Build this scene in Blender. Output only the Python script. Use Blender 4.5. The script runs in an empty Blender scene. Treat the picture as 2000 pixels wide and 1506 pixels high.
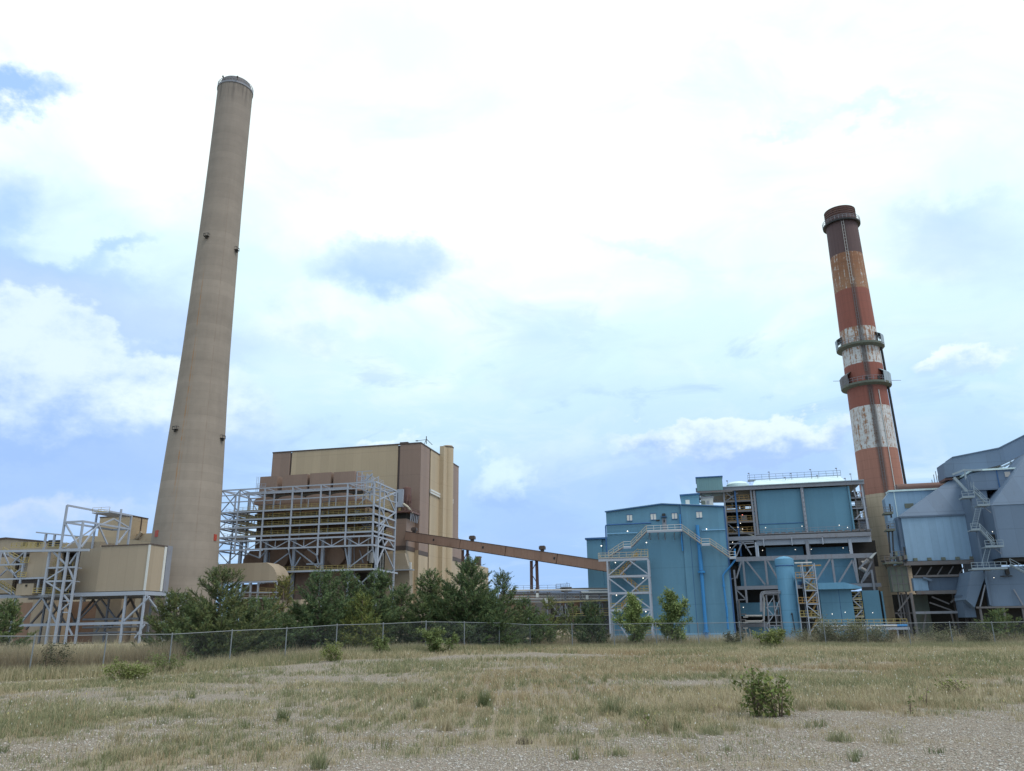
import bpy, math, random
import numpy as np
from math import radians, sin, cos, pi, sqrt, atan2, asin
random.seed(7)
rng = np.random.default_rng(11)
SC = bpy.context.scene
COL = SC.collection

# ------------------------------------------------------------------ camera
FPX, PITCH, ROLL, CZ = 1524.0, radians(17.27), radians(0.726), 1.65
FW = np.array([0, cos(PITCH), sin(PITCH)])
_u0 = np.array([0, -sin(PITCH), cos(PITCH)]); _r0 = np.array([1.0, 0, 0])
UP = _u0 * cos(ROLL) + _r0 * sin(ROLL)
RT = _r0 * cos(ROLL) - _u0 * sin(ROLL)
CAM = np.array([0, 0, CZ])
cam_data = bpy.data.cameras.new('camera')
cam_data.sensor_width = 36.0
cam_data.lens = FPX / 2000 * 36.0
cam_data.clip_start = 0.1
cam_data.clip_end = 9000
cam = bpy.data.objects.new('camera', cam_data)
COL.objects.link(cam)
from mathutils import Matrix, Vector
cam.matrix_world = Matrix(((RT[0], UP[0], -FW[0], CAM[0]), (RT[1], UP[1], -FW[1], CAM[1]), (RT[2], UP[2], -FW[2], CAM[2]), (0, 0, 0, 1)))
SC.camera = cam

# measuring helpers: a sight line through the photograph met with a plane of the site
def ray(px, py): return FW * FPX + RT * (px - 1000) + UP * (753 - py)
def P(px, py, Y):
    d = ray(px, py); return CAM + d * (Y / d[1])
PHI = radians(13.2)                      # the plant stands turned to the view
E1 = np.array([cos(PHI), -sin(PHI), 0]); E2 = np.array([sin(PHI), cos(PHI), 0])
def W(p): return E1 * p[0] + E2 * p[1] + np.array([0, 0, p[2]])
def L(w): return (float(w @ E1), float(w @ E2), float(w[2]))
def Q(px, py, v):
    d = ray(px, py); t = (v - CAM @ E2) / (d @ E2); return L(CAM + d * t)
def QU(px, py, u):
    d = ray(px, py); t = (u - CAM @ E1) / (d @ E1); return L(CAM + d * t)
def dirof(px, py):
    d = ray(px, py); d = d / np.linalg.norm(d); return atan2(d[0], d[1]), asin(d[2])

# ------------------------------------------------------------------ exposure, sun, sky
SC.view_settings.view_transform = 'Standard'
SC.view_settings.look = 'None'
SC.view_settings.exposure = 0.38
SC.view_settings.gamma = 1.0
SUN_DIR = Vector((0.62, -0.42, 1.15)).normalized()
sd = bpy.data.lights.new('sun', 'SUN'); sd.energy = 1.5; sd.angle = radians(22); sd.color = (1.0, 0.95, 0.87)
sun = bpy.data.objects.new('sun', sd); COL.objects.link(sun)
sun.rotation_euler = SUN_DIR.to_track_quat('Z', 'Y').to_euler()

class NT:
    """small wrapper for writing node trees"""
    def __init__(s, tree): s.t = tree; s.n = tree.nodes; s.l = tree.links
    def new(s, ty, **k):
        x = s.n.new(ty)
        for a, b in k.items(): setattr(x, a, b)
        return x
    def put(s, sock, v):
        if hasattr(v, 'is_output') or isinstance(v, bpy.types.NodeSocket): s.l.new(v, sock)
        elif v is not None: sock.default_value = v
    def m(s, op, a, b=None, c=None, clamp=False):
        x = s.new('ShaderNodeMath', operation=op, use_clamp=clamp)
        for i, q in enumerate((a, b, c)):
            if q is not None: s.put(x.inputs[i], q)
        return x.outputs[0]
    def vm(s, op, a, b=None, out=0):
        x = s.new('ShaderNodeVectorMath', operation=op)
        s.put(x.inputs[0], a)
        if b is not None: s.put(x.inputs[1], b)
        return x.outputs[out]
    def comb(s, x, y, z):
        q = s.new('ShaderNodeCombineXYZ')
        for i, a in enumerate((x, y, z)): s.put(q.inputs[i], a)
        return q.outputs[0]
    def sep(s, v):
        q = s.new('ShaderNodeSeparateXYZ'); s.put(q.inputs[0], v); return q.outputs
    def noise(s, vec, scale=1.0, detail=4.0, rough=0.55, dist=0.0, color=False):
        q = s.new('ShaderNodeTexNoise'); s.put(q.inputs['Vector'], vec)
        q.inputs['Scale'].default_value = scale; q.inputs['Detail'].default_value = detail
        q.inputs['Roughness'].default_value = rough; q.inputs['Distortion'].default_value = dist
        return q.outputs['Color' if color else 'Fac']
    def ss(s, x, a, b, lo=0.0, hi=1.0):
        q = s.new('ShaderNodeMapRange', interpolation_type='SMOOTHSTEP')
        s.put(q.inputs[0], x)
        for i, vv in enumerate((a, b, lo, hi)): s.put(q.inputs[1 + i], vv)
        return q.outputs[0]
    def mix(s, f, a, b, mode='MIX'):
        q = s.new('ShaderNodeMix', data_type='RGBA', blend_type=mode)
        s.put(q.inputs[0], f)
        for i, vv in ((6, a), (7, b)):
            if isinstance(vv, tuple) and len(vv) == 3: vv = (*vv, 1)
            s.put(q.inputs[i], vv)
        return q.outputs[2]
    def ramp(s, f, stops, interp='LINEAR'):
        q = s.new('ShaderNodeValToRGB'); s.put(q.inputs[0], f)
        cr = q.color_ramp; cr.interpolation = interp
        while len(cr.elements) < len(stops): cr.elements.new(0.5)
        for e, (p, c) in zip(cr.elements, stops):
            e.position = p; e.color = (*c, 1) if len(c) == 3 else c
        return q.outputs[0]

def make_sky():
    w = bpy.data.worlds.new('World'); SC.world = w; w.use_nodes = True
    w.node_tree.nodes.clear()
    n = NT(w.node_tree)
    d = n.new('ShaderNodeTexCoord').outputs['Generated']
    x, y, z = n.sep(d)
    az = n.m('ARCTAN2', x, y)
    el = n.m('ARCSINE', n.m('MAXIMUM', n.m('MINIMUM', z, 1.0), -1.0))
    sky = n.new('ShaderNodeTexSky', sky_type='NISHITA')
    sky.sun_disc = False
    sky.sun_elevation = asin(SUN_DIR.z); sky.sun_rotation = atan2(SUN_DIR.x, SUN_DIR.y)
    blue = n.vm('SCALE', sky.outputs[0]); blue.node.inputs['Scale'].default_value = 0.11
    # cloud-plane coordinates and two octaves of domain warp
    zz = n.m('ADD', n.m('MAXIMUM', z, 0.0), 0.22)
    cp = n.comb(n.m('DIVIDE', x, zz), n.m('DIVIDE', y, zz), 0.0)
    warp = n.noise(cp, 1.3, 3, 0.5, color=True)
    cpw = n.vm('ADD', cp, n.vm('MULTIPLY', n.vm('SUBTRACT', warp, (0.5, 0.5, 0.5)), (0.9, 0.9, 0.0)))
    big = n.noise(cpw, 1.15, 7, 0.52)
    fine = n.noise(n.vm('ADD', cpw, (4.1, 2.7, 0)), 3.1, 7, 0.58)
    # overcast veil, whiter and brighter towards the zenith
    veil = n.ramp(el, [(0.0, (0.275, 0.445, 0.735)), (0.08, (0.315, 0.50, 0.77)), (0.17, (0.40, 0.59, 0.80)),
                       (0.28, (0.52, 0.71, 0.81)), (0.40, (0.61, 0.785, 0.83)), (0.56, (0.68, 0.83, 0.855)), (1.0, (0.74, 0.85, 0.865))])
    white = n.ss(n.m('ADD', n.m('ADD', n.m('MULTIPLY', big, 0.7), n.m('MULTIPLY', fine, 0.42)), n.m('MULTIPLY', el, 0.40)), 0.64, 0.86)
    low = n.ss(el, 0.08, 0.34)
    right = n.ss(az, -0.5, 0.35)
    white = n.m('MULTIPLY', white, low)
    colr = n.mix(n.m('MULTIPLY', white, .80), veil, (0.86, 0.91, 0.915))
    lowb = n.ss(el, 0.50, 0.22)
    tex = n.noise(n.comb(n.m('MULTIPLY', az, 1.0), n.m('MULTIPLY', el, 2.6), 5.0), 6.5, 9, 0.60, 0.6)
    colr = n.mix(n.m('MULTIPLY', n.m('MULTIPLY', n.ss(tex, 0.50, 0.66), lowb), 0.55), colr, (0.62, 0.76, 0.86))
    colr = n.mix(n.m('MULTIPLY', n.m('MULTIPLY', n.ss(tex, 0.47, 0.34), lowb), 0.55), colr, (0.305, 0.465, 0.745))
    hi = n.noise(n.vm('ADD', cpw, (2.2, 8.1, 0)), 2.4, 8, 0.6)
    colr = n.mix(n.m('MULTIPLY', n.ss(hi, 0.50, 0.68), n.m('MULTIPLY', n.ss(el, 0.25, 0.5), 0.62)), colr, (0.60, 0.79, 0.85))
    grey = n.ss(n.noise(n.vm('ADD', cpw, (9.3, -3.1, 0)), 1.7, 6, 0.55), 0.52, 0.70)
    colr = n.mix(n.m('MULTIPLY', n.m('MULTIPLY', grey, n.ss(el, 0.62, 0.40)), 0.6), colr, (0.42, 0.575, 0.80))
    # warped sky angles for the clouds that have a shape of their own
    wv = n.vm('SUBTRACT', n.noise(n.comb(az, n.m('MULTIPLY', el, 1.6), 0.0), 5.5, 6, 0.58, color=True), (0.5, 0.5, 0.5))
    wv2 = n.vm('SUBTRACT', n.noise(n.comb(az, n.m('MULTIPLY', el, 1.3), 2.0), 21.0, 5, 0.62, color=True), (0.5, 0.5, 0.5))
    wv = n.vm('ADD', wv, n.vm('MULTIPLY', wv2, (0.42, 0.55, 0.0)))
    wx, wy, _ = n.sep(wv)
    puff = n.noise(n.comb(az, n.m('MULTIPLY', el, 1.4), 7.0), 13.0, 8, 0.62)
    def blob(px, py, rx, ry, soft, warp=1.0, rot=0.0):
        a0, e0 = dirof(px, py)
        k = 1 / 1560.0
        da = n.m('MULTIPLY', n.m('SUBTRACT', n.m('ADD', az, n.m('MULTIPLY', wx, 0.13 * warp)), a0), cos(e0) / (rx * k))
        de = n.m('MULTIPLY', n.m('SUBTRACT', n.m('ADD', el, n.m('MULTIPLY', wy, 0.10 * warp)), e0), 1 / (ry * k))
        if rot:
            da, de = (n.m('ADD', n.m('MULTIPLY', da, cos(rot)), n.m('MULTIPLY', de, sin(rot) * ry / rx)),
                      n.m('SUBTRACT', n.m('MULTIPLY', de, cos(rot)), n.m('MULTIPLY', da, sin(rot) * rx / ry)))
        rr = n.m('SQRT', n.m('ADD', n.m('MULTIPLY', da, da), n.m('MULTIPLY', de, de)))
        return n.ss(rr, 1.0 + soft, 1.0 - soft), de
    def over(c, px, py, rx, ry, soft, col, amt=1.0, warp=1.0, rot=0.0):
        mk, _ = blob(px, py, rx, ry, soft, warp, rot)
        return n.mix(n.m('MULTIPLY', mk, amt), c, col)
    gapc = n.mix(0.8, blue, (0.30, 0.52, 0.95))
    for (px, py, rx, ry, so, am, ro) in ((35, 205, 62, 26, .6, .9, .3), (-15, 430, 40, 70, .8, .6, 0), (60, 540, 130, 26, .8, .75, 0.1),
                                         (215, 490, 62, 15, .8, .6, .6), (310, 668, 60, 14, .8, .5, .35), (1880, 420, 100, 26, .9, .32, -.2), (1240, 480, 90, 16, .9, .22, -.2),
                                         (1720, 215, 90, 12, .9, .25, -.4), (1530, 240, 60, 10, .9, .22, 0)):
        mk, _ = blob(px, py, rx, ry, so, 1.2, ro); colr = n.mix(n.m('MULTIPLY', mk, am), colr, gapc)
    # soft lavender-grey banks
    for a in ((150, 600, 300, 48, .7, (0.46, 0.60, 0.86), .8, 1, 0), (60, 800, 330, 190, .8, (0.33, 0.48, 0.82), .85, 1, 0), (250, 900, 190, 80, .8, (0.30, 0.46, 0.82), .75, 1, 0),
              (760, 80, 170, 60, .9, (0.66, 0.86, 0.98), .55, 1, 0), (1000, 690, 240, 60, .9, (0.56, 0.76, 0.99), .45, 1, 0), (1450, 900, 300, 60, .8, (0.31, 0.465, 0.81), .72, .8, .05),
              (1860, 480, 110, 45, .9, (0.45, 0.60, 0.82), .65, 1, -.4), (1700, 800, 260, 60, .9, (0.45, 0.66, 1.0), .4, 1, 0), (1030, 1030, 150, 110, .9, (0.31, 0.47, 0.80), .65, 1, 0),
              (520, 760, 80, 60, .8, (0.60, 0.78, 1.0), .5, 1, 0), (1230, 820, 260, 70, .9, (0.45, 0.62, 0.96), .4, 1, 0)):
        colr = over(colr, *a)
    # cumulus heads: bright along the top, blue-grey below
    for (px, py, rx, ry, so, am, wp, top, bot) in ((110, 760, 270, 125, .14, .85, 1.6, (0.74, 0.88, 0.97), (0.36, 0.555, 0.93)),
                                              (350, 790, 150, 100, .3, .6, 1.5, (0.82, 0.95, 1.0), (0.45, 0.64, 0.98)),
                                              (985, 950, 66, 66, .22, .75, 1.3, (0.70, 0.88, 1.0), (0.37, 0.57, 0.95)),
                                              (1450, 850, 250, 46, .2, .75, 1.6, (0.82, 0.93, 1.0), (0.40, 0.58, 0.96)),
                                              (1880, 735, 75, 30, .25, .7, 1.4, (0.90, 1.0, 1.0), (0.55, 0.74, 1.0)),
                                              (740, 870, 45, 24, .35, .7, 1.4, (0.88, 1.0, 1.0), (0.5, 0.70, 1.0)),
                                              (640, 640, 120, 70, .6, .5, 1.2, (0.95, 1.0, 1.0), (0.7, 0.88, 1.0)),
                                              (60, 1010, 120, 30, .5, .40, 1.3, (0.80, 0.84, 0.95), (0.5, 0.66, 0.95))):
        mk, de = blob(px, py, rx, ry, so, wp)
        top = tuple(q * .88 for q in top); bot = tuple(q * .82 for q in bot)
        c2 = n.mix(n.ss(n.m('ADD', de, n.m('MULTIPLY', n.m('SUBTRACT', puff, .5), 3.2)), -0.8, 0.9), bot, top)
        colr = n.mix(n.m('MULTIPLY', mk, am), colr, c2)
    # the lone dark cloud with a bright rim
    colr = over(colr, 790, 440, 210, 60, .8, (0.98, 1.04, 1.05), .8, .8)
    mk, de = blob(762, 508, 126, 52, .42, .85); mk = n.m('MULTIPLY', mk, n.ss(n.noise(n.comb(az, n.m('MULTIPLY', el, 2.2), 3.0), 16.0, 6, .6), 18 / 100, .5, .78, 1.0))
    colr = n.mix(n.m('MULTIPLY', mk, .92), colr, n.mix(n.ss(de, -.8, .7), (0.36, 0.535, 0.82), (0.46, 0.62, 0.83)))
    # below the horizon: a dull reflection of the land
    colr = n.mix(n.ss(el, 0.0, -0.03), colr, (0.16, 0.16, 0.14))
    bg = n.new('ShaderNodeBackground'); n.put(bg.inputs[0], colr); bg.inputs[1].default_value = 1.0
    out = n.new('ShaderNodeOutputWorld'); n.l.new(bg.outputs[0], out.inputs[0])
make_sky()

# ------------------------------------------------------------------ materials
MATS = {}
def base_mat(name):
    m = bpy.data.materials.new(name); m.use_nodes = True
    n = NT(m.node_tree); b = m.node_tree.nodes['Principled BSDF']
    MATS[name] = m
    return m, n, b
def site_coords(n):
    tc = n.new('ShaderNodeTexCoord').outputs['Object']
    mp = n.new('ShaderNodeMapping'); mp.inputs['Rotation'].default_value = (0, 0, PHI)
    n.put(mp.inputs[0], tc); return mp.outputs[0]
def surf(name, col, rough=0.6, var=0.12, streak=0.15, dirt=(0.10, 0.085, 0.07), rib=0.0, seam=0.0, course=0.0, metal=0.0, rust=0.0, fade=0.0, spec=0.35):
    """painted or bare material: mottled tone, run-down streaks, optional sheet ribs, sheet seams and rust"""
    m, n, b = base_mat(name)
    c = site_coords(n); x, y, z = n.sep(c)
    h = n.m('ADD', x, y)
    patch = n.noise(c, 0.13, 5, 0.6); patch2 = n.noise(c, 1.3, 4, 0.6)
    k = n.m('ADD', n.m('MULTIPLY', n.m('SUBTRACT', patch, 0.5), var * 2.2), n.m('MULTIPLY', n.m('SUBTRACT', patch2, 0.5), var))
    k = n.m('ADD', k, 1.0)
    colr = n.vm('SCALE', (*col,)); n.put(colr.node.inputs['Scale'], k)
    if seam:
        cell = n.m('FLOOR', n.m('DIVIDE', h, seam)); wn = n.new('ShaderNodeTexWhiteNoise', noise_dimensions='1D'); n.put(wn.inputs['W'], cell)
        q = n.m('ADD', n.m('MULTIPLY', n.m('SUBTRACT', wn.outputs[0], 0.5), 0.12), 1.0)
        s2 = n.vm('SCALE', colr); n.put(s2.node.inputs['Scale'], q); colr = s2
        fr = n.m('FRACT', n.m('DIVIDE', h, seam)); ln = n.m('LESS_THAN', fr, 0.05 / seam * 1.2)
        colr = n.mix(n.m('MULTIPLY', ln, 0.25), colr, tuple(q_ * 0.45 for q_ in col))
    if course:
        fr = n.m('FRACT', n.m('DIVIDE', z, course)); ln = n.m('LESS_THAN', fr, 0.2 / course)
        colr = n.mix(n.m('MULTIPLY', ln, 0.25), colr, tuple(q_ * 0.55 for q_ in col))
    if streak:
        sv = n.comb(n.m('MULTIPLY', x, 1.1), n.m('MULTIPLY', y, 1.1), n.m('MULTIPLY', z, 0.045))
        st = n.ss(n.noise(sv, 1.0, 5, 0.65), 0.50, 0.80)
        colr = n.mix(n.m('MULTIPLY', st, streak), colr, dirt)
    if fade:
        sv = n.comb(n.m('MULTIPLY', x, .8), n.m('MULTIPLY', y, .8), n.m('MULTIPLY', z, 0.06))
        st = n.ss(n.noise(n.vm('ADD', sv, (7, 3, 1)), 1.0, 5, 0.6), 0.5, 0.75)
        colr = n.mix(n.m('MULTIPLY', st, fade), colr, tuple(min(1, q_ * 1.35 + .03) for q_ in col))
    if rust:
        rv = n.comb(n.m('MULTIPLY', x, 1.0), n.m('MULTIPLY', y, 1.0), n.m('MULTIPLY', z, 0.25))
        rs = n.ss(n.noise(rv, 1.1, 6, 0.68), 0.50, 0.66)
        colr = n.mix(n.m('MULTIPLY', rs, rust), colr, (0.16, 0.075, 0.035))
    n.put(b.inputs['Base Color'], colr)
    b.inputs['Roughness'].default_value = rough; b.inputs['Metallic'].default_value = metal
    b.inputs['Specular IOR Level'].default_value = spec
    bh = n.m('MULTIPLY', patch2, 0.02)
    if rib: bh = n.m('ADD', bh, n.m('MULTIPLY', n.m('SINE', n.m('MULTIPLY', h, 2 * pi / rib)), 0.010))
    bp = n.new('ShaderNodeBump'); bp.inputs['Strength'].default_value = 0.5; bp.inputs['Distance'].default_value = 1.0
    n.put(bp.inputs['Height'], bh); n.put(b.inputs['Normal'], bp.outputs[0])
    return m
surf('tan_cladding', (0.395, 0.316, 0.222), 0.55, 0.06, 0.24, rib=0.6, seam=3.2, course=9.0, dirt=(0.28, 0.22, 0.15))
surf('tan_duct', (0.325, 0.268, 0.205), 0.6, 0.07, 0.2, seam=2.4, dirt=(0.22, 0.18, 0.13))
surf('brown_cladding', (0.235, 0.165, 0.135), 0.55, 0.06, 0.15, rib=0.6, seam=3.2, course=9.0)
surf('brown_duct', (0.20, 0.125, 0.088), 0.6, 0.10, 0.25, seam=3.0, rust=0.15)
surf('conveyor_brown', (0.27, 0.165, 0.125), 0.6, 0.10, 0.3, seam=1.5, rust=0.3)
surf('dark_brown_trim', (0.075, 0.055, 0.05), 0.6, 0.06, 0.1)
surf('maroon_steel', (0.12, 0.065, 0.06), 0.6, 0.15, 0.3, rust=0.4)
surf('galvanised_steel', (0.30, 0.335, 0.41), 0.5, 0.10, 0.10, metal=0.0, spec=0.45)
surf('grey_steel', (0.205, 0.22, 0.265), 0.55, 0.12, 0.25, rust=0.2)
surf('rusty_steel', (0.135, 0.13, 0.14), 0.65, 0.18, 0.3, rust=0.28)
surf('dark_grating', (0.06, 0.06, 0.062), 0.8, 0.2, 0.2)
surf('dark_interior', (0.035, 0.032, 0.03), 0.9, 0.2, 0.2)  # near-black: stands in for shade in recesses, also used on dark fittings
surf('blue_cladding', (0.100, 0.232, 0.345), 0.55, 0.10, 0.2, course=7.5, seam=6.0, dirt=(0.09, 0.16, 0.21), fade=0.22)
surf('blue_panel', (0.094, 0.222, 0.328), 0.55, 0.08, 0.12, seam=5.2, dirt=(0.06, 0.11, 0.15), fade=0.22)
surf('blue_tank_paint', (0.115, 0.285, 0.45), 0.45, 0.06, 0.2, seam=0, course=3.0, dirt=(0.07, 0.13, 0.2), fade=0.3)
surf('bright_blue_pipe', (0.035, 0.20, 0.47), 0.4, 0.06, 0.06)
surf('deep_blue_pipe', (0.03, 0.10, 0.25), 0.45, 0.06, 0.06)
surf('pale_blue_trim', (0.17, 0.36, 0.56), 0.5, 0.08, 0.15)
surf('teal_cladding', (0.13, 0.24, 0.27), 0.55, 0.06, 0.15, rib=0.5, seam=2.0)
surf('pale_blue_sheet', (0.23, 0.36, 0.52), 0.5, 0.12, 0.4, seam=1.35, dirt=(0.10, 0.15, 0.21), fade=0.3)
surf('slate_sheet', (0.122, 0.178, 0.268), 0.55, 0.08, 0.18, seam=3.4, course=5.0, dirt=(0.07, 0.08, 0.10))
surf('slate_sheet_dark', (0.100, 0.146, 0.222), 0.55, 0.08, 0.18, seam=2.8, dirt=(0.05, 0.06, 0.08))
surf('pale_roof', (0.55, 0.70, 0.74), 0.5, 0.08, 0.12, seam=1.2)
surf('pale_concrete', (0.30, 0.37, 0.44), 0.8, 0.12, 0.3)
surf('white_paint', (0.55, 0.56, 0.56), 0.5, 0.06, 0.12)
surf('cream_rail', (0.38, 0.35, 0.29), 0.5, 0.1, 0.1)
surf('yellow_rail', (0.37, 0.295, 0.115), 0.5, 0.12, 0.1)
surf('orange_rail', (0.36, 0.215, 0.075), 0.5, 0.15, 0.15)
surf('cyan_rail', (0.235, 0.30, 0.365), 0.5, 0.1, 0.1)
surf('red_plate', (0.36, 0.06, 0.04), 0.5, 0.1, 0.1)
surf('pipe_lagging', (0.42, 0.41, 0.41), 0.5, 0.1, 0.2)
surf('moss_steel', (0.13, 0.15, 0.13), 0.8, 0.25, 0.4, rust=0.35)
surf('black_steel', (0.025, 0.025, 0.028), 0.5, 0.1, 0.0)
surf('fence_steel', (0.185, 0.205, 0.225), 0.5, 0.1, 0.0)
surf('rock_brown', (0.26, 0.19, 0.15), 0.9, 0.2, 0.3)
def emit(name, col, st):
    m, n, b = base_mat(name); b.inputs['Base Color'].default_value = (0.8, 0.8, 0.75, 1)
    b.inputs['Emission Color'].default_value = (*col, 1); b.inputs['Emission Strength'].default_value = st
emit('lamp_glow', (1.0, 0.93, 0.78), 1.6)
emit('red_glow', (1.0, 0.12, 0.06), 2.0)

def concrete_mat(name, base, ringstep=2.3, amp=1.0):
    m, n, b = base_mat(name)
    c = n.new('ShaderNodeTexCoord').outputs['Object']; x, y, z = n.sep(c)
    big = n.noise(n.comb(0.0, 0.0, n.m('MULTIPLY', z, 0.085)), 1.0, 3, 0.6)
    cell = n.m('FLOOR', n.m('DIVIDE', z, ringstep)); wn = n.new('ShaderNodeTexWhiteNoise', noise_dimensions='1D'); n.put(wn.inputs['W'], cell)
    k = n.m('ADD', n.m('MULTIPLY', n.m('SUBTRACT', big, 0.5), 0.75 * amp), n.m('MULTIPLY', n.m('SUBTRACT', wn.outputs[0], 0.5), 0.09 * amp))
    mot = n.noise(c, 0.35, 6, 0.62)
    k = n.m('ADD', k, n.m('MULTIPLY', n.m('SUBTRACT', mot, 0.5), 0.32))
    sv = n.comb(n.m('MULTIPLY', x, 0.9), n.m('MULTIPLY', y, 0.9), n.m('MULTIPLY', z, 0.012))
    st = n.noise(sv, 1.0, 6, 0.65)
    k = n.m('ADD', k, n.m('MULTIPLY', n.m('SUBTRACT', st, 0.5), -0.22))
    k = n.m('ADD', k, 1.0)
    colr = n.vm('SCALE', base); n.put(colr.node.inputs['Scale'], k)
    fr = n.m('FRACT', n.m('DIVIDE', z, ringstep)); ln = n.m('LESS_THAN', fr, 0.045)
    colr = n.mix(n.m('MULTIPLY', ln, 0.22), colr, tuple(q * 0.6 for q in base))
    n.put(b.inputs['Base Color'], colr); b.inputs['Roughness'].default_value = 0.88; b.inputs['Specular IOR Level'].default_value = 0.2
    bp = n.new('ShaderNodeBump'); bp.inputs['Strength'].default_value = 0.4; n.put(bp.inputs['Height'], n.m('MULTIPLY', mot, 0.15)); n.put(b.inputs['Normal'], bp.outputs[0])
    return m, n, b, colr, (x, y, z, c)
def chimney_tall_mat():
    m, n, b, colr, (x, y, z, c) = concrete_mat('chimney_concrete', (0.262, 0.226, 0.196))
    # long rust run on the side towards the camera, soot drips under the rim
    a = n.m('ARCTAN2', y, x)
    def line(a0, w, z0, z1, col, amt):
        nonlocal colr
        wob = n.m('MULTIPLY', n.m('SUBTRACT', n.noise(n.comb(0.0, a0, n.m('MULTIPLY', z, 0.2)), 1.0, 3), 0.5), 0.05)
        d = n.m('ABSOLUTE', n.m('SUBTRACT', n.m('ADD', a, wob), a0))
        mk = n.m('MULTIPLY', n.ss(d, w, w * 0.3), n.m('MULTIPLY', n.ss(z, z0, z0 + 6), n.ss(z, z1, z1 - 12)))
        mk = n.m('MULTIPLY', mk, n.ss(n.noise(n.comb(a, 0.0, n.m('MULTIPLY', z, 0.5)), 1.0, 4), 0.3, 0.6))
        colr = n.mix(n.m('MULTIPLY', mk, amt), colr, col)
    line(-1.72, 0.035, 36, 108, (0.30, 0.15, 0.05), 0.6)
    line(-1.62, 0.02, 10, 100, (0.30, 0.17, 0.07), 0.35)
    line(-0.9, 0.03, 20, 140, (0.18, 0.13, 0.1), 0.3)
    drip = n.m('MULTIPLY', n.ss(n.noise(n.comb(n.m('MULTIPLY', a, 5.0), 0.0, n.m('MULTIPLY', z, 0.06)), 1.0, 3), 0.48, 0.62), n.ss(z, 161, 169))
    colr = n.mix(n.m('MULTIPLY', drip, 0.5), colr, (0.045, 0.04, 0.04))
    colr = n.mix(n.ss(z, 110, 172, 0.0, 0.28), colr, (0.20, 0.178, 0.170))
    n.put(b.inputs['Base Color'], colr)
chimney_tall_mat()

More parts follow.
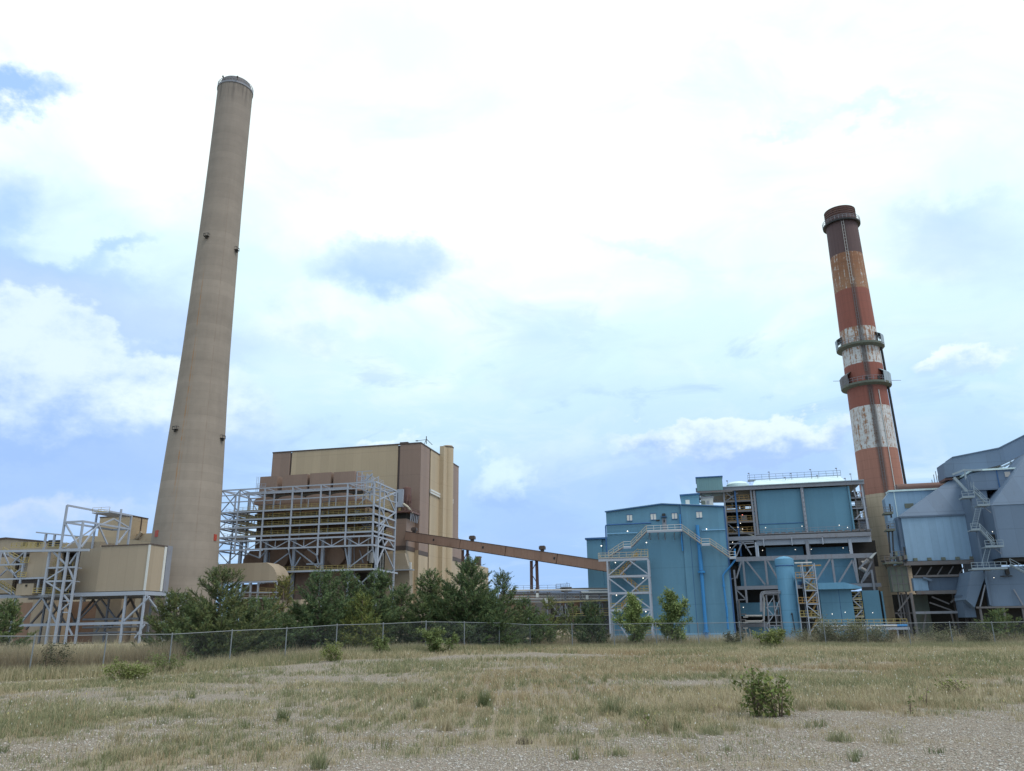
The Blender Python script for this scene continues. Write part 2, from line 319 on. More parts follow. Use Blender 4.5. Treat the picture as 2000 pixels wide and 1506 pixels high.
# ------------------------------------------------------------------ mesh helpers
class MB:
    """collects shapes given in site coordinates (u right, v away, z up); build() links them as ONE mesh object"""
    def __init__(s): s.v = []; s.f = []
    def _add(s, pts, faces):
        o = len(s.v); s.v += [tuple(p) for p in pts]; s.f += [tuple(o + i for i in f) for f in faces]; return s
    def box(s, u0, u1, v0, v1, z0, z1):
        return s._add([W(p) for p in ((u0, v0, z0), (u1, v0, z0), (u1, v1, z0), (u0, v1, z0), (u0, v0, z1), (u1, v0, z1), (u1, v1, z1), (u0, v1, z1))],
                      [(3, 2, 1, 0), (4, 5, 6, 7), (0, 1, 5, 4), (1, 2, 6, 5), (2, 3, 7, 6), (3, 0, 4, 7)])
    def prism(s, poly, v0, v1):
        """polygon of (u, z) pushed back from v0 to v1"""
        k = len(poly); a = [W((u, v0, z)) for u, z in poly] + [W((u, v1, z)) for u, z in poly]
        return s._add(a, [tuple(range(k)), tuple(range(2 * k - 1, k - 1, -1))] + [(i, i + k, (i + 1) % k + k, (i + 1) % k) for i in range(k)])
    def plan(s, poly, z0, z1):
        """plan polygon of (u, v) raised from z0 to z1 (numbers or one height per corner)"""
        k = len(poly); z0 = z0 if hasattr(z0, '__len__') else [z0] * k; z1 = z1 if hasattr(z1, '__len__') else [z1] * k
        a = [W((p[0], p[1], z)) for p, z in zip(poly, z0)] + [W((p[0], p[1], z)) for p, z in zip(poly, z1)]
        return s._add(a, [tuple(range(k - 1, -1, -1)), tuple(range(k, 2 * k))] + [(i, (i + 1) % k, (i + 1) % k + k, i + k) for i in range(k)])
    def loft(s, A, B):
        """solid between two rings of site points"""
        k = len(A)
        return s._add([W(p) for p in A] + [W(p) for p in B], [tuple(range(k - 1, -1, -1)), tuple(range(k, 2 * k))] + [(i, (i + 1) % k, (i + 1) % k + k, i + k) for i in range(k)])
    def bar(s, p, q, w, h=None, world=False):
        p = np.array(p if world else W(p), float); q = np.array(q if world else W(q), float); h = h or w
        d = q - p; ln = np.linalg.norm(d)
        if ln < 1e-6: return s
        d /= ln; side = np.cross(d, (0, 0, 1.0))
        side = E1.copy() if np.linalg.norm(side) < 1e-3 else side / np.linalg.norm(side)
        upv = np.cross(side, d); a = side * w / 2; b = upv * h / 2
        return s._add([p - a - b, p + a - b, p + a + b, p - a + b, q - a - b, q + a - b, q + a + b, q - a + b],
                      [(3, 2, 1, 0), (4, 5, 6, 7), (0, 1, 5, 4), (1, 2, 6, 5), (2, 3, 7, 6), (3, 0, 4, 7)])
    def tube(s, pts, r, n=8, world=False, cap=True):
        pts = [np.array(p if world else W(p), float) for p in pts]; rs = r if hasattr(r, '__len__') else [r] * len(pts)
        o = len(s.v); prev = None
        for i, p in enumerate(pts):
            d = pts[min(i + 1, len(pts) - 1)] - pts[max(i - 1, 0)]; d /= (np.linalg.norm(d) + 1e-9)
            ref = np.array((0, 0, 1.0)) if abs(d[2]) < 0.9 else np.array((1.0, 0, 0))
            if prev is not None: ref = prev
            a = np.cross(d, ref); a /= (np.linalg.norm(a) + 1e-9); b = np.cross(a, d); prev = b
            for k in range(n):
                t = 2 * pi * k / n; s.v.append(tuple(p + (a * cos(t) + b * sin(t)) * rs[i]))
        for i in range(len(pts) - 1):
            for k in range(n):
                k2 = (k + 1) % n; s.f.append((o + i * n + k, o + i * n + k2, o + (i + 1) * n + k2, o + (i + 1) * n + k))
        if cap:
            s.f.append(tuple(o + k for k in range(n - 1, -1, -1))); s.f.append(tuple(o + (len(pts) - 1) * n + k for k in range(n)))
        return s
    def lathe(s, c, prof, n=64, a0=0, a1=2 * pi, closed=True):
        """profile of (z, r) turned about the upright through world point c"""
        o = len(s.v); k = n if closed else n + 1
        for z, r in prof:
            for i in range(k):
                t = a0 + (a1 - a0) * i / n; s.v.append((c[0] + r * cos(t), c[1] + r * sin(t), z))
        for j in range(len(prof) - 1):
            for i in range(n):
                i2 = (i + 1) % k; s.f.append((o + j * k + i, o + j * k + i2, o + (j + 1) * k + i2, o + (j + 1) * k + i))
        return s
    def rail(s, p, q, h=1.1, step=2.0, t=0.07, toe=True):
        """handrail along p-q: posts, top rail, knee rail"""
        p = np.array(p, float); q = np.array(q, float); ln = np.linalg.norm(q - p); k = max(1, int(round(ln / step)))
        z = np.array((0, 0, 1.0))
        for i in range(k + 1):
            a = p + (q - p) * i / k; s.bar(a, a + z * h, t)
        s.bar(p + z * h, q + z * h, t); s.bar(p + z * h * 0.52, q + z * h * 0.52, t)
        if toe: s.bar(p + z * 0.08, q + z * 0.08, t * 0.6, 0.14)
        return s
    def stairs(s, p, q, w=0.9, v=None):
        """flight from p to q: two stringers and treads"""
        p = np.array(p, float); q = np.array(q, float); d = q - p; hd = np.array((d[0], d[1], 0)); hd /= np.linalg.norm(hd)
        sd = np.array((-hd[1], hd[0], 0)) * w / 2
        s.bar(p + sd, q + sd, 0.08, 0.28); s.bar(p - sd, q - sd, 0.08, 0.28)
        k = max(2, int(abs(d[2]) / 0.24))
        for i in range(1, k):
            a = p + d * i / k; s.bar(a - sd, a + sd, 0.26, 0.05)
        return s
    def ladder(s, p, q, w=0.5):
        p = np.array(p, float); q = np.array(q, float); e = np.array((w / 2, 0, 0)); d = q - p; k = max(2, int(np.linalg.norm(d) / 0.35))
        s.bar(p + e, q + e, 0.07); s.bar(p - e, q - e, 0.07)
        for i in range(1, k): a = p + d * i / k; s.bar(a - e, a + e, 0.045)
        return s
    def build(s, name, mat, parent=None, smooth=False, origin=None):
        loc = np.array(parent.location if parent else (origin if origin is not None else (0, 0, 0)), float)
        if parent is not None and parent.parent is not None: loc = loc + np.array(parent.parent.location)
        s.v = [(a, b, float(gz(a, b)) - .04) if c == 0 and b > 90 else (a, b, c) for a, b, c in s.v]     # stand on the land
        me = bpy.data.meshes.new(name)
        me.from_pydata([(a - loc[0], b - loc[1], c - loc[2]) for a, b, c in s.v], [], s.f)
        me.materials.append(MATS[mat] if isinstance(mat, str) else mat)
        if smooth: me.shade_smooth(); me.set_sharp_from_angle(angle=radians(38))
        me.update()
        o = bpy.data.objects.new(name, me); COL.objects.link(o)
        if parent: o.parent = parent
        else: o.location = loc
        return o

def thing(name, label, cat, loc, group=None, world=False):
    o = bpy.data.objects.new(name, None); COL.objects.link(o); o.empty_display_size = 0.5
    o.location = loc if world else W(loc)
    if o.location.y > 90: o.location.z = float(gz(o.location.x, o.location.y))
    o['label'] = label; o['category'] = cat
    if group: o['group'] = group
    return o
def tag(o, label, cat, group=None, kind=None):
    o['label'] = label; o['category'] = cat
    if group: o['group'] = group
    if kind: o['kind'] = kind
    return o
def one(name, mat, parent, fn, *a, **k):
    b = MB(); getattr(b, fn)(*a, **k); return b.build(name, mat, parent)
def beam(parent, p, q, w=0.4, name='beam', mat='galvanised_steel', h=None): return one(name, mat, parent, 'bar', p, q, w * .82, h * .85 if h else None)
def upright(parent, p, z0=0.0, w=0.45, name='column', mat='galvanised_steel'): return one(name, mat, parent, 'bar', (p[0], p[1], z0), p, w * .84)
def railing(parent, p, q, mat='yellow_rail', h=1.1, step=2.0, t=0.07): return one('handrail', mat, parent, 'rail', p, q, h, step, t)
def lamp(parent, p, r=0.13, mat='lamp_glow'):
    r *= 0.48
    b = MB(); w = W(p); b.lathe(w, [(w[2] - r, 0.01), (w[2] - r * .6, r * .8), (w[2], r), (w[2] + r * .6, r * .8), (w[2] + r, 0.01)], 10)
    return b.build('lamp', mat, parent)
# zoomed measuring frames over the photograph
def zoomer(x0, y0, k):
    def f(x, y, v): return Q(x0 + x / k, y0 + y / k, v)
    f.u = lambda x, y, u: QU(x0 + x / k, y0 + y / k, u)
    f.Y = lambda x, y, Y: L(P(x0 + x / k, y0 + y / k, Y))
    return f
ZA = zoomer(0, 940, 4.707); ZB = zoomer(400, 840, 4.43); ZC = zoomer(700, 840, 3.704); ZD = zoomer(1120, 900, 4.071)
ZE = zoomer(1340, 900, 4.07); ZF = zoomer(1660, 840, 3.503); ZM = zoomer(980, 1100, 5.263); ZS = zoomer(1170, 1020, 6.275)
def smooth01(t):
    t = np.clip(t, 0, 1); return t * t * (3 - 2 * t)
def gz(x, y):
    """lie of the land"""
    x = np.asarray(x, float); y = np.asarray(y, float)
    near = smooth01((90 - y) / 30)
    z = -0.24 * smooth01((-9 - x) / 10) * near
    z = z + 0.27 * np.exp(-((x + 4.5) / 7) ** 2 - ((y - 51) / 9) ** 2)
    z = z - 0.2 * smooth01((x - 18) / 14) * near * smooth01((y - 30) / 20)
    z = z - 1.75 * smooth01((x + 3) / 16) * smooth01((y - 66) / 45) - .6 * smooth01((-3 - x) / 20) * smooth01((y - 75) / 60)
    z = z + 0.035 * np.sin(x * 0.31 + 1.2) * np.sin(y * 0.27) * near + 0.02 * np.sin(x * 0.9 + y * 0.5) * near
    return z

# ------------------------------------------------------------------ tall concrete chimney
def tall_chimney():
    c = np.array((-89.35, 215.0, 0.0))
    t = thing('chimney', 'tall tapering beige concrete chimney left of the brown plant, much the taller of two chimneys', 'chimney', c, world=True)
    prof = [(0, 9.6), (20, 8.85), (34.6, 8.3), (49, 7.72), (64, 7.08), (79.6, 6.55), (95.8, 6.22), (112.7, 5.92), (130.4, 5.65), (149, 5.5), (168, 5.42), (170.6, 5.42), (170.6, 4.9)]
    MB().lathe(c, prof, 72).build('shaft', 'chimney_concrete', t, True)
    b = MB().lathe(c, [(170.6, 4.9), (171.0, 4.92), (173.0, 4.6), (173.0, 4.2), (170.0, 4.2)], 48); b.build('flue_liner', 'rusty_steel', t, True)
    MB().lathe(c, [(170.0, 5.42), (170.05, 5.62), (170.65, 5.62), (170.7, 5.0)], 64).build('rim', 'grey_steel', t, True)
    b = MB()
    for i in range(36):
        a = 2 * pi * i / 36; p = (c[0] + 5.5 * cos(a), c[1] + 5.5 * sin(a), 170.6); b.bar(p, (p[0], p[1], 171.9), 0.09, world=True)
    b.lathe(c, [(171.85, 5.46), (171.95, 5.46), (171.95, 5.54), (171.85, 5.54), (171.85, 5.46)], 48)
    b.lathe(c, [(171.25, 5.46), (171.32, 5.46), (171.32, 5.54), (171.25, 5.54), (171.25, 5.46)], 48)
    b.build('handrail', 'grey_steel', t)
    def onwall(px, py, Y, out=0.0):
        w = P(px, py, Y); r = np.interp(w[2], [p[0] for p in prof[:11]], [p[1] for p in prof[:11]])
        dx = (w[0] - c[0]); dx = max(-r * .985, min(r * .985, dx)); a = -math.acos(dx / r); 
        return np.array((c[0] + (r + out) * cos(a), c[1] + (r + out) * sin(a), w[2])), a
    for px, py in ((404, 462), (457, 474), (347, 841), (425, 849)):
        p, a = onwall(px, py, 209); e = np.array((cos(a), sin(a), 0)); f = np.array((-sin(a), cos(a), 0)); z = np.array((0, 0, 1.0))
        e *= .72; f *= .72; z *= .72
        b = MB(); b.bar(p - f * .9, p - f * .9 + e * 1.1, 0.12, world=True); b.bar(p + f * .9, p + f * .9 + e * 1.1, 0.12, world=True)
        b.bar(p + e * 1.1 - f * 1.0, p + e * 1.1 + f * 1.0, 0.14, world=True)
        b.bar(p + e * .55 - f * 1.0, p + e * .55 + f * 1.0, 1.1, 0.08, world=True)
        for k in (-1, 1):
            b.bar(p + e * 1.1 + f * k * 1.0, p + e * 1.1 + f * k * 1.0 + z * 1.2, 0.1, world=True); b.bar(p + f * k * 1.0 + z * 1.2, p + e * 1.1 + f * k * 1.0 + z * 1.2, 0.1, world=True)
        b.bar(p + e * 1.1 - f * 1.0 + z * 1.2, p + e * 1.1 + f * 1.0 + z * 1.2, 0.1, world=True)
        o = b.build('light_bracket', 'black_steel', t)
        b = MB(); q = p + e * .7 - z * .55; b.lathe(q, [(q[2] - .4, .05), (q[2] - .3, .3), (q[2] + .25, .3), (q[2] + .4, .06)], 12); b.build('warning_light', 'dark_interior', o)
    for k, aa in enumerate((-1.9, -1.15)):
        e = np.array((cos(aa), sin(aa), 0)); p = c + e * 5.55 + np.array((0, 0, 171.6)); b = MB(); b.bar(p - np.array((0, 0, .6)), p + e * .7 + np.array((0, 0, -.2)), .12, world=True); q = p + e * .7 + np.array((0, 0, .0)); b.lathe(q, [(q[2] - .3, .1), (q[2] - .2, .26), (q[2] + .2, .26), (q[2] + .3, .1)], 10)
        b.build('warning_light', 'dark_interior', t)
    for px, py in ((312.5, 1044), (415.5, 1047)):
        p, a = onwall(px, py, 210); e = np.array((cos(a), sin(a), 0)); f = np.array((-sin(a), cos(a), 0))
        b = MB(); b.bar(p - np.array((0, 0, .9)), p + np.array((0, 0, .9)), .3, world=True); b = MB()
        z = np.array((0, 0, 1.0)); i0 = p - e * .35; i1 = p + e * .16; q = []
        for base in (i0, i1): q += [base - f * .62 - z * .85, base + f * .62 - z * .85, base + f * .62 + z * .85, base - f * .62 + z * .85]
        b._add(q, [(3, 2, 1, 0), (4, 5, 6, 7), (0, 1, 5, 4), (1, 2, 6, 5), (2, 3, 7, 6), (3, 0, 4, 7)]); b.build('hatch', 'red_plate', t)
tall_chimney()

# ------------------------------------------------------------------ red and white chimney
def striped_mat(bands):
    m, n, b = base_mat('striped_chimney_paint')
    c = n.new('ShaderNodeTexCoord').outputs['Object']; x, y, z = n.sep(c); a = n.m('ARCTAN2', y, x)
    zw = n.m('ADD', z, n.m('MULTIPLY', n.m('SUBTRACT', n.noise(n.comb(n.m('MULTIPLY', a, 3.0), 0.0, 0.0), 1.0, 4), 0.5), 0.5))
    H = 110.0
    colr = n.ramp(n.m('DIVIDE', zw, H), [(z0 / H, col) for z0, col in bands], 'CONSTANT')
    wht = n.ramp(n.m('DIVIDE', zw, H), [(z0 / H, (1, 1, 1) if col[1] > .3 and col[2] > .3 else (0, 0, 0)) for z0, col in bands], 'CONSTANT')
    # flaking: rust shows through the white, and sheds streaks downward
    ax = n.m('MULTIPLY', a, 4.5)
    fl = n.noise(n.comb(n.m('MULTIPLY', x, 1.0), n.m('MULTIPLY', y, 1.0), n.m('MULTIPLY', z, 0.8)), 1.2, 8, 0.72)
    runs = n.noise(n.comb(n.m('MULTIPLY', a, 9.0), 0.0, n.m('MULTIPLY', z, 0.07)), 1.0, 5, 0.6)
    up = n.ss(z, 62, 92)
    rust = n.ss(n.m('ADD', n.m('MULTIPLY', fl, 0.55), n.m('ADD', n.m('MULTIPLY', runs, 0.55), n.m('MULTIPLY', up, 0.13))), 0.545, 0.64)
    colr = n.mix(n.m('MULTIPLY', n.m('MULTIPLY', rust, wht), 0.9), colr, (0.26, 0.115, 0.045))
    top = n.m('MULTIPLY', n.ss(z, 87.5, 95), wht)
    colr = n.mix(n.m('MULTIPLY', n.m('MULTIPLY', top, n.ss(n.m('ADD', n.m('MULTIPLY', runs, .6), n.m('MULTIPLY', fl, .4)), 0.42, 0.56)), 0.82), colr, (0.205, 0.092, 0.052))
    crk = n.ss(n.noise(n.comb(n.m('MULTIPLY', a, 10.0), 3.0, n.m('MULTIPLY', z, 1.3)), 1.0, 6, .72), 0.555, 0.64)
    colr = n.mix(n.m('MULTIPLY', n.m('MULTIPLY', crk, wht), 0.62), colr, (0.22, 0.20, 0.19))
    # dull and stained red
    red = n.m('SUBTRACT', 1.0, wht)
    k = n.m('ADD', 0.72, n.m('MULTIPLY', runs, 0.55)); s = n.vm('SCALE', colr); n.put(s.node.inputs['Scale'], k); colr = n.mix(red, colr, s)
    spots = n.ss(fl, 0.60, 0.72); colr = n.mix(n.m('MULTIPLY', n.m('MULTIPLY', spots, red), 0.45), colr, (0.10, 0.045, 0.035))
    # soot running down the ladder line
    d = n.m('ABSOLUTE', n.m('SUBTRACT', n.m('ADD', a, n.m('MULTIPLY', n.m('SUBTRACT', fl, .5), .12)), -1.83))
    mk = n.m('MULTIPLY', n.ss(d, 0.22, 0.06), n.ss(z, 26, 40))
    colr = n.mix(n.m('MULTIPLY', n.m('MULTIPLY', mk, n.ss(z, 104, 70, 0.35, 1.0)), 0.72), colr, (0.062, 0.058, 0.062))
    hl = n.m('LESS_THAN', n.m('FRACT', n.m('DIVIDE', z, 2.3)), 0.05); colr = n.mix(n.m('MULTIPLY', hl, 0.25), colr, (0.10, 0.07, 0.06))
    n.put(b.inputs['Base Color'], colr); b.inputs['Roughness'].default_value = 0.75; b.inputs['Specular IOR Level'].default_value = 0.25
    bp = n.new('ShaderNodeBump'); bp.inputs['Strength'].default_value = 0.5; n.put(bp.inputs['Height'], n.m('MULTIPLY', fl, 0.1)); n.put(b.inputs['Normal'], bp.outputs[0])
def red_chimney():
    c = np.array((90.1, 190.0, 0.0)); zz = lambda x, y: P(x, y, 190 - 4.3)[2]
    RED, DK, WH = (0.240, 0.090, 0.072), (0.105, 0.070, 0.074), (0.52, 0.53, 0.55)
    bands = [(0, (0.47, 0.38, 0.285)), (zz(1726, 952), (0.33, 0.158, 0.120)), (zz(1711, 862), WH), (zz(1697, 780), RED), (zz(1683, 697), WH), (zz(1670, 624), RED), (zz(1657, 548), WH), (zz(1646, 478), DK)]
    striped_mat(bands)
    t = thing('chimney', 'rusty red and white banded chimney with ring platforms beside the blue plant', 'chimney', c, world=True)
    prof = [(0, 5.6), (20, 5.2), (34.9, 4.95), (43.9, 4.86), (53, 4.72), (63, 4.6), (72.5, 4.42), (82.5, 4.27), (93, 4.12), (103.6, 3.98), (106.4, 3.95)]
    MB().lathe(c, prof, 64).build('shaft', 'striped_chimney_paint', t, True)
    R = lambda z: float(np.interp(z, [p[0] for p in prof], [p[1] for p in prof]))
    b = MB(); p2 = [(105.2, 3.97)]
    for i in range(6): p2 += [(105.3 + i * .62, 3.98), (105.34 + i * .62, 3.8), (105.82 + i * .62, 3.8), (105.86 + i * .62, 3.98)]
    p2 += [(109.1, 3.98), (109.1, 3.2), (106, 3.2)]
    MB().lathe(c, p2, 56).build('cap', 'maroon_steel', t)
    MB().lathe(c, [(104.6, 3.98), (104.6, 4.75), (105.0, 4.8), (105.0, 3.98)], 56).build('ring_platform', 'black_steel', t)
    def ringrail(z, r, hh=1.1, n=30, a0=0, a1=2 * pi, mat='grey_steel'):
        b = MB()
        for i in range(n + 1):
            a = a0 + (a1 - a0) * i / n; p = (c[0] + r * cos(a), c[1] + r * sin(a), z); b.bar(p, (p[0], p[1], z + hh), .07, world=True)
            if i < n:
                a2 = a0 + (a1 - a0) * (i + 1) / n; q = (c[0] + r * cos(a2), c[1] + r * sin(a2))
                for h in (hh, hh * .5): b.bar((p[0], p[1], z + h), (q[0], q[1], z + h), .07, world=True)
        return b.build('handrail', mat, t)
    ringrail(105.0, 4.75)
    z1 = zz(1678, 668); z2 = zz(1690, 745)
    for z, h, mats, arcs in ((z1, 3.0, ('pale_concrete', 'pale_concrete'), ((-4.0, -3.12), (-.95, -.05))), (z2, 3.4, ('rusty_steel', 'pale_concrete'), ((-3.95, -2.72), (-1.2, -.1)))):
        r0 = R(z); MB().lathe(c, [(z - .9, r0 + .02), (z - .5, r0 + 1.25), (z, r0 + 1.3), (z, r0 + .01)], 56).build('ring_platform', 'moss_steel', t)
        ringrail(z, r0 + 1.22, 1.2)
        for (a0, a1), mm in zip(arcs, mats):
            bb = MB()
            # faceted wind screen: outer wall with a short sloping hood back to the shaft
            bb.lathe(c, [(z - .45, r0 + 1.32), (z + h * .72, r0 + 1.38), (z + h, r0 + .03), (z + h - .1, r0 + .02), (z + h * .68, r0 + 1.25), (z - .45, r0 + 1.2)], 3, a0, a1, closed=False)
            bb.build('wind_screen', mm, t)
        for k in range(2 if z == z2 else 0):
            a = -1.95 + .5 * k; e = np.array((cos(a), sin(a), 0)); p = c + e * (r0 + 1.28) + np.array((0, 0, z + .55)); f = np.array((-e[1], e[0], 0)); b = MB(); b.bar(p - f * .3, p + f * .3, .25, .75, world=True); b.build('instrument_box', 'black_steel', t)
    b = MB()
    zr = z2 + 1.2; e = RT[:2] / np.linalg.norm(RT[:2])
    for sgn in (-1, 1): b.bar((c[0] + sgn * 6.0, c[1] - 1, zr), (c[0] + sgn * 8.6, c[1] - 1, zr), .09, world=True)
    b.build('boom', 'grey_steel', t)
    a = -1.83; e = np.array((cos(a), sin(a), 0)); f = np.array((-sin(a), cos(a), 0))
    def vert(name, aa, z0, z1, wd, off, mat, rungs=True):
        e = np.array((cos(aa), sin(aa), 0)); f = np.array((-sin(aa), cos(aa), 0)); b = MB(); n = max(2, int((z1 - z0) / 4))
        for i in range(n):
            za, zb = z0 + (z1 - z0) * i / n, z0 + (z1 - z0) * (i + 1) / n
            for sgn in (-1, 1):
                pa = c + e * (R(za) + off) + f * sgn * wd; pb = c + e * (R(zb) + off) + f * sgn * wd; pa[2] = za; pb[2] = zb; b.bar(pa, pb, .1, world=True)
            for k in range(5 if rungs else 0):
                zc = za + (zb - za) * k / 5; pm = c + e * (R(zc) + off); pm[2] = zc; b.bar(pm - f * wd, pm + f * wd, .06, world=True)
        return b.build(name, mat, t)
    vert('ladder', -1.92, 86, 105, .27, .25, 'pipe_lagging'); vert('ladder', -1.90, 62, 86, .24, .25, 'rusty_steel'); vert('ladder', -1.85, 24, 57, .28, .25, 'rusty_steel')
    b = MB(); aa = -1.42; pts = [c + np.array((cos(aa), sin(aa), 0)) * (R(z) + .12) + np.array((0, 0, z)) for z in (25, 35, 45, 57)]; b.tube(pts, .09, 6, world=True).build('pipe', 'white_paint', t)
    b = MB(); aa = -.46; pts = [c + np.array((cos(aa), sin(aa), 0)) * (R(z) + .35) + np.array((0, 0, z)) for z in (12, 25, 35, 45, 57, 70)]; b.tube(pts, .3, 8, world=True).build('conduit', 'black_steel', t)
    # side platforms low on the shaft
    zl = zz(1722, 1095); r0 = R(zl)
    MB().lathe(c, [(zl - .35, r0), (zl - .3, r0 + 1.5), (zl, r0 + 1.5), (zl, r0)], 40, -2.4, .4, closed=False).build('ring_platform', 'rusty_steel', t)
    ringrail(zl, r0 + 1.45, 1.1, 18, -2.4, .4, 'rusty_steel')
    for i in range(12):
        b = MB(); a = -2.3 + i * .24; e = np.array((cos(a), sin(a), 0)); p = c + e * (r0 + 1.4) + np.array((0, 0, zl - .3)); q = c + e * (r0 + .05) + np.array((0, 0, zl - 1.9)); b.bar(p, q, .12, world=True); b.build('bracket', 'rusty_steel', t)
red_chimney()

# ------------------------------------------------------------------ tan flue duct and its steel, far left
def left_ducts():
    t = thing('flue_duct', 'big tan sheet metal duct box on grey steel legs against the tall concrete chimney', 'duct', ZA(1160, 1440, 160))
    v = 160.0
    A = ZA(940, 588, v); B = ZA(1388, 596, v); z0 = ZA(1160, 1008, v)[2]; zt = (A[2] + B[2]) / 2
    C = ZA.u(1535, 618, B[0]); D = ZA.u(1580, 616, B[0]); Lf = ZA(760, 640, v + 2.5)
    zl = Lf[2]
    b = MB(); b.plan([(Lf[0], v + 2.0), (A[0], v), (A[0], v + 14), (Lf[0], v + 14)], z0, [zl, zt, zt, zl]); b.plan([(A[0], v), (B[0], v), (B[0], C[1]), (A[0], C[1] + 2)], z0, zt)
    b.build('duct_body', 'tan_duct', t)
    b = MB(); b.box(A[0] - .1, B[0] + .15, v - .15, v - .02, zt, zt + .25); b.box(B[0] + .02, B[0] + .15, v - .02, D[1], zt, zt + .25); b.build('roof_edge', 'dark_brown_trim', t)
    for x in (B[0] - .1,): one('corner_trim', 'white_paint', t, 'box', x - .45, x + .12, v - .12, v - .01, z0, zt)
    one('corner_trim', 'white_paint', t, 'box', B[0] + .01, B[0] + .14, C[1] - .9, C[1] - .1, z0, zt)
    one('expansion_joint', 'grey_steel', t, 'box', A[0], B[0] + .25, C[1] + .01, D[1], z0 - .3, zt + .3)
    # supporting steel
    zb = ZA(1160, 1032, v)[2]; Lu = ZA(640, 1032, v)[0]; Ru = ZA(1400, 1032, v)[0]
    beam(t, (ZA(0, 1055, v)[0], v - .3, zb), (B[0] + .3, v - .3, zb), .5, h=1.0)
    beam(t, (B[0], v - .3, zb), (B[0], D[1] + 2, zb), .5, h=1.0); beam(t, (Lu - 20, v + 9, zb), (B[0], v + 9, zb), .5, h=1.0, mat='grey_steel'); beam(t, (Lu - 20, v + 15, zb), (B[0], v + 15, zb), .5, h=1.0, mat='grey_steel')
    one('deck', 'dark_grating', t, 'box', ZA(0, 1055, v)[0], B[0] - .3, v, v + 16, zb + .35, zb + .5)
    zc = ZA(1100, 1303, v)[2]
    beam(t, ZA(180, 1325, v), (B[0], v, zc), .5, h=.7); beam(t, (B[0], v, zc), (B[0], v + 16, zc), .5, h=.7, mat='grey_steel')
    legs = [ZA(x, y, v)[0] for x, y in ((150, 1060), (755, 1040), (1160, 1040))] + [B[0]]
    for u in legs:
        upright(t, (u, v, zb), 0, .5); upright(t, (u, v + 9, zb), 0, .5, mat='grey_steel'); upright(t, (u, v + 15, zb), 0, .5, mat='grey_steel')
    upright(t, (B[0] + .2, D[1], zb), 0, .5)
    def chev(ua, ub, va, zpk, zlow, mat='galvanised_steel', w=.4):
        um = (ua + ub) / 2; beam(t, (um, va, zpk), (ua, va, zlow), w, 'brace', mat); beam(t, (um, va, zpk), (ub, va, zlow), w, 'brace', mat)
    chev(ZA(190, 1240, v)[0], ZA(530, 1290, v)[0], v, zb - .4, zc, w=.5)
    beam(t, ZA(1375, 1062, v), ZA(1140, 1285, v), .45, 'brace'); beam(t, (B[0], v + .4, zb - .4), (B[0], v + 9, zc), .45, 'brace'); beam(t, (B[0], v + 15, zb - .4), (B[0], v + 9, zc), .45, 'brace')
    for x0, x1 in ((690, 1100),): chev(ZA(x0, 1290, v + 9)[0], ZA(x1, 1290, v + 9)[0], v + 9, zb - .5, zc, 'grey_steel')
    for x0, x1 in ((250, 640), (640, 1020), (1020, 1330)): chev(ZA(x0, 1290, v + 15)[0], ZA(x1, 1290, v + 15)[0], v + 15, zb - .5, zc - 1, 'rusty_steel', .5)
    chev(ZA(420, 1290, v + 9)[0], ZA(700, 1290, v + 9)[0], v + 9, zb - .5, zc, 'rusty_steel')
    beam(t, ZA(1330, 1320, v), ZA(1240, 1440, v), .4, 'brace'); beam(t, ZA(620, 1320, v), ZA(665, 1415, v), .4, 'brace'); beam(t, ZA(930, 1320, v + 6), ZA(870, 1400, v + 6), .35, 'brace')
    for x0, y0, x1, y1 in ((760, 1272, 1270, 1262), (760, 1345, 1270, 1335), (720, 1400, 1260, 1385)): one('pipe', 'grey_steel', t, 'tube', [ZA(x0, y0, v + 5), ZA(x1, y1, v + 5)], .25, 8)

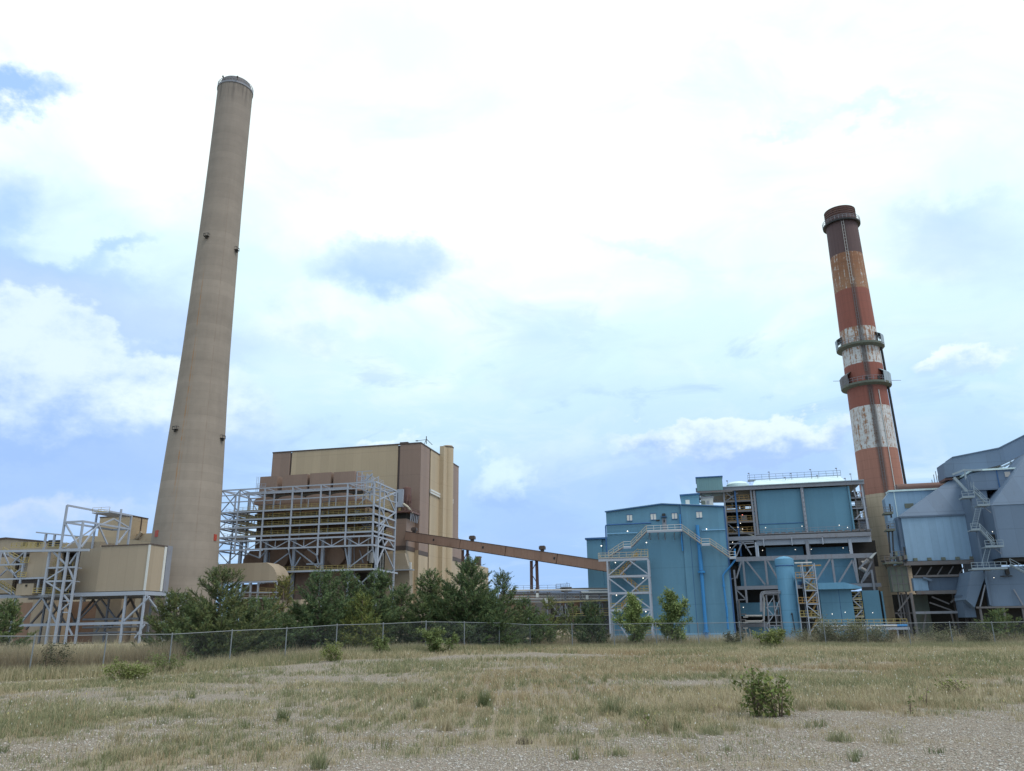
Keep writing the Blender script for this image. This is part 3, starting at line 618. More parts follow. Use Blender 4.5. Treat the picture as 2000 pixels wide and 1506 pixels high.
def left_frame():
    v = 156.5
    t = thing('steel_tower', 'open grey steel tower with cross bracing and yellow caged ladder left of the tan duct', 'steel frame', ZA(600, 1420, v))
    K = ZA(765, 368, v); M = ZA(600, 378, v + .2); dz = K[2]; ztop = ZA(607, 222, v)[2]
    uK, uM = K[0], M[0]; vR = ZA.u(1195, 432, uK)[1]; vH = (v + vR) / 2
    vb1 = ZA.u(895, 275, uM)[1]; vb2 = ZA.u(1060, 295, uM)[1]
    upright(t, (uK, v, dz), 0, .5); upright(t, (uM, v, ztop), 0, .5); upright(t, (uK, vR, dz + 3.6), ZA(1190, 570, v)[2] - 6, .45); upright(t, (uM, vb1, ztop), 9, .45); upright(t, (uK, vH + 4, dz + 4.5), ZA(1190, 570, v)[2] - 6, .45)
    u2 = ZA(645, 620, v)[0]; z2 = ZA(645, 620, v)[2]; upright(t, (u2, v - .4, z2), 0, .55)
    for a, b_ in (((uM, v, dz), (uK, v, dz)), ((uK, v, dz), (uK, vR, dz)), ((uM, v, dz), (uM, vR, dz)), ((uM, vR, dz), (uK, vR, dz)), ((uM, v, ztop), (uM, vR - 2, ztop)), ((uK, vH, dz + 3.4), (uK, vR, dz + 3.4)), ((uM, vb1, dz + 3.4), (uK, vb1, dz + 3.4))): beam(t, a, b_, .4, h=.5)
    one('deck', 'galvanised_steel', t, 'box', uM + .2, uK - .2, vH, vR, dz + 3.1, dz + 3.3)
    railing(t, (uM + .2, vH, dz + 3.4), (uK, vH, dz + 3.4)); railing(t, (uM + .2, vb1, dz + 3.4), (uM + .2, vR, dz + 3.4))
    J = ZA(728, 605, v)
    beam(t, (uM, v, dz), J, .4, 'brace'); beam(t, ZA.u(905, 400, uK), (uK, v + .5, J[2]), .4, 'brace')
    for a, b_ in (((905, 400), (985, 578)), ((1045, 345), (925, 402)), ((1045, 345), (1185, 425)), ((1180, 440), (1085, 570))):
        beam(t, ZA.u(*a, uK), ZA.u(*b_, uK), .38, 'brace')
    beam(t, (uM, vb1, dz), (uM, v + 1, J[2]), .35, 'brace')
    # lower tower panels
    zl = [ZA(650, y, v)[2] for y in (628, 790, 915, 1040)]
    uL = ZA(460, 640, v)[0]; upright(t, (uL, v, zl[0]), zl[3], .55)
    for z in zl[:3]: beam(t, (uL, v, z), (uK, v, z), .4, h=.45)
    for a, b_ in (((480, 640), (610, 770)), ((720, 645), (640, 760)), ((600, 800), (430, 905)), ((635, 800), (675, 900)), ((430, 925), (580, 1020)), ((670, 925), (600, 1010)), ((590, 1050), (640, 1110)), ((640, 1120), (570, 1180))):
        beam(t, ZA(*a, v), ZA(*b_, v), .38, 'brace')
    for y in (1100, 1205): beam(t, ZA(580, y, v), ZA(650, y, v), .3)
    for z in zl[1:]:
        railing(t, (uL - 1.5, v + 1.2, z + .2), (uK - 2.2, v + 1.2, z + .2)); one('deck', 'galvanised_steel', t, 'box', uL - 1.5, uK - 2, v + 1, v + 4, z - .05, z + .15)
    for k, (a, b_) in enumerate((((545, 590), (525, 760)), ((500, 860), (480, 1000)), ((555, 790), (545, 890)))):
        p, q = ZA(*a, v + 1.6), ZA(*b_, v + 1.6); q = (p[0], q[1], q[2]); b = MB(); b.ladder(q, p, .6)
        for i in range(8):
            z = q[2] + (p[2] - q[2]) * i / 7
            b.bar((p[0] - .45, p[1] - .7, z), (p[0] + .45, p[1] - .7, z), .06); b.bar((p[0] - .45, p[1] - .7, z), (p[0] - .45, p[1], z), .06); b.bar((p[0] + .45, p[1] - .7, z), (p[0] + .45, p[1], z), .06)
        b.build('ladder', 'yellow_rail', t)
    railing(t, ZA(440, 606, v), ZA(610, 606, v)); beam(t, ZA(335, 470, v + 3), ZA(760, 512, v + 3), .5, h=.35)
    for x, y, y2 in ((425, 482, 650), (505, 490, 600)):
        p = ZA(x, y, v + 3); upright(t, p, ZA(x, y2, v + 3)[2], .5)
    beam(t, ZA(-60, 645, v - .5), ZA(820, 632, v - .5), .5, h=.6)

def far_left_bay():
    v = 157.5
    t = thing('duct_framework', 'low steel bay with two tan boxes and yellow stairs at the left picture edge', 'steel frame', ZA(150, 1300, v))
    for (x0, y0, x1, y1, dv) in ((258, 655, 397, 893, 5.0), (150, 942, 285, 1045, 4.0)):
        a, b_ = ZA(x0, y0, v), ZA(x1, y1, v); o = one('duct_box', 'tan_duct', t, 'box', (a[0] + ZA(x0 - 25, y1, v)[0]) / 2, b_[0], v + .3, v + .3 + dv, b_[2], a[2])
    p = ZA(235, 958, v); one('port', 'dark_interior', t, 'box', p[0] - .22, p[0] + .22, v + .1, v + .29, p[2] - .22, p[2] + .22)
    for x, y, y2 in ((10, 650, 1050), (235, 640, 940), (360, 900, 1030)): p = ZA(x, y, v); upright(t, p, ZA(x - 25, y2, v)[2], .45)
    upright(t, ZA(-35, 1050, v), 0, .45); upright(t, ZA(-70, 645, v), 0, .45)
    for a, b_ in (((-80, 772, ), (225, 762)), ((-80, 905), (415, 888))): beam(t, ZA(*a, v), ZA(*b_, v), .4, h=.45)
    for a, b_ in (((30, 650), (80, 760)), ((225, 650), (110, 760)), ((0, 870), (60, 815)), ((100, 815), (160, 890)), ((230, 780), (120, 860))): beam(t, ZA(*a, v + 1), ZA(*b_, v + 1), .35, 'brace')
    for (a, b_) in (((40, 650), (205, 745)), ((60, 790), (190, 885)), ((-10, 930), (150, 1035)), ((-60, 930), (120, 1040))):
        p, q = ZA(*b_, v + 2), ZA(*a, v + 2); one('stair_flight', 'galvanised_steel', t, 'stairs', p, q, 1.0)
        for s in (-.5,): b = MB(); b.rail((p[0], p[1] + s, p[2]), (q[0], q[1] + s, q[2]), 1.1, 1.2, .11); b.build('handrail', 'yellow_rail', t)
    for a, b_ in (((190, 748), (260, 748)), ((160, 880), (235, 880)), ((190, 620), (400, 606)), ((300, 1028), (560, 1022)), ((100, 612), (330, 604))): railing(t, ZA(*a, v - .3), ZA(*b_, v - .3), t=.11, step=1.4)
    one('deck', 'dark_grating', t, 'box', ZA(-80, 640, v)[0], ZA(800, 640, v)[0], v + 4.5, v + 9, ZA(400, 640, v)[2] - .1, ZA(400, 640, v)[2] + .1)
    a, b_ = ZA(410, 520, v + 9), ZA(760, 1000, v + 9); one('duct_box', 'tan_duct', t, 'box', a[0], b_[0] + 3, v + 9.2, v + 15, b_[2], a[2] - 1.5)
    b = MB()
    for x in (455, 510): p = ZA(x, 575, v + 9); b.box(p[0] - .4, p[0] + 1.2, v + 8.9, v + 9.15, p[2] - .6, p[2] + .9)
    b.build('port', 'dark_interior', t)
    b = MB(); a, b_ = ZA(-80, 662, v + 8.6), ZA(765, 1040, v + 8.6); b.box(a[0], b_[0], v + 8.6, v + 9.0, b_[2], a[2]); b.build('dark_recess_sheet', 'dark_brown_trim', t)  # dark sheet added as painted shade behind the rails and boxes
    for x, yt, yb in ((20, 700, 1030), (205, 690, 890), (520, 700, 1000), (690, 690, 1000)): p, q = ZA(x, yt, v + 8), ZA(x + 90, yb, v + 8); one('duct_box', 'tan_duct', t, 'box', p[0], q[0], v + 7.6, v + 8.5, q[2], p[2])
    # the shaded space behind the legs
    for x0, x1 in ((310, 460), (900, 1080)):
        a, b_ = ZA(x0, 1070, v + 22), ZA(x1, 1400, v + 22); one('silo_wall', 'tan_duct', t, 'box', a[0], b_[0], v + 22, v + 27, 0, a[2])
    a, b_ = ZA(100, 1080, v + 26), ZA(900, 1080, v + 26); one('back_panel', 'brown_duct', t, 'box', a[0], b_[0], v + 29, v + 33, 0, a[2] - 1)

def far_left_buildings():
    v = 215.0
    t = thing('building', 'low tan shed with shallow gable behind the yellow rails at far left', 'building', ZA(0, 1200, v))
    a, k, r = ZA(-300, 570, v), ZA(60, 530, v), ZA(470, 568, v)
    MB().prism([(a[0], 0), (r[0], 0), (r[0], r[2]), (k[0], k[2]), (a[0], a[2])], v, v + 25).build('wall', 'tan_duct', t)
    MB().prism([(a[0], a[2] + .02), (k[0], k[2] + .02), (r[0] + .3, r[2] + .02), (r[0] + .3, r[2] + .5), (k[0], k[2] + .5), (a[0], a[2] + .5)], v - .4, v + 25.2).build('roof', 'dark_brown_trim', t)
    for x in (233, 349):
        p = ZA(x, 578, v); o = one('window', 'dark_interior', t, 'box', p[0] - .9, p[0] + .9, v - .08, v - .01, p[2] - .7, p[2] + .7)
        b = MB(); b.bar((p[0], v - .1, p[2] - .7), (p[0], v - .1, p[2] + .7), .1); b.build('frame', 'rusty_steel', o)
    v = 212.0
    t = thing('building', 'tan block building with flat roofs right behind the open steel tower', 'building', ZA(1200, 1200, v))
    a, b_, c = ZA(1070, 330, v), ZA(1215, 322, v), None
    vr = ZA.u(1362, 350, b_[0])[1]
    MB().box(a[0] - 6, b_[0], v, vr, 0, b_[2]).build('wall', 'tan_cladding', t)
    one('roof', 'dark_brown_trim', t, 'box', a[0] - 6.1, b_[0] + .15, v - .15, vr, b_[2] + .02, b_[2] + .35)
    p = ZA.u(1300, 330, b_[0]); one('downpipe', 'dark_brown_trim', t, 'box', b_[0] + .01, b_[0] + .25, p[1], p[1] + .3, 0, b_[2])
    a2, b2 = ZA(690, 505, v - 4), ZA(1400, 560, v - 4)
    MB().prism([(a2[0], 0), (b2[0], 0), (b2[0], ZA(1400, 555, v - 4)[2]), (ZA(1100, 530, v - 4)[0], ZA(1100, 522, v - 4)[2]), (ZA(800, 505, v - 4)[0], ZA(800, 498, v - 4)[2]), (a2[0], ZA(690, 510, v - 4)[2])], v - 4, v - .05).build('annex', 'tan_cladding', t)
    u3 = ZA(1362, 466, v)[0]; z3 = ZA(1362, 466, v)[2]; MB().box(b_[0] + .05, u3 + 5, v + 3, v + 12, 0, z3).build('annex', 'tan_cladding', t)
    p = ZA(1345, 485, v); one('pipe', 'tan_duct', t, 'tube', [(b_[0] + .1, v + 2.4, p[2] - 1.2), (b_[0] + 1.2, v + 2.4, p[2] - .6), (b_[0] + 2.2, v + 2.4, p[2] + 1)], .5, 8)
    railing(t, ZA(1120, 530, v - 4), ZA(1390, 560, v - 4), 'tan_duct')
left_ducts(); left_frame(); far_left_bay(); far_left_buildings()

# ------------------------------------------------------------------ steel framed reactor (grey frame, brown ducts)
def reactor():
    v0 = 214.6; v1 = v0 + 3.0; v2 = v0 + 16.5
    t = thing('reactor_framework', 'huge open grey steel frame holding stacked decks with yellow rails before the brown block', 'steel frame', ZB(770, 1500, v0))
    xs = [145, 305, 525, 765, 1010, 1240, 1470]; ys = [530, 515, 500, 490, 465, 455, 447]
    U = [ZB(x, y, v0)[0] for x, y in zip(xs, ys)]; zt = ZB(1470, 449, v0)[2]
    zr = lambda y: ZB(1455, y, v0)[2]
    lv = {k: zr(y) for k, y in dict(c2=498, d0=560, d1=652, d2=724, d3=795, d4=877, tt=914, tb=994, pl=1202).items()}
    low = [lv['pl'] + 3, lv['tb'] - 1, ZB(470, 1105, v0)[2], ZB(725, 1040, v0)[2], ZB(970, 1085, v0)[2], ZB(1215, 1000, v0)[2], ZB(1450, 985, v0)[2]]
    for u, z in zip(U, low): upright(t, (u, v0, zt), z, .5)
    for u in U[1:]: upright(t, (u + .25, v1, lv['tt']), 0, 1.0)
    uR = U[-1] + .3; MBv = [v1, v0 + 10, v2]
    for u in (U[0], U[1], U[3], U[5], uR): upright(t, (u, v2, zt), 0, .6)
    upright(t, (uR, v0 + 7, zt), lv['tt'], .4); upright(t, (uR + .3, v1, zt), lv['tt'], .45); upright(t, (U[0], v0 + 8, zt), 0, .5)
    for u in U[1:-1]: upright(t, (u + 1.1, v1 + .6, zt - .3), lv['tt'], .42)
    for a_, b__ in zip(U[1:-1], U[2:]): upright(t, ((a_ + b__) / 2 + .4, v0 + .6, lv['d0']), lv['d1'], .26); upright(t, ((a_ + b__) / 2 + .4, v0 + 5.0, lv['d1']), lv['tt'], .3, mat='grey_steel')
    for k in ('c2', 'd0'): beam(t, (U[0], v0, lv[k]), (uR, v0, lv[k]), .35)
    beam(t, (U[0], v0, zt), (uR, v0, zt), .45); beam(t, (U[1], v0 + 2.5, lv['c2'] + .7), (U[-2], v0 + 2.5, lv['c2'] + .7), .6, h=1.0)
    for k in ('d1', 'd2', 'd3', 'd4', 'tt', 'tb'):
        beam(t, (U[0], v0, lv[k]), (uR, v0, lv[k]), .4, h=.55); beam(t, (uR, v0, lv[k]), (uR, v2, lv[k]), .4, h=.55); beam(t, (U[0], v0, lv[k]), (U[0], v2, lv[k]), .4, h=.45)
    beam(t, (uR, v0, zt), (uR, v2, zt), .4, h=.5); beam(t, (U[0], v0, zt), (U[0], v2, zt), .4, h=.5); beam(t, (U[0], v2, zt), (uR, v2, zt), .4, h=.5); [beam(t, (u, v0, zt), (u, v2, zt), .3) for u in U[1:-1]]; [beam(t, (U[i], v0, zt), (U[i + 1], v2, zt), .25, 'brace') for i in (0, 5)]; [beam(t, (U[i + 1], v0, zt), (U[i], v2, zt), .25, 'brace') for i in (0, 5)]
    for k in ('c2', 'd0'): beam(t, (uR, v0, lv[k]), (uR, v2, lv[k]), .3)
    beam(t, (U[2] + 1, v0 + .5, lv['pl']), (uR, v0 + .5, lv['pl']), .5, h=.6); beam(t, (uR, v0, lv['pl']), (uR, v2 + 3, lv['pl']), .5, h=.6)
    zlo = zr(1240)
    # decks with rails
    for k in ('d1', 'd2', 'd3', 'd4'):
        one('deck', 'dark_grating', t, 'box', U[1] - 1, uR - .6, v0 + .3, v0 + 5.2, lv[k] + .28, lv[k] + .4)
        one('deck', 'galvanised_steel', t, 'box', U[0] + .3, U[1] - 1.2, v0 + 1, v2, lv[k] + .28, lv[k] + .4)
        railing(t, (U[1] - .5, v0 + .5, lv[k] + .4), (uR - 1, v0 + .5, lv[k] + .4), step=1.8, t=.085); railing(t, (uR - .6, v0 + 1, lv[k] + .4), (uR - .6, v2 - 1, lv[k] + .4), step=1.8, t=.085)
        railing(t, (U[0] + 1.2, v0 + 1.5, lv[k] + .4), (U[0] + 1.2, v2 - 2, lv[k] + .4), step=2.2)
        pass
        one('deck', 'dark_grating', t, 'box', uR - 4, uR - .7, v0 + 5.4, v2, lv[k] + .28, lv[k] + .4)
    railing(t, (U[2] + 2, v0 + .6, lv['pl'] + .3), (uR - .4, v0 + .6, lv['pl'] + .3), step=1.8, t=.085); one('deck', 'dark_grating', t, 'box', U[2] + 1, uR - .6, v0 + .9, v0 + 12, lv['pl'] - .1, lv['pl'] + .1)
    for i in range(3): one('ladder', 'yellow_rail', t, 'ladder', (U[1] + 14 + 12 * i, v0 + 3.4, lv['d4'] + .4), (U[1] + 14 + 12 * i, v0 + 3.4, lv['d1'] + 1.4), .6)
    # X knots in the end bays
    def X(p, q, r, s, w=.33): beam(t, p, q, w, 'brace'); beam(t, r, s, w, 'brace')
    for i in (0,):
        X((U[0], v0 + .3, zt), (U[1], v0 + .3, lv['d1']), (U[0], v0 + .3, lv['d1']), (U[1], v0 + .3, zt)); X((U[0], v0 + .3, lv['d1']), (U[1], v0 + .3, lv['d3']), (U[0], v0 + .3, lv['d3']), (U[1], v0 + .3, lv['d1'])); X((U[0], v0 + .3, lv['d3']), (U[1], v0 + .3, lv['tb']), (U[0], v0 + .3, lv['tb']), (U[1], v0 + .3, lv['d3']))
        X((U[0], v2, zt), (U[1], v2, lv['d2']), (U[0], v2, lv['d2']), (U[1], v2, zt))
    X((U[0], v0 + 1, lv['tb']), (U[1], v1, lv['pl']), (U[0], v0 + 1, lv['pl']), (U[1], v1, lv['tb'])); X((U[0], v2, lv['tb']), (U[1], v2, lv['pl']), (U[0], v2, lv['pl']), (U[1], v2, lv['tb']))
    X((U[1], v2, lv['tb']), (U[2], v2, lv['pl']), (U[1], v2, lv['pl']), (U[2], v2, lv['tb']))
    um = (U[5] + U[6]) / 2
    for za, zb in ((lv['d0'], lv['d1'] + .2), (lv['d2'], lv['d3']), ): X((U[5] + 1, v0 + 4, zb), (um, v0 + 4, za), (U[6], v0 + 4, zb), (um, v0 + 4, za))
    X((U[5] + 1, v0 + 4, lv['d4']), (um + 1, v0 + 4, lv['d3']), (U[6], v0 + 4, lv['d4']), (um - 1, v0 + 4, lv['d3']))
    X((U[5], v0 + 6, zt), (U[6], v0 + 6, lv['d0']), (U[5], v0 + 6, lv['d0']), (U[6], v0 + 6, zt))
    # right end face bracing
    vm = (v0 + v2) / 2
    for a, b_ in ((((v0 + 1), lv['d1'] + 1.5), (v2 - .5, zt - .6)), ((v0 + 2, lv['d3'] - 1), (v2 - .5, lv['d1'])), ((v1, lv['d4']), (vm + 1, lv['d2'])), ((v1 + 2, lv['d1'] - .3), (vm + 3, lv['d3'])), ((v1, lv['tt']), (vm, lv['d3'])), ((vm, lv['c2']), (v2, lv['d1'])),
                  ((v1, lv['pl'] + 1), (vm, lv['tb'])), ((v2, lv['pl'] + 1), (vm, lv['tb'])), ((v1, lv['tb'] + .5), (vm - 2, lv['tt'])), ((vm, lv['tb'] + .5), (vm - 2, lv['tt'])), ((vm, lv['tb'] + .5), (vm + 3, lv['tt'])), ((v2, lv['tb'] + .5), (vm + 3, lv['tt'])), ((v1 + 1, zlo - 4), (vm, lv['pl'])), ((v2, zlo - 6), (vm, lv['pl']))):
        beam(t, (uR, *a), (uR, *b_), .42, 'brace')
    # deep truss under the decks
    for i in range(1, 6):
        ua, ub = U[i], U[i + 1]; m_ = (ua + ub) / 2
        beam(t, (ua, v0 + .2, lv['tt'] - .2), (m_, v0 + .2, lv['tb'] + .2), .3, 'brace'); beam(t, (ub, v0 + .2, lv['tt'] - .2), (m_, v0 + .2, lv['tb'] + .2), .3, 'brace'); beam(t, (m_, v0 + .2, lv['tb']), (m_, v0 + .2, lv['tt']), .22, 'brace')
    # long raking braces to the thick legs
    for (x0, y0, x1, y1) in ((580, 1170, 735, 1060), (790, 1040, 985, 1190), (1010, 1160, 880, 1160), (1255, 1185, 1450, 1035), (1260, 1230, 1420, 1390), (1460, 1230, 1290, 1380), (1215, 1020, 1245, 1190), (725, 1035, 755, 1180), (970, 1090, 990, 1180), (1450, 1000, 1480, 1170), (470, 1110, 520, 1060), (970, 1085, 890, 1030), (300, 1040, 470, 1105), (780, 1180, 830, 1100)):
        beam(t, ZB(x0, y0, v1 - .6), ZB(x1, y1, v1 - .6), .42, 'brace')
    # brown reactor casing and its inlet hoods
    uA, uB = U[1] + 3.5, U[5] + 3.4
    MB().box(uA, uB, v0 + 5.4, v0 + 15.5, lv['d4'] - 3, lv['d1'] + 3.0).build('reactor_casing', 'brown_duct', t)
    hx = [(480, 640, 405, 500), (675, 900, 392, 485), (912, 1105, 375, 470), (1117, 1312, 365, 455)]
    for x0, x1, ya, yb in hx:
        a, b_ = ZB(x0, ya, v0 + 7), ZB(x1 - 18, yb, v0 + 7)
        h = MB().box(a[0], b_[0], v0 + 7, v0 + 15, zt - .5, a[2]).build('inlet_hood', 'brown_cladding', t)
        mb = MB(); n = 10; um_ = (a[0] + b_[0]) / 2; hw = (b_[0] - a[0]) / 2 + .8; zc = lv['d1'] + 3.05
        prof = [(um_ + hw * cos(pi - pi * i / n), zc + (lv['c2'] - zc) * sin(pi * i / n) ** .5) for i in range(n + 1)]
        mb.prism(prof, v0 + 5.6, v0 + 15).build('hood_base', 'brown_cladding', t)
    one('crane_beam', 'dark_interior', t, 'box', U[1] + 5, U[5] + 2, v0 + 6, v0 + 6.8, zt - 2.2, zt - 1.2)
    b = MB(); p = ZB(455, 460, v0 + 6); b.ladder((p[0], p[1], zt), (p[0], p[1], p[2] + 2.2), .7); b.rail((p[0], p[1], zt + 1.6), (p[0] + 3, p[1], zt + 1.6)); b.build('ladder', 'galvanised_steel', t)
    # roof truss cage on the right top
    p0 = ZB(1315, 440, v0 + 8); p1 = ZB(1445, 440, v0 + 8); zc = ZB(1330, 360, v0 + 8)[2]
    for i in range(4):
        u = p0[0] + (p1[0] - p0[0]) * i / 3; upright(t, (u, v0 + 8, zc - (.8 if i > 1 else 0)), zt, .28); upright(t, (u, v0 + 13, zc - (.8 if i > 1 else 0)), zt, .28)
    for z in (zc, zc - 1.6, zc - 3): beam(t, (p0[0], v0 + 8, z), (p1[0], v0 + 8, z), .22)
    beam(t, ZB(1385, 440, v0 + 8), ZB(1452, 378, v0 + 8), .5, 'brace'); beam(t, (p0[0], v0 + 8, zt), (p1[0], v0 + 13, zc - 1), .25, 'brace')
    railing(t, (U[5] + 4, v0 + .4, zt + .2), (uR, v0 + .4, zt + .2), 'galvanised_steel', step=1.6); railing(t, (uR, v0 + .4, zt + .2), (uR, v0 + 6, zt + .2), 'galvanised_steel', step=1.6)
    # near-black sheet painting the shade behind, and the round ducts below
    one('shade_backing', 'dark_interior', t, 'box', U[1] + 6, U[5] + 6, v0 + 15.8, v0 + 16.2, 2, lv['d4'] + 4)
    for (x0, x1) in ((575, 745), (868, 985), (1078, 1228)):
        c0, c1 = ZB(x0, 1100, v0 + 7), ZB(x1, 1100, v0 + 7); r = (c1[0] - c0[0]) / 2; zc = ZB(800, 1105, v0 + 7)[2]
        MB().tube([((c0[0] + c1[0]) / 2, v0 + 5.5, zc), ((c0[0] + c1[0]) / 2, v0 + 15, zc)], r, 40).build('round_duct', 'brown_duct', t, False)
    one('shade_backing', 'brown_duct', t, 'box', U[1] + 7, U[5] + 4, v0 + 7.2, v0 + 7.6, lv['pl'], lv['tb'] + 1)  # brown sheet added to darken the space between the drums
    q = rng.random((40, 4))
    for i in range(16):
        u = U[1] + 2 + (U[5] - U[1]) * q[i, 0]; z = (lv['d1'], lv['d2'], lv['d3'], lv['d4'])[i % 4] + .4
        if i % 2: MB().box(u, u + .8 + q[i, 1], v0 + 3, v0 + 4, z, z + .8 + q[i, 2]).build('equipment', ('grey_steel', 'rusty_steel', 'pipe_lagging')[i % 3], t)
        else: MB().tube([(u, v0 + 4.4, z), (u, v0 + 4.4, z + 2.2), (u + 2 + 3 * q[i, 3], v0 + 4.4, z + 2.2)], .16, 8).build('pipe', 'pipe_lagging' if i % 4 else 'rusty_steel', t, True)
    for i in range(9):
        u = U[5] + 1.5 + (U[6] - U[5] - 2) * q[20 + i, 0]; vv = v0 + 4 + 9 * q[20 + i, 1]; za, zb_ = sorted((lv['pl'] + 2 + 18 * q[20 + i, 2], lv['pl'] + 2 + 24 * q[20 + i, 3])); MB().tube([(u, vv, za), (u, vv, zb_ + 2), (u + 1.2, vv, zb_ + 2)], .2, 8).build('pipe', 'pipe_lagging' if i % 2 else 'rusty_steel', t, True)
    for (x0, x1, yt) in ((632, 742, 1238), (785, 992, 1238), (1020, 1228, 1232)):
        a, b_ = ZB(x0, yt, v0 + 5), ZB(x1, yt, v0 + 5); MB().box(a[0], b_[0], v0 + 5, v0 + 12, 0, a[2]).build('fan_casing', 'brown_cladding', t)
    a, b_ = ZB(335, 1090, v0 + 6), ZB(470, 1145, v0 + 6); MB().prism([(a[0], b_[2] - 4), (b_[0], b_[2] - 4), (b_[0] + 2, a[2] + 1.5), (a[0] + 2, a[2] + 1.5), (a[0], a[2] - 1)], v0 + 6, v0 + 13).build('transition_duct', 'brown_duct', t)
    for x, y0, y1 in ((1390, 1010, 1160), (1440, 1060, 1150)): p = ZB(x, y0, v0 + 9); MB().tube([p, (p[0], p[1], ZB(x, y1, v0 + 9)[2])], .8, 12).build('pipe', 'pipe_lagging', t)
    for (x0, y0, x1, y1) in ((1290, 1010, 1300, 1400), (1340, 1040, 1370, 1150), (560, 1060, 555, 1160), (960, 1190, 955, 1340)):
        beam(t, ZB(x0, y0, v0 + 5), ZB(x1, y1, v0 + 5), .28, 'brace', 'grey_steel')
    p = ZB(1530, 1150, v0 + 6); b = MB(); b.ladder((p[0], p[1], lv['pl']), (p[0], p[1], lv['pl'] + 5), .9); b.build('ladder', 'white_paint', t)
reactor()

# ------------------------------------------------------------------ curved tan duct and its stand by the chimney
def curved_duct():
    v = 203.0
    t = thing('flue_duct', 'rounded tan duct coming out right of the concrete chimney on a small steel stand', 'duct', ZB(400, 1500, v))
    z0, z1 = ZB(350, 1308, v)[2], ZB(400, 1150, v)[2]; u0, u1 = ZB(-60, 1150, v)[0], ZB(628, 1250, v)[0]
    b = MB(); r = 5.0; pl = [(u0, v), (u1 - 1.0, v)] + [(u1 - r + r * sin(i * pi / 16), v + r - r * cos(i * pi / 16) + .6) for i in range(2, 9)] + [(u1, v + 14), (u0, v + 14)]
    # in elevation the near end rolls down over a big radius
    pf = [(u0, z0), (u1, z0)]; R = min(z1 - z0, 6.2)
    pf += [(u1 - R + R * cos(i * pi / 20), z1 - R + R * sin(i * pi / 20)) for i in range(0, 9)] + [(u1 - R + R * .25, z1), (u0, z1)]
    MB().prism(pf, v, v + 7).build('duct_body', 'tan_duct', t)
    zb = z0 - .3
    beam(t, (u0, v, zb), (u1, v, zb), .4, h=.5)
    for x in (150, 395, 460, 620): p = ZB(x, 1325, v); upright(t, (p[0], v + .3, zb), 0, .55 if x in (395, 460) else .35)
    beam(t, ZB(395, 1320, v), ZB(300, 1470, v), .45, 'brace'); beam(t, ZB(120, 1330, v + 2), ZB(60, 1400, v + 2), .35, 'brace'); beam(t, ZB(200, 1320, v + 2), ZB(320, 1440, v + 2), .3, 'brace', 'grey_steel'); beam(t, ZB(320, 1320, v + 2), ZB(220, 1440, v + 2), .3, 'brace', 'grey_steel')
    for y in (1405, 1455): beam(t, ZB(250, y, v), ZB(640, y, v), .3)
    railing(t, ZB(470, 1400, v), ZB(705, 1410, v)); railing(t, ZB(330, 1450, v), ZB(560, 1450, v), 'cream_rail')
    one('casing', 'brown_duct', t, 'box', ZB(330, 1330, v + 3)[0], ZB(560, 1330, v + 3)[0], v + 3, v + 6, 0, zb - .4)
    v = 200.0
    t = thing('building', 'low tan flat wall building showing between the pines below the steel frame', 'building', ZB(680, 1550, v))
    a, b_ = ZB(500, 1478, v), ZB(835, 1462, v)
    MB().box(a[0], b_[0], v, v + 10, 0, b_[2]).build('wall', 'tan_duct', t); one('roof_edge', 'dark_brown_trim', t, 'box', a[0] - .05, b_[0] + .05, v - .1, v - .01, b_[2] - .1, b_[2] + .12)
curved_duct()

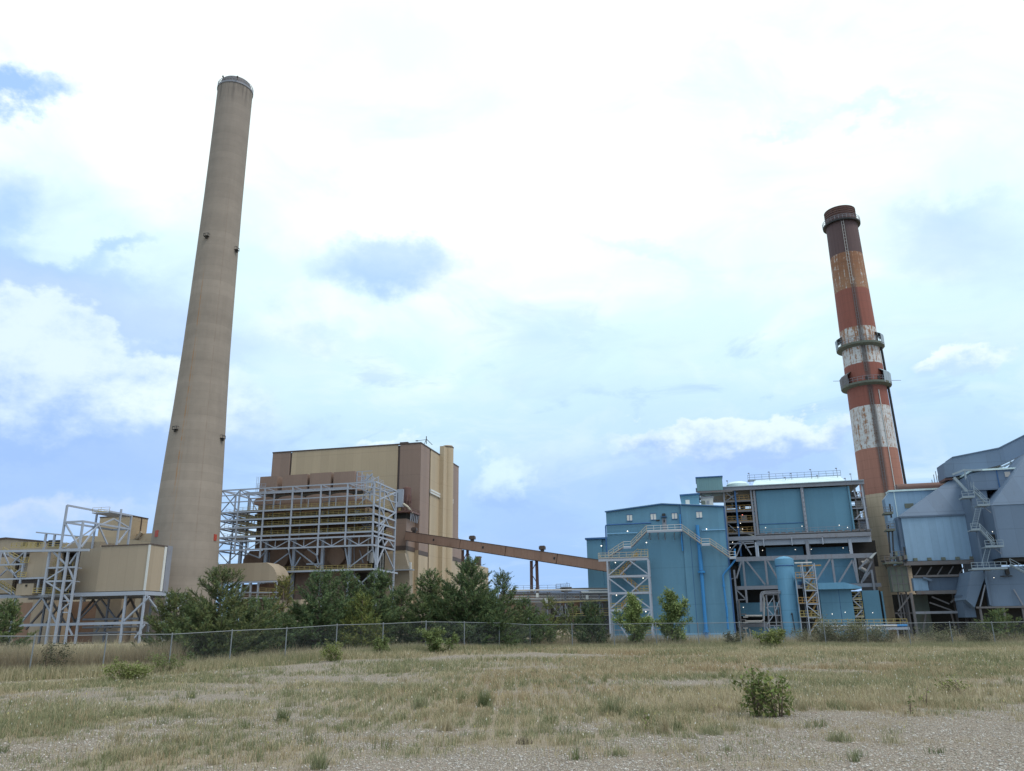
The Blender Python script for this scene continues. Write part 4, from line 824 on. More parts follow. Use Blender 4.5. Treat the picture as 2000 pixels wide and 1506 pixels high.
# ------------------------------------------------------------------ brown and tan boiler house
def boiler_house():
    v0 = 255.4; K = Q(822, 866, v0); uR = K[0]; zt = K[2]; uL = Q(533, 886, v0)[0]; vB = QU(896, 908, uR)[1]
    t = thing('boiler_house', 'tall windowless tan and brown boiler house with the conveyor running into it', 'building', (uR, v0, 0))
    MB().box(uL + .3, uR - .3, v0 + .3, vB, 0, zt - .2).build('core_wall', 'dark_brown_trim', t)
    us = [uL, Q(571, 884, v0)[0], Q(781, 869, v0)[0], uR]
    g = .7
    for a, b_, mt in ((us[0], us[1] - g, 'brown_cladding'), (us[1], us[2] - g, 'tan_cladding'), (us[2] + .2, us[3], 'brown_cladding')):
        MB().box(a, b_, v0, v0 + .29, 20 if mt == 'tan_cladding' else ZC.u(500, 885, uR)[2], zt).build('wall_panel', mt, t)
    R = lambda x, y: ZC.u(x, y, uR)
    vs = [v0 + .31, R(517, 135)[1], R(525, 140)[1], R(678, 232)[1], R(685, 240)[1], vB]
    zband = R(500, 885)[2]
    MB().box(uR - .29, uR, vs[0] - .3, vs[1], zband, zt).build('wall_panel', 'brown_cladding', t)
    MB().box(uR - .29, uR, vs[2], vs[3], 0, zt).build('wall_panel', 'tan_cladding', t)
    z2 = R(700, 920)[2]
    MB().box(uR - .29, uR, vs[4], vB, z2, zt).build('wall_panel', 'brown_cladding', t)
    MB().box(uR - .29, uR, vs[0] - .3, vs[1], 0, zband - 1.5).build('wall_panel', 'tan_cladding', t); MB().box(uR - .29, uR, vs[4], vB + 4, 0, z2 - 1.6).build('wall_panel', 'tan_cladding', t)
    MB().box(us[2] + .2, us[3], v0, v0 + .29, 0, zband - .05).build('wall_panel', 'tan_cladding', t)
    for a, b_, z in ((vs[0] - .3, vs[1], zband - 1.45), (vs[4], vB + 8, z2 - 1.55)): MB().box(uR - .25, uR + .08, a, b_, z, z + 1.4).build('dark_band', 'dark_brown_trim', t)
    b = MB(); b.box(uL - .15, uR + .15, v0 - .15, v0 + .6, zt + .01, zt + .45); b.box(uR - .6, uR + .15, v0 + .6, vB, zt + .01, zt + .45); b.build('roof_edge', 'dark_brown_trim', t)
    p = Q(789, 866, v0 + 1); one('roof_vent', 'dark_brown_trim', t, 'box', p[0] - 1.6, p[0] + 1.4, v0 + 1, v0 + 4, zt + .46, p[2] + .5)
    # pair of full-height ducts on the right face
    zd = R(620, 128)[2]; va, vb = R(588, 200)[1], R(640, 200)[1]; vm = (va + vb) / 2
    MB().box(uR + .01, uR + 1.6, va, vm, 0, zd - .5).build('vent_duct', 'tan_cladding', t)
    c = W((uR + 1.1, (vm + vb) / 2, 0)); rr = (vb - vm) / 2
    MB().lathe(c, [(0, rr), (zd, rr), (zd + .1, rr * .9), (zd + .9, rr * .85), (zd + 1.0, 0.02)], 20).build('vent_stack', 'tan_cladding', t, True)
    MB().lathe(c, [(zd + .02, rr * 1.05), (zd + .4, rr * 1.05), (zd + .45, rr * .8)], 20).build('stack_cap', 'dark_brown_trim', t, True)
    for (x0, y0, x1, y1) in ((516, 430, 585, 490), (642, 487, 678, 528)):
        a, b_ = R(x0, y0), R(x1, y1); zz = [R(x0, y0 - 4)[2], R(x0, y0 + 28)[2]]
        o = MB().box(uR + .01, uR + .5, a[1], b_[1], zz[1], zz[0]).build('louvre', 'white_paint', t)
        MB().box(uR + .1, uR + .55, a[1] + .2, b_[1] - .2, (zz[0] + zz[1]) / 2 - .12, (zz[0] + zz[1]) / 2 + .12).build('slat', 'tan_duct', o)
    # antenna tripod on the roof
    p = ZC(492, 45, v0 + 3); q = ZC(497, 112, v0 + 3); b = MB(); b.tube([(p[0], v0 + 3, zt + .4), (p[0], v0 + 3, p[2])], .16, 6); b.bar((p[0], v0 + 3, p[2] - 1), (p[0] + 1.6, v0 + 5, zt + .4), .14); b.bar((p[0], v0 + 3, p[2] - 1.2), ZC(420, 78, v0 + 3), .1); b.bar((p[0], v0 + 3, zt + 2.0), ZC(420, 78, v0 + 3), .12); b.bar(ZC(415, 78, v0 + 3), ZC(432, 78, v0 + 3), .3); b.bar((p[0], v0 + 3, p[2] - 1), (p[0] - 1.2, v0 + 4, zt + .4), .12)
    b.build('antenna', 'black_steel', t)
    # rear wing and base to the right
    za = R(722, 772)[2]; vw = R(768, 930)[1]
    MB().plan([(uR - 8, vB + .05), (uR - .05, vB + .05), (uR - .05, vw), (uR - 8, vw)], z2 - .2, [za, za, za - 7, za - 7]).build('rear_wing', 'brown_cladding', t)
    zl = R(775, 952)[2]; ve = R(945, 1003)[1]
    MB().box(uR - 20, uR - .3, vB + 4.1, ve, 0, R(860, 975)[2]).build('rear_wing', 'tan_cladding', t)
    p = R(893, 960); b = MB(); b.box(uR - 2.4, uR - .6, p[1] - 1.2, p[1] + 1.2, p[2] - 2.5, p[2] + 2.2); b.build('roof_vent', 'dark_brown_trim', t); one('vent_cap', 'maroon_steel', t, 'box', uR - 2.6, uR - .4, p[1] - 1.4, p[1] + 1.4, p[2] + 2.25, p[2] + 2.7)
    # lower brown transfer house at the near corner
    va_ = v0 - 8.5; cx = ZC(348, 640, va_); xl = ZC(262, 640, va_)[0]; zc = cx[2]; zb0 = ZC(348, 835, va_)[2]
    MB().box(xl - 4, cx[0], va_, v0 - .05, zb0, zc).build('transfer_house', 'brown_cladding', t)
    b = MB(); b.box(xl - 4.1, cx[0] + .1, va_ - .1, v0 - .1, zb0 - 1.4, zb0 - .02); b.build('dark_band', 'dark_brown_trim', t)
    MB().box(xl - 4, cx[0] - .05, va_ + .05, v0 - .05, 0, zb0 - 1.45).build('base_wall', 'tan_cladding', t)
    # bulging hopper wall at the foot
    a0, a1, a2, a3 = ZC(255, 892, va_ - 3), ZC(335, 892, va_ - 3), ZC(368, 1010, va_ - 3), ZC(255, 1010, va_ - 3)
    MB().prism([(a3[0] - 4, a3[2] - 9), (a2[0] + .5, a2[2] - 9), (a2[0], a2[2]), (a1[0], a1[2]), (a0[0] - 4, a0[2])], va_ - 3, va_ - .15).build('hopper', 'tan_duct', t)
    one('deck', 'galvanised_steel', t, 'box', a3[0] - 2, ZC(405, 1020, va_ - 3)[0], va_ - 4.6, va_ - 3.02, a2[2] - .3, a2[2]); railing(t, (a3[0] - 2, va_ - 4.5, a2[2]), (ZC(385, 1010, va_ - 3)[0], va_ - 4.5, a2[2]), 'cream_rail'); p = ZC(375, 990, va_ - 4); one('cabinet', 'white_paint', t, 'box', p[0] - .3, p[0] + .3, va_ - 4.2, va_ - 3.6, a2[2] + .02, a2[2] + 2.2)
    # platform with silo on the transfer house
    zp = zc + .1
    MB().box(xl - 2, cx[0] + 1.8, va_ - .8, v0 - .1, zc + 2.0, zc + 2.5).build('platform', 'maroon_steel', t)
    b = MB(); b.box(xl - 1, cx[0] - .4, va_ + .6, v0 - .3, zc + .02, zc + 1.98); b.build('shadow_gap_fill', 'dark_interior', t)  # near-black fill paints the shade under the silo platform
    for i in range(5): beam(t, (cx[0] + 1.5, va_ + 1.6 * i, zc - .8), (cx[0] + 1.5, va_ + 1.6 * i + .9, zc + 2), .25, 'brace', 'grey_steel')
    for i in range(4): upright(t, (cx[0] + 1.4, va_ + 2 * i, zc + 2), zc - 1.0, .2, 'post', 'grey_steel')
    railing(t, (xl - 1, va_ - .7, zc + 2.5), (cx[0] + 1.7, va_ - .7, zc + 2.5), 'maroon_steel', step=1.2, t=.1); railing(t, (cx[0] + 1.7, va_ - .7, zc + 2.5), (cx[0] + 1.7, v0 - .3, zc + 2.5), 'maroon_steel', step=1.2, t=.1)
    s = ZC(352, 420, va_ + 4); r = (ZC(382, 450, va_ + 4)[0] - ZC(322, 450, va_ + 4)[0]) / 2; c = W((s[0], va_ + 4, 0))
    MB().lathe(c, [(zc + 4.4, r * .55), (zc + 6.4, r), (s[2], r), (s[2] + .3, r * .6), (s[2] + .5, .05)], 24).build('silo', 'maroon_steel', t, False)
    b = MB()
    for i in range(10):
        a = 2 * pi * i / 10; b.bar((s[0] + r * 1.06 * cos(a), va_ + 4 + r * 1.06 * sin(a), zc + 2.5), (s[0] + r * 1.06 * cos(a), va_ + 4 + r * 1.06 * sin(a), s[2] - 2.6), .2)
    b.build('silo_frame', 'maroon_steel', t)
    g0 = ZC(305, 430, va_ + 2); MB().box(g0[0] - 1.0, g0[0] + 1.1, va_ + 1.4, va_ + 3.4, zc + 4.2, g0[2]).build('filter_box', 'galvanised_steel', t); one('filter_leg', 'yellow_rail', t, 'box', g0[0] - .4, g0[0] + .4, va_ + 1.6, va_ + 2.4, zc + 2.6, zc + 4.1)
    g1 = ZC(277, 455, va_ + 2); MB().box(g1[0] - .7, g1[0] + .8, va_ + 1.4, va_ + 3.4, zc + 6, g1[2]).build('filter_box', 'grey_steel', t)
    pts = [ZC(325, 535, va_ + 1), ZC(350, 552, va_ + 1), ZC(372, 575, va_ + 1), ZC(388, 602, va_ + 1)]; MB().tube(pts, .45, 10).build('pipe', 'cream_rail', t, True)
boiler_house()

# ------------------------------------------------------------------ coal conveyor gallery
def conveyor():
    a = np.array(L(P(797, 1047, 262))); b_ = np.array(L(P(1196, 1107.5, 224)))
    t = thing('conveyor_gallery', 'long sloping brown enclosed conveyor bridging from boiler house to blue building', 'conveyor', (*(a + b_)[:2] / 2, 0))
    d = b_ - a
    def sect(f0, f1, h, w):
        m = MB(); m.bar(a + d * f0, a + d * f1, w, h); return m
    for f0, f1 in ((0, .30), (.303, .53), (.533, .77), (.773, 1)): sect(f0, f1, 2.75, 3.0).build('gallery_section', 'conveyor_brown', t)
    m = MB(); off = np.array((0, 0, 1.43))
    m.bar(a + off, b_ + off, 3.2, .14); m.build('gallery_roof', 'pale_blue_trim' if 0 else 'dark_brown_trim', t)
    m = MB()
    for i in range(34):
        p = a + d * (i + .5) / 34 - np.array((0, 0, 1.5)); m.bar(p - d / 34 * .35, p + d / 34 * .35, 3.1, .24)
    m.build('idler_frames', 'dark_brown_trim', t)
    n = np.cross(d / np.linalg.norm(d), (0, 0, 1)); n = n / np.linalg.norm(n)
    for f in (.16, .42, .76): p = a + d * f; one('window', 'black_steel', t, 'bar', p + n * 1.42 - d * .004, p + n * 1.42 + d * .004, .25, .7)
    for f in (.035, .352, .695):
        p = a + d * f + np.array((0, 0, 1.5)); m = MB(); m.box(p[0] - .5, p[0] + .5, p[1] - .5, p[1] + .5, p[2], p[2] + .5); m.box(p[0] - .9, p[0] + .9, p[1] - .8, p[1] + .8, p[2] + .5, p[2] + 1.4); m.box(p[0] - .7, p[0] + .7, p[1] - .6, p[1] + .6, p[2] + 1.4, p[2] + 1.6); m.build('roof_fan', 'dark_brown_trim', t)
    for f in (.315, .655):
        p = a + d * f - np.array((0, 0, 1.6)); m = MB()
        for s in (-1, 1):
            q0 = p + n * .2 * s + np.array((s * .9, 0, 0)); q1 = np.array((p[0] + s * 1.25, p[1] + n[1] * s, 0)); m.bar(q0, q1, .75)
        for k in range(6):
            z0, z1 = p[2] * k / 6, p[2] * (k + 1) / 6; s = 1 if k % 2 else -1
            m.bar((p[0] - s * 1.05, p[1], z0), (p[0] + s * 1.05, p[1], z1), .2)
        m.build('trestle', 'maroon_steel', t)
conveyor()

# ------------------------------------------------------------------ blue building with outside walkway
def blue_building():
    v = 171.0
    t = thing('blue_building', 'gabled blue metal clad building with a zigzag walkway and bright blue pipe', 'building', ZD(740, 1430, v))
    TL, PK, TR = ZD(258, 410, v), ZD(700, 349, v), ZD(1190, 371, v); zc = ZD(900, 1372, v)[2]; zt = (TL[2] + TR[2]) / 2
    uS = ZD(857, 450, v)[0]; f = (uS - PK[0]) / (TR[0] - PK[0]); zS = PK[2] + (zt - PK[2]) * f
    MB().prism([(TL[0], zc), (uS, zc), (uS, zS), (PK[0], PK[2]), (TL[0], zt)], v, v + 32).build('wall', 'blue_cladding', t)
    MB().prism([(uS + .02, zc), (TR[0], zc), (TR[0], zt), (uS + .02, zS)], v - .35, v + 32).build('wall', 'blue_cladding', t)
    MB().box(TL[0] - .1, TR[0] + .1, v - .5, v + 32, 0, zc - .02).build('plinth', 'pale_concrete', t)
    one('sill_flashing', 'pale_blue_trim', t, 'box', TL[0] - .12, TR[0] + .12, v - .56, v - .51, zc - .3, zc)
    b = MB(); b.bar((TL[0] - .2, v - .2, zt + .12), (PK[0], v - .2, PK[2] + .12), .5, .22); b.bar((PK[0], v - .2, PK[2] + .12), (uS, v - .2, zS + .12), .5, .22); b.bar((uS + .2, v - .5, zS + .1), (TR[0] + .2, v - .5, zt + .1), .5, .22)
    b.build('gable_trim', 'deep_blue_pipe', t)
    b = MB(); b.prism([(TL[0] - .2, zt + .25), (PK[0], PK[2] + .25), (TR[0] + .2, zt + .25), (TR[0] + .2, zt + .4), (PK[0], PK[2] + .4), (TL[0] - .2, zt + .4)], v + .2, v + 32.2); b.build('roof', 'pale_roof', t)
    one('corner_trim', 'deep_blue_pipe', t, 'box', TR[0] + .01, TR[0] + .3, v - .4, v - .05, zc, zt); one('seam_trim', 'deep_blue_pipe', t, 'box', uS - .12, uS + .01, v - .4, v - .02, ZD(855, 720, v)[2], zS)
    one('lower_seam', 'deep_blue_pipe', t, 'box', ZD(950, 900, v)[0], ZD(950, 900, v)[0] + .08, v - .38, v - .352, zc, ZD(912, 600, v)[2])
    for x0, x1, y0, y1, dv in ((425, 468, 432, 475, 0), (613, 658, 423, 467, 0), (782, 826, 418, 460, 0), (976, 1024, 409, 453, .35)):
        a, b_ = ZD(x0, y0, v), ZD(x1, y1, v); o = MB().box(a[0], b_[0], v - dv - .1, v - dv - .005, b_[2], a[2]).build('window', 'white_paint', t)
        m = MB(); c = [(a[0] - .08, b_[0] + .08, b_[2] - .1, b_[2] - .01), (a[0] - .08, b_[0] + .08, a[2] + .01, a[2] + .1)]
        for q in c: m.box(q[0], q[1], v - dv - .16, v - dv - .01, q[2], q[3])
        m.box((a[0] + b_[0]) / 2 - .04, (a[0] + b_[0]) / 2 + .04, v - dv - .14, v - dv - .105, b_[2], a[2])
        m.build('frame', 'deep_blue_pipe', o)
    a, b_ = ZD(704, 458, v), ZD(743, 548, v); o = MB().box(a[0], b_[0], v - .1, v - .005, b_[2], a[2]).build('door', 'grey_steel', t)
    cu = (a[0] + b_[0]) / 2; MB().box(cu - .14, cu + .14, v - .14, v - .105, a[2] - .9, a[2] - .35).build('pane', 'black_steel', o)
    MB().box(a[0] - .2, b_[0] + .2, v - .9, v - .01, a[2] + .2, a[2] + .3).build('canopy', 'deep_blue_pipe', t); MB().box(cu - .35, cu + .35, v - .6, v - .02, a[2] + .32, a[2] + .95).build('vent_hood', 'black_steel', t)
    p = ZD(672, 475, v); MB().box(p[0] - .35, p[0] + .35, v - .15, v - .01, p[2] - .14, p[2] + .14).build('junction_box', 'dark_interior', t)
    p = ZD(850, 1152, v); MB().box(p[0] - .25, p[0] + .25, v - .5, v - .01, p[2] - .3, p[2] + .25).build('vent_hood', 'black_steel', t)
    # pipes on the wall
    y = v - .7
    def wallpipe(pts, r, mat, dv=.7, name='pipe'): return MB().tube([ZD(a, c, v - dv) for a, c in pts], r, 10).build(name, mat, t, True)
    wallpipe([(618, 495), (268, 511), (258, 514), (256, 524), (262, 690), (266, 740)], .16, 'deep_blue_pipe')
    wallpipe([(845, 425), (852, 545), (868, 716)], .15, 'bright_blue_pipe', .9)
    wallpipe([(984, 512), (994, 640), (1004, 730)], .36, 'bright_blue_pipe', 1.0, 'drain_pipe'); wallpipe([(1004, 725), (1016, 872)], .42, 'bright_blue_pipe', 1.0, 'drain_pipe'); wallpipe([(1018, 885), (1044, 1220), (1062, 1425)], .36, 'bright_blue_pipe', 1.0, 'drain_pipe')
    for q in ((1018, 884, .75), (1054, 1357, .6)):
        p = ZD(q[0], q[1], v - 1.0); c = W(p); MB().lathe(c, [(p[2] - .2, .05), (p[2] - .2, q[2]), (p[2] + .2, q[2]), (p[2] + .2, .05)], 16).build('flange', 'bright_blue_pipe', t)
    wallpipe([(1282, 700), (1284, 790), (1255, 830), (1205, 888), (1190, 910), (1196, 1000), (1214, 1150), (1230, 1340)], .2, 'bright_blue_pipe', .9); wallpipe([(1194, 985), (1196, 1003)], .3, 'bright_blue_pipe', .9, 'flange'); wallpipe([(1218, 1160), (1224, 1240)], .2, 'bright_blue_pipe', 1.3)
    for x0, y0, x1, y1 in ((268, 580, 510, 571), (1020, 552, 1207, 546)): one('gutter', 'pale_blue_trim', t, 'bar', ZD(x0, y0, v - .5), ZD(x1, y1, v - .5), .2, .22)
    for x, yy in ((430, 560), (580, 650), (1058, 543), (222, 676)): lamp(t, ZD(x, yy, v - .8), .26)
    for x, yy in ((600, 590), (725, 590)): one('hanger', 'grey_steel', t, 'bar', ZD(x, yy - 20, v - .6), ZD(x + 2, yy + 40, v - .6), .1)
    # walkway: flights and landings carried on the wall
    w0, w1 = v - 2.3, v - .9; vm = (w0 + w1) / 2
    seg = [((282, 764), (400, 688), 0), ((400, 688), (462, 686), 1), ((462, 686), (585, 560), 0), ((585, 562), (866, 552), 1), ((866, 553), (1020, 664), 0), ((1020, 666), (1086, 662), 1), ((1086, 662), (1240, 768), 0), ((1240, 770), (1292, 768), 1)]
    for a, b_, flat in seg:
        p, q = ZD(*a, vm), ZD(*b_, vm)
        if flat:
            z = p[2]; MB().box(p[0], q[0], w0, w1, z - .22, z).build('landing', 'grey_steel', t); q = (q[0], q[1], z)
            one('edge_beam', 'galvanised_steel', t, 'box', p[0], q[0], w0 - .08, w0 - .01, z - .35, z + .02)
            railing(t, (p[0], w0, z), (q[0], w0, z), 'white_paint', step=1.5, t=.085)
        else:
            MB().stairs(p, q, 1.3).build('stair_flight', 'grey_steel', t); railing(t, (p[0], w0, p[2]), (q[0], w0, q[2]), 'cream_rail', step=1.5, t=.11)
    for x in (605, 670, 725, 800, 850): p = ZD(x, 560, vm); b = MB(); b.bar((p[0], w1, p[2] - .3), (p[0], v, p[2] - .3), .15); b.bar((p[0], w0 + .2, p[2] - .3), (p[0], v, p[2] - 1.6), .1); b.build('bracket', 'grey_steel', t)
    # penthouse and white plant box
    vp = v + 3
    a, b_ = ZD(852, 280, vp), ZD(1004, 366, vp); zh = ZD(1000, 268, vp)[2]
    MB().prism([(a[0], zt - 1), (b_[0], zt - 1), (b_[0], zh), (a[0], a[2])], vp, vp + 12).build('penthouse', 'blue_cladding', t)
    MB().prism([(a[0] - .2, a[2] + .02), (b_[0] + .2, zh + .02), (b_[0] + .2, zh + .3), (a[0] - .2, a[2] + .3)], vp - .3, vp + 12).build('penthouse_roof', 'deep_blue_pipe', t)
    c, d = ZD(890, 312, vp), ZD(925, 345, vp); MB().box(c[0], d[0], vp - .1, vp - .01, d[2], c[2]).build('window', 'white_paint', t)
    vp = v + 5; a, b_ = ZD(1012, 298, vp), ZD(1115, 370, vp); m = MB().box(a[0], b_[0], vp, vp + 3, zt - 1.5, a[2]).build('rooftop_unit', 'pipe_lagging', t)
    c, d = ZD(1058, 318, vp), ZD(1082, 342, vp); MB().box(c[0], d[0], vp - .08, vp - .01, d[2], c[2]).build('vent', 'grey_steel', m); MB().box(a[0] - .2, b_[0] + .2, vp - .2, vp + 3.2, a[2] + .02, a[2] + .25).build('cap', 'grey_steel', m); MB().box(a[0] + .1, a[0] + .9, vp - .1, vp - .01, b_[2], a[2] - .6).build('side_panel', 'moss_steel', m)
    m = None
def stair_tower():
    v = 165.5
    t = thing('stair_tower', 'grey steel stair tower with yellow handrails against left corner of the blue building', 'stair tower', ZD(460, 1430, v))
    uL, uR = ZS(100, 480, v)[0], ZS(598, 440, v)[0]; zt = ZS(350, 458, v)[2]; z = [zt, ZS(365, 662, v)[2], ZS(370, 868, v)[2], ZS(390, 1076, v)[2], 0.0]
    vb = v + 3.6
    for u in (uL, uR):
        upright(t, (u, v, zt), 0, .42); upright(t, (u, vb, zt), 0, .36)
    uM = (uL + uR) / 2
    for i in (1, 2, 3):
        beam(t, (uL, v, z[i]), (uR, v, z[i]), .3, h=.5); beam(t, (uL, vb, z[i]), (uR, vb, z[i]), .3, h=.4); beam(t, (uR, v, z[i]), (uR, vb, z[i]), .3); beam(t, (uL, v, z[i]), (uL, vb, z[i]), .3)
    beam(t, (uL - 1.8, v, zt), (uR, v, zt), .35, h=.55)
    for i, up in ((0, 1), (1, 0), (2, 1), (3, 0)):
        za, zb = z[i], z[i + 1]
        for u, s in ((uL, -1), (uR, 1)):
            if up: beam(t, (uM + s * .55, v, za - .3), (u - s * .2, v, zb + .35), .3, 'brace')
            else: beam(t, (u - s * .2, v, za - .35), (uM + s * .55, v, zb + .3 if i != 3 else -.6), .3, 'brace')
    MB().box(uL - 1.8, uR, v + .2, vb + .8, zt + .3, zt + .42).build('deck', 'galvanised_steel', t)
    railing(t, (uL - 1.8, v, zt + .4), (uR, v, zt + .4), 'cream_rail', step=1.5, t=.09); railing(t, (uL - 1.8, v, zt + .4), (uL - 1.8, vb, zt + .4), 'cream_rail'); railing(t, (uL - 1.8, vb + .6, zt + .4), (uL + 2, vb + .6, zt + .4), 'cream_rail')
    b = MB(); b.rail((uR - 4.2, v + 1.6, zt - .3), (uR - 2, v + 1.6, zt + 1.2), 1.1, .8); b.rail((uR - 2, v + 1.6, zt + .5), (uR, v + 1.6, zt + .5), 1.6, .7); b.build('handrail', 'yellow_rail', t)
    wid = uR - uL
    for i in range(4):
        zm = (z[i] + z[i + 1]) / 2 + (0.1 if i < 3 else 0)
        # back flight up to a right landing, front flight from a left landing
        r0, r1, l0 = uR - 2.2, uR - .3, uL + 2.4
        zlo, zhi = z[i + 1] + .3, z[i] + .3
        if i % 2 == 0: pa, pb = (l0, v + 1.0, zlo), (r0, v + 1.0, zhi)
        else: pa, pb = (r0, v + 1.0, zlo), (l0, v + 1.0, zhi)
        MB().stairs(pa, pb, 1.0).build('stair_flight', 'galvanised_steel', t); railing(t, (pa[0], v + .5, pa[2]), (pb[0], v + .5, pb[2]), 'orange_rail', step=1.1, t=.1); railing(t, (pa[0], v + 1.5, pa[2]), (pb[0], v + 1.5, pb[2]), 'yellow_rail', step=1.1, t=.08)
        ll = ((uL + .2, l0), (r0, r1))[i % 2]
        if i < 4:
            MB().box(ll[0], ll[1], v + .4, vb - .2, zlo - .14, zlo).build('landing', 'grey_steel', t); railing(t, (ll[0], v + .4, zlo), (ll[1], v + .4, zlo), 'yellow_rail', step=.8, t=.09); railing(t, (ll[0], vb - .3, zlo), (ll[1], vb - .3, zlo), 'yellow_rail', step=.8, t=.09)
    for x, y in ((200, 495), (540, 685), (214, 895), (573, 1096), (27, 290)): lamp(t if x > 100 else t, ZS(x, y, v + (.6 if x > 100 else 5)), .24)
    MB().box(uL + .5, uR + 1.5, v + 1, v + 1.2, .9, 1.1).build('guard_rail', 'grey_steel', t)
def blue_annex():
    v = 232.0
    t = thing('building', 'narrow dark blue block partly hidden behind the stair tower and conveyor end', 'building', ZD(180, 1400, v))
    a, b_ = ZD(104, 628, v), ZD(222, 613, v); zt = a[2]; c = ZD(268, 610, v)
    MB().box(a[0], b_[0], v, v + 12, 0, zt).build('wall', 'blue_panel', t); MB().box(b_[0] + .02, c[0] + 4, v + .6, v + 12, 0, zt).build('wall', 'blue_cladding', t)
    one('roof_edge', 'deep_blue_pipe', t, 'box', a[0] - .4, c[0] + 4.2, v - .5, v + 12, zt + .02, zt + .5)
    a, b_ = ZD(195, 1095, v - 1), ZD(250, 1185, v - 1); one('door', 'deep_blue_pipe', t, 'box', a[0], b_[0], v - .1, v - .01, b_[2], a[2])
blue_building(); stair_tower(); blue_annex()

# ------------------------------------------------------------------ pipe bridge in the gap
def pipe_bridge():
    v = 196.0
    t = thing('pipe_rack', 'low pipe bridge with many grey pipes spanning between pines and the stair tower', 'pipe rack', ZM(650, 760, v))
    for i, (y0, y1, r, m, x0) in enumerate(((283, 272, .2, 'pipe_lagging', 60), (300, 292, .16, 'rusty_steel', 80), (318, 312, .24, 'rusty_steel', 60), (345, 330, .16, 'pipe_lagging', 140), (372, 366, .22, 'pipe_lagging', 100), (402, 398, .14, 'pipe_lagging', 0))):
        MB().tube([ZM(x0, y0, v + .3 * i), ZM(480, (y0 + y1) / 2, v + .3 * i), ZM(1140, y1 if i != 5 else 385, v + .3 * i)], r, 8).build('pipe', m, t, True)
    MB().tube([ZM(600, 268, v + 1), ZM(640, 255, v + 1), ZM(700, 266, v + 1), ZM(850, 262, v + 1), ZM(1100, 262, v + 1)], .22, 8).build('pipe', 'black_steel', t, True)
    MB().tube([ZM(820, 290, v), ZM(832, 300, v), ZM(1100, 299, v)], .22, 8).build('pipe', 'white_paint', t, True)
    for x in (-40, 270, 468, 650, 805, 885, 1000): p = ZM(x, 290, v + .8); upright(t, (p[0], v + .8, p[2]), 0, .32, mat='grey_steel'); upright(t, (p[0], v + 3.8, p[2]), 0, .32, mat='rusty_steel')
    for y in (318, 395, 545): beam(t, ZM(480 if y != 395 else 0, y, v + .4), ZM(1140, y - 8, v + .4), .26, mat='grey_steel'); beam(t, ZM(480, y + 6, v + 3.8), ZM(1140, y - 4, v + 3.8), .24, mat='rusty_steel')
    b = MB(); b.bar(ZM(500, 407, v), ZM(1100, 383, v), .16); b.bar(ZM(500, 395, v), ZM(1100, 376, v), .1); b.build('cable_tray', 'yellow_rail', t)
    for i in range(14):
        x = 520 + i * 28; beam(t, ZM(x, 322 - i * 1.0, v + .2), ZM(x + 4, 388 - i * 1.5, v + .2), .12, 'hanger', 'grey_steel')
    for x0, y0, x1, y1 in ((490, 400, 600, 535), (650, 420, 700, 545), (985, 590, 1035, 530), (1040, 530, 1080, 590), (800, 560, 880, 640)): beam(t, ZM(x0, y0, v), ZM(x1, y1, v), .24, 'brace', 'grey_steel')
    for x0, y0, x1, y1 in ((700, 520, 1110, 512), (690, 545, 1100, 536)): railing(t, ZM(x0, y0, v - .5), ZM(x1, y1, v - .5), 'yellow_rail', step=1.6)
    MB().box(ZM(700, 545, v)[0], ZM(1110, 545, v)[0], v - .6, v + 3, ZM(700, 548, v)[2] - .15, ZM(700, 548, v)[2]).build('deck', 'dark_grating', t)
    railing(t, ZM(60, 280, v + 3), ZM(640, 270, v + 3), 'rusty_steel', step=2.2, t=.06); railing(t, ZM(560, 262, v + 3), ZM(700, 258, v + 3), 'rusty_steel', step=1.2, t=.08)
    p = ZM(672, 262, v + 1); one('mast', 'rusty_steel', t, 'bar', p, (p[0], p[1], p[2] + 1.6), .1); p = ZM(665, 260, v + 2); MB().box(p[0] - 1.4, p[0] + 1.2, v + 1.8, v + 3, p[2] - .6, p[2] + .35).build('valve_house', 'rusty_steel', t)
    for x, y in ((367, 330), (458, 385), (880, 350)): p = ZM(x, y, v - .4); MB().box(p[0] - .3, p[0] + .3, v - .7, v - .3, p[2] - .5, p[2] + .5).build('junction_box', 'white_paint', t)
    lamp(t, ZM(762, 627, v), .2)
    a = ZM(338, 316, v + 9.5); MB().box(a[0], ZM(1140, 316, v + 9.5)[0], v + 9.5, v + 9.9, 0, a[2]).build('dark_screen', 'rusty_steel', t)  # dark sheet added to close off bright sky behind the pipes
    for i in range(18): p = ZM(500 + i * 34, 330 + (i * 53) % 60, v + 6); MB().box(p[0], p[0] + 1.5, v + 6, v + 7, p[2] - 1.6 - (i % 3), p[2]).build('equipment', ('moss_steel', 'rusty_steel', 'grey_steel', 'brown_duct')[i % 4], t)
    a = ZM(500, 430, v + 9); MB().box(a[0], ZM(905, 430, v + 9)[0], v + 9, v + 9.4, 0, a[2]).build('dark_screen', 'dark_interior', t)  # near-black sheet added to darken the space below the pipes
    v = 206.0
    t = thing('building', 'low rusty brown block glimpsed between the pines and the pipe bridge', 'building', ZM(200, 760, v))
    a, b_ = ZM(-30, 318, v), ZM(345, 312, v); MB().box(a[0], b_[0], v, v + 8, 0, a[2]).build('wall', 'brown_cladding', t)
    for x0, x1, m in ((250, 272, 'tan_duct'), (272, 300, 'dark_interior'), (145, 160, 'dark_brown_trim')): p, q = ZM(x0, 380, v), ZM(x1, 380, v); one('wall_strip', m, t, 'box', p[0], q[0], v - .2, v - .01, 0, p[2])
    a, b_ = ZM(0, 405, v - 2), ZM(240, 520, v - 2); MB().box(a[0], b_[0], v - 2, v - .3, 0, a[2]).build('lean_to', 'brown_duct', t)
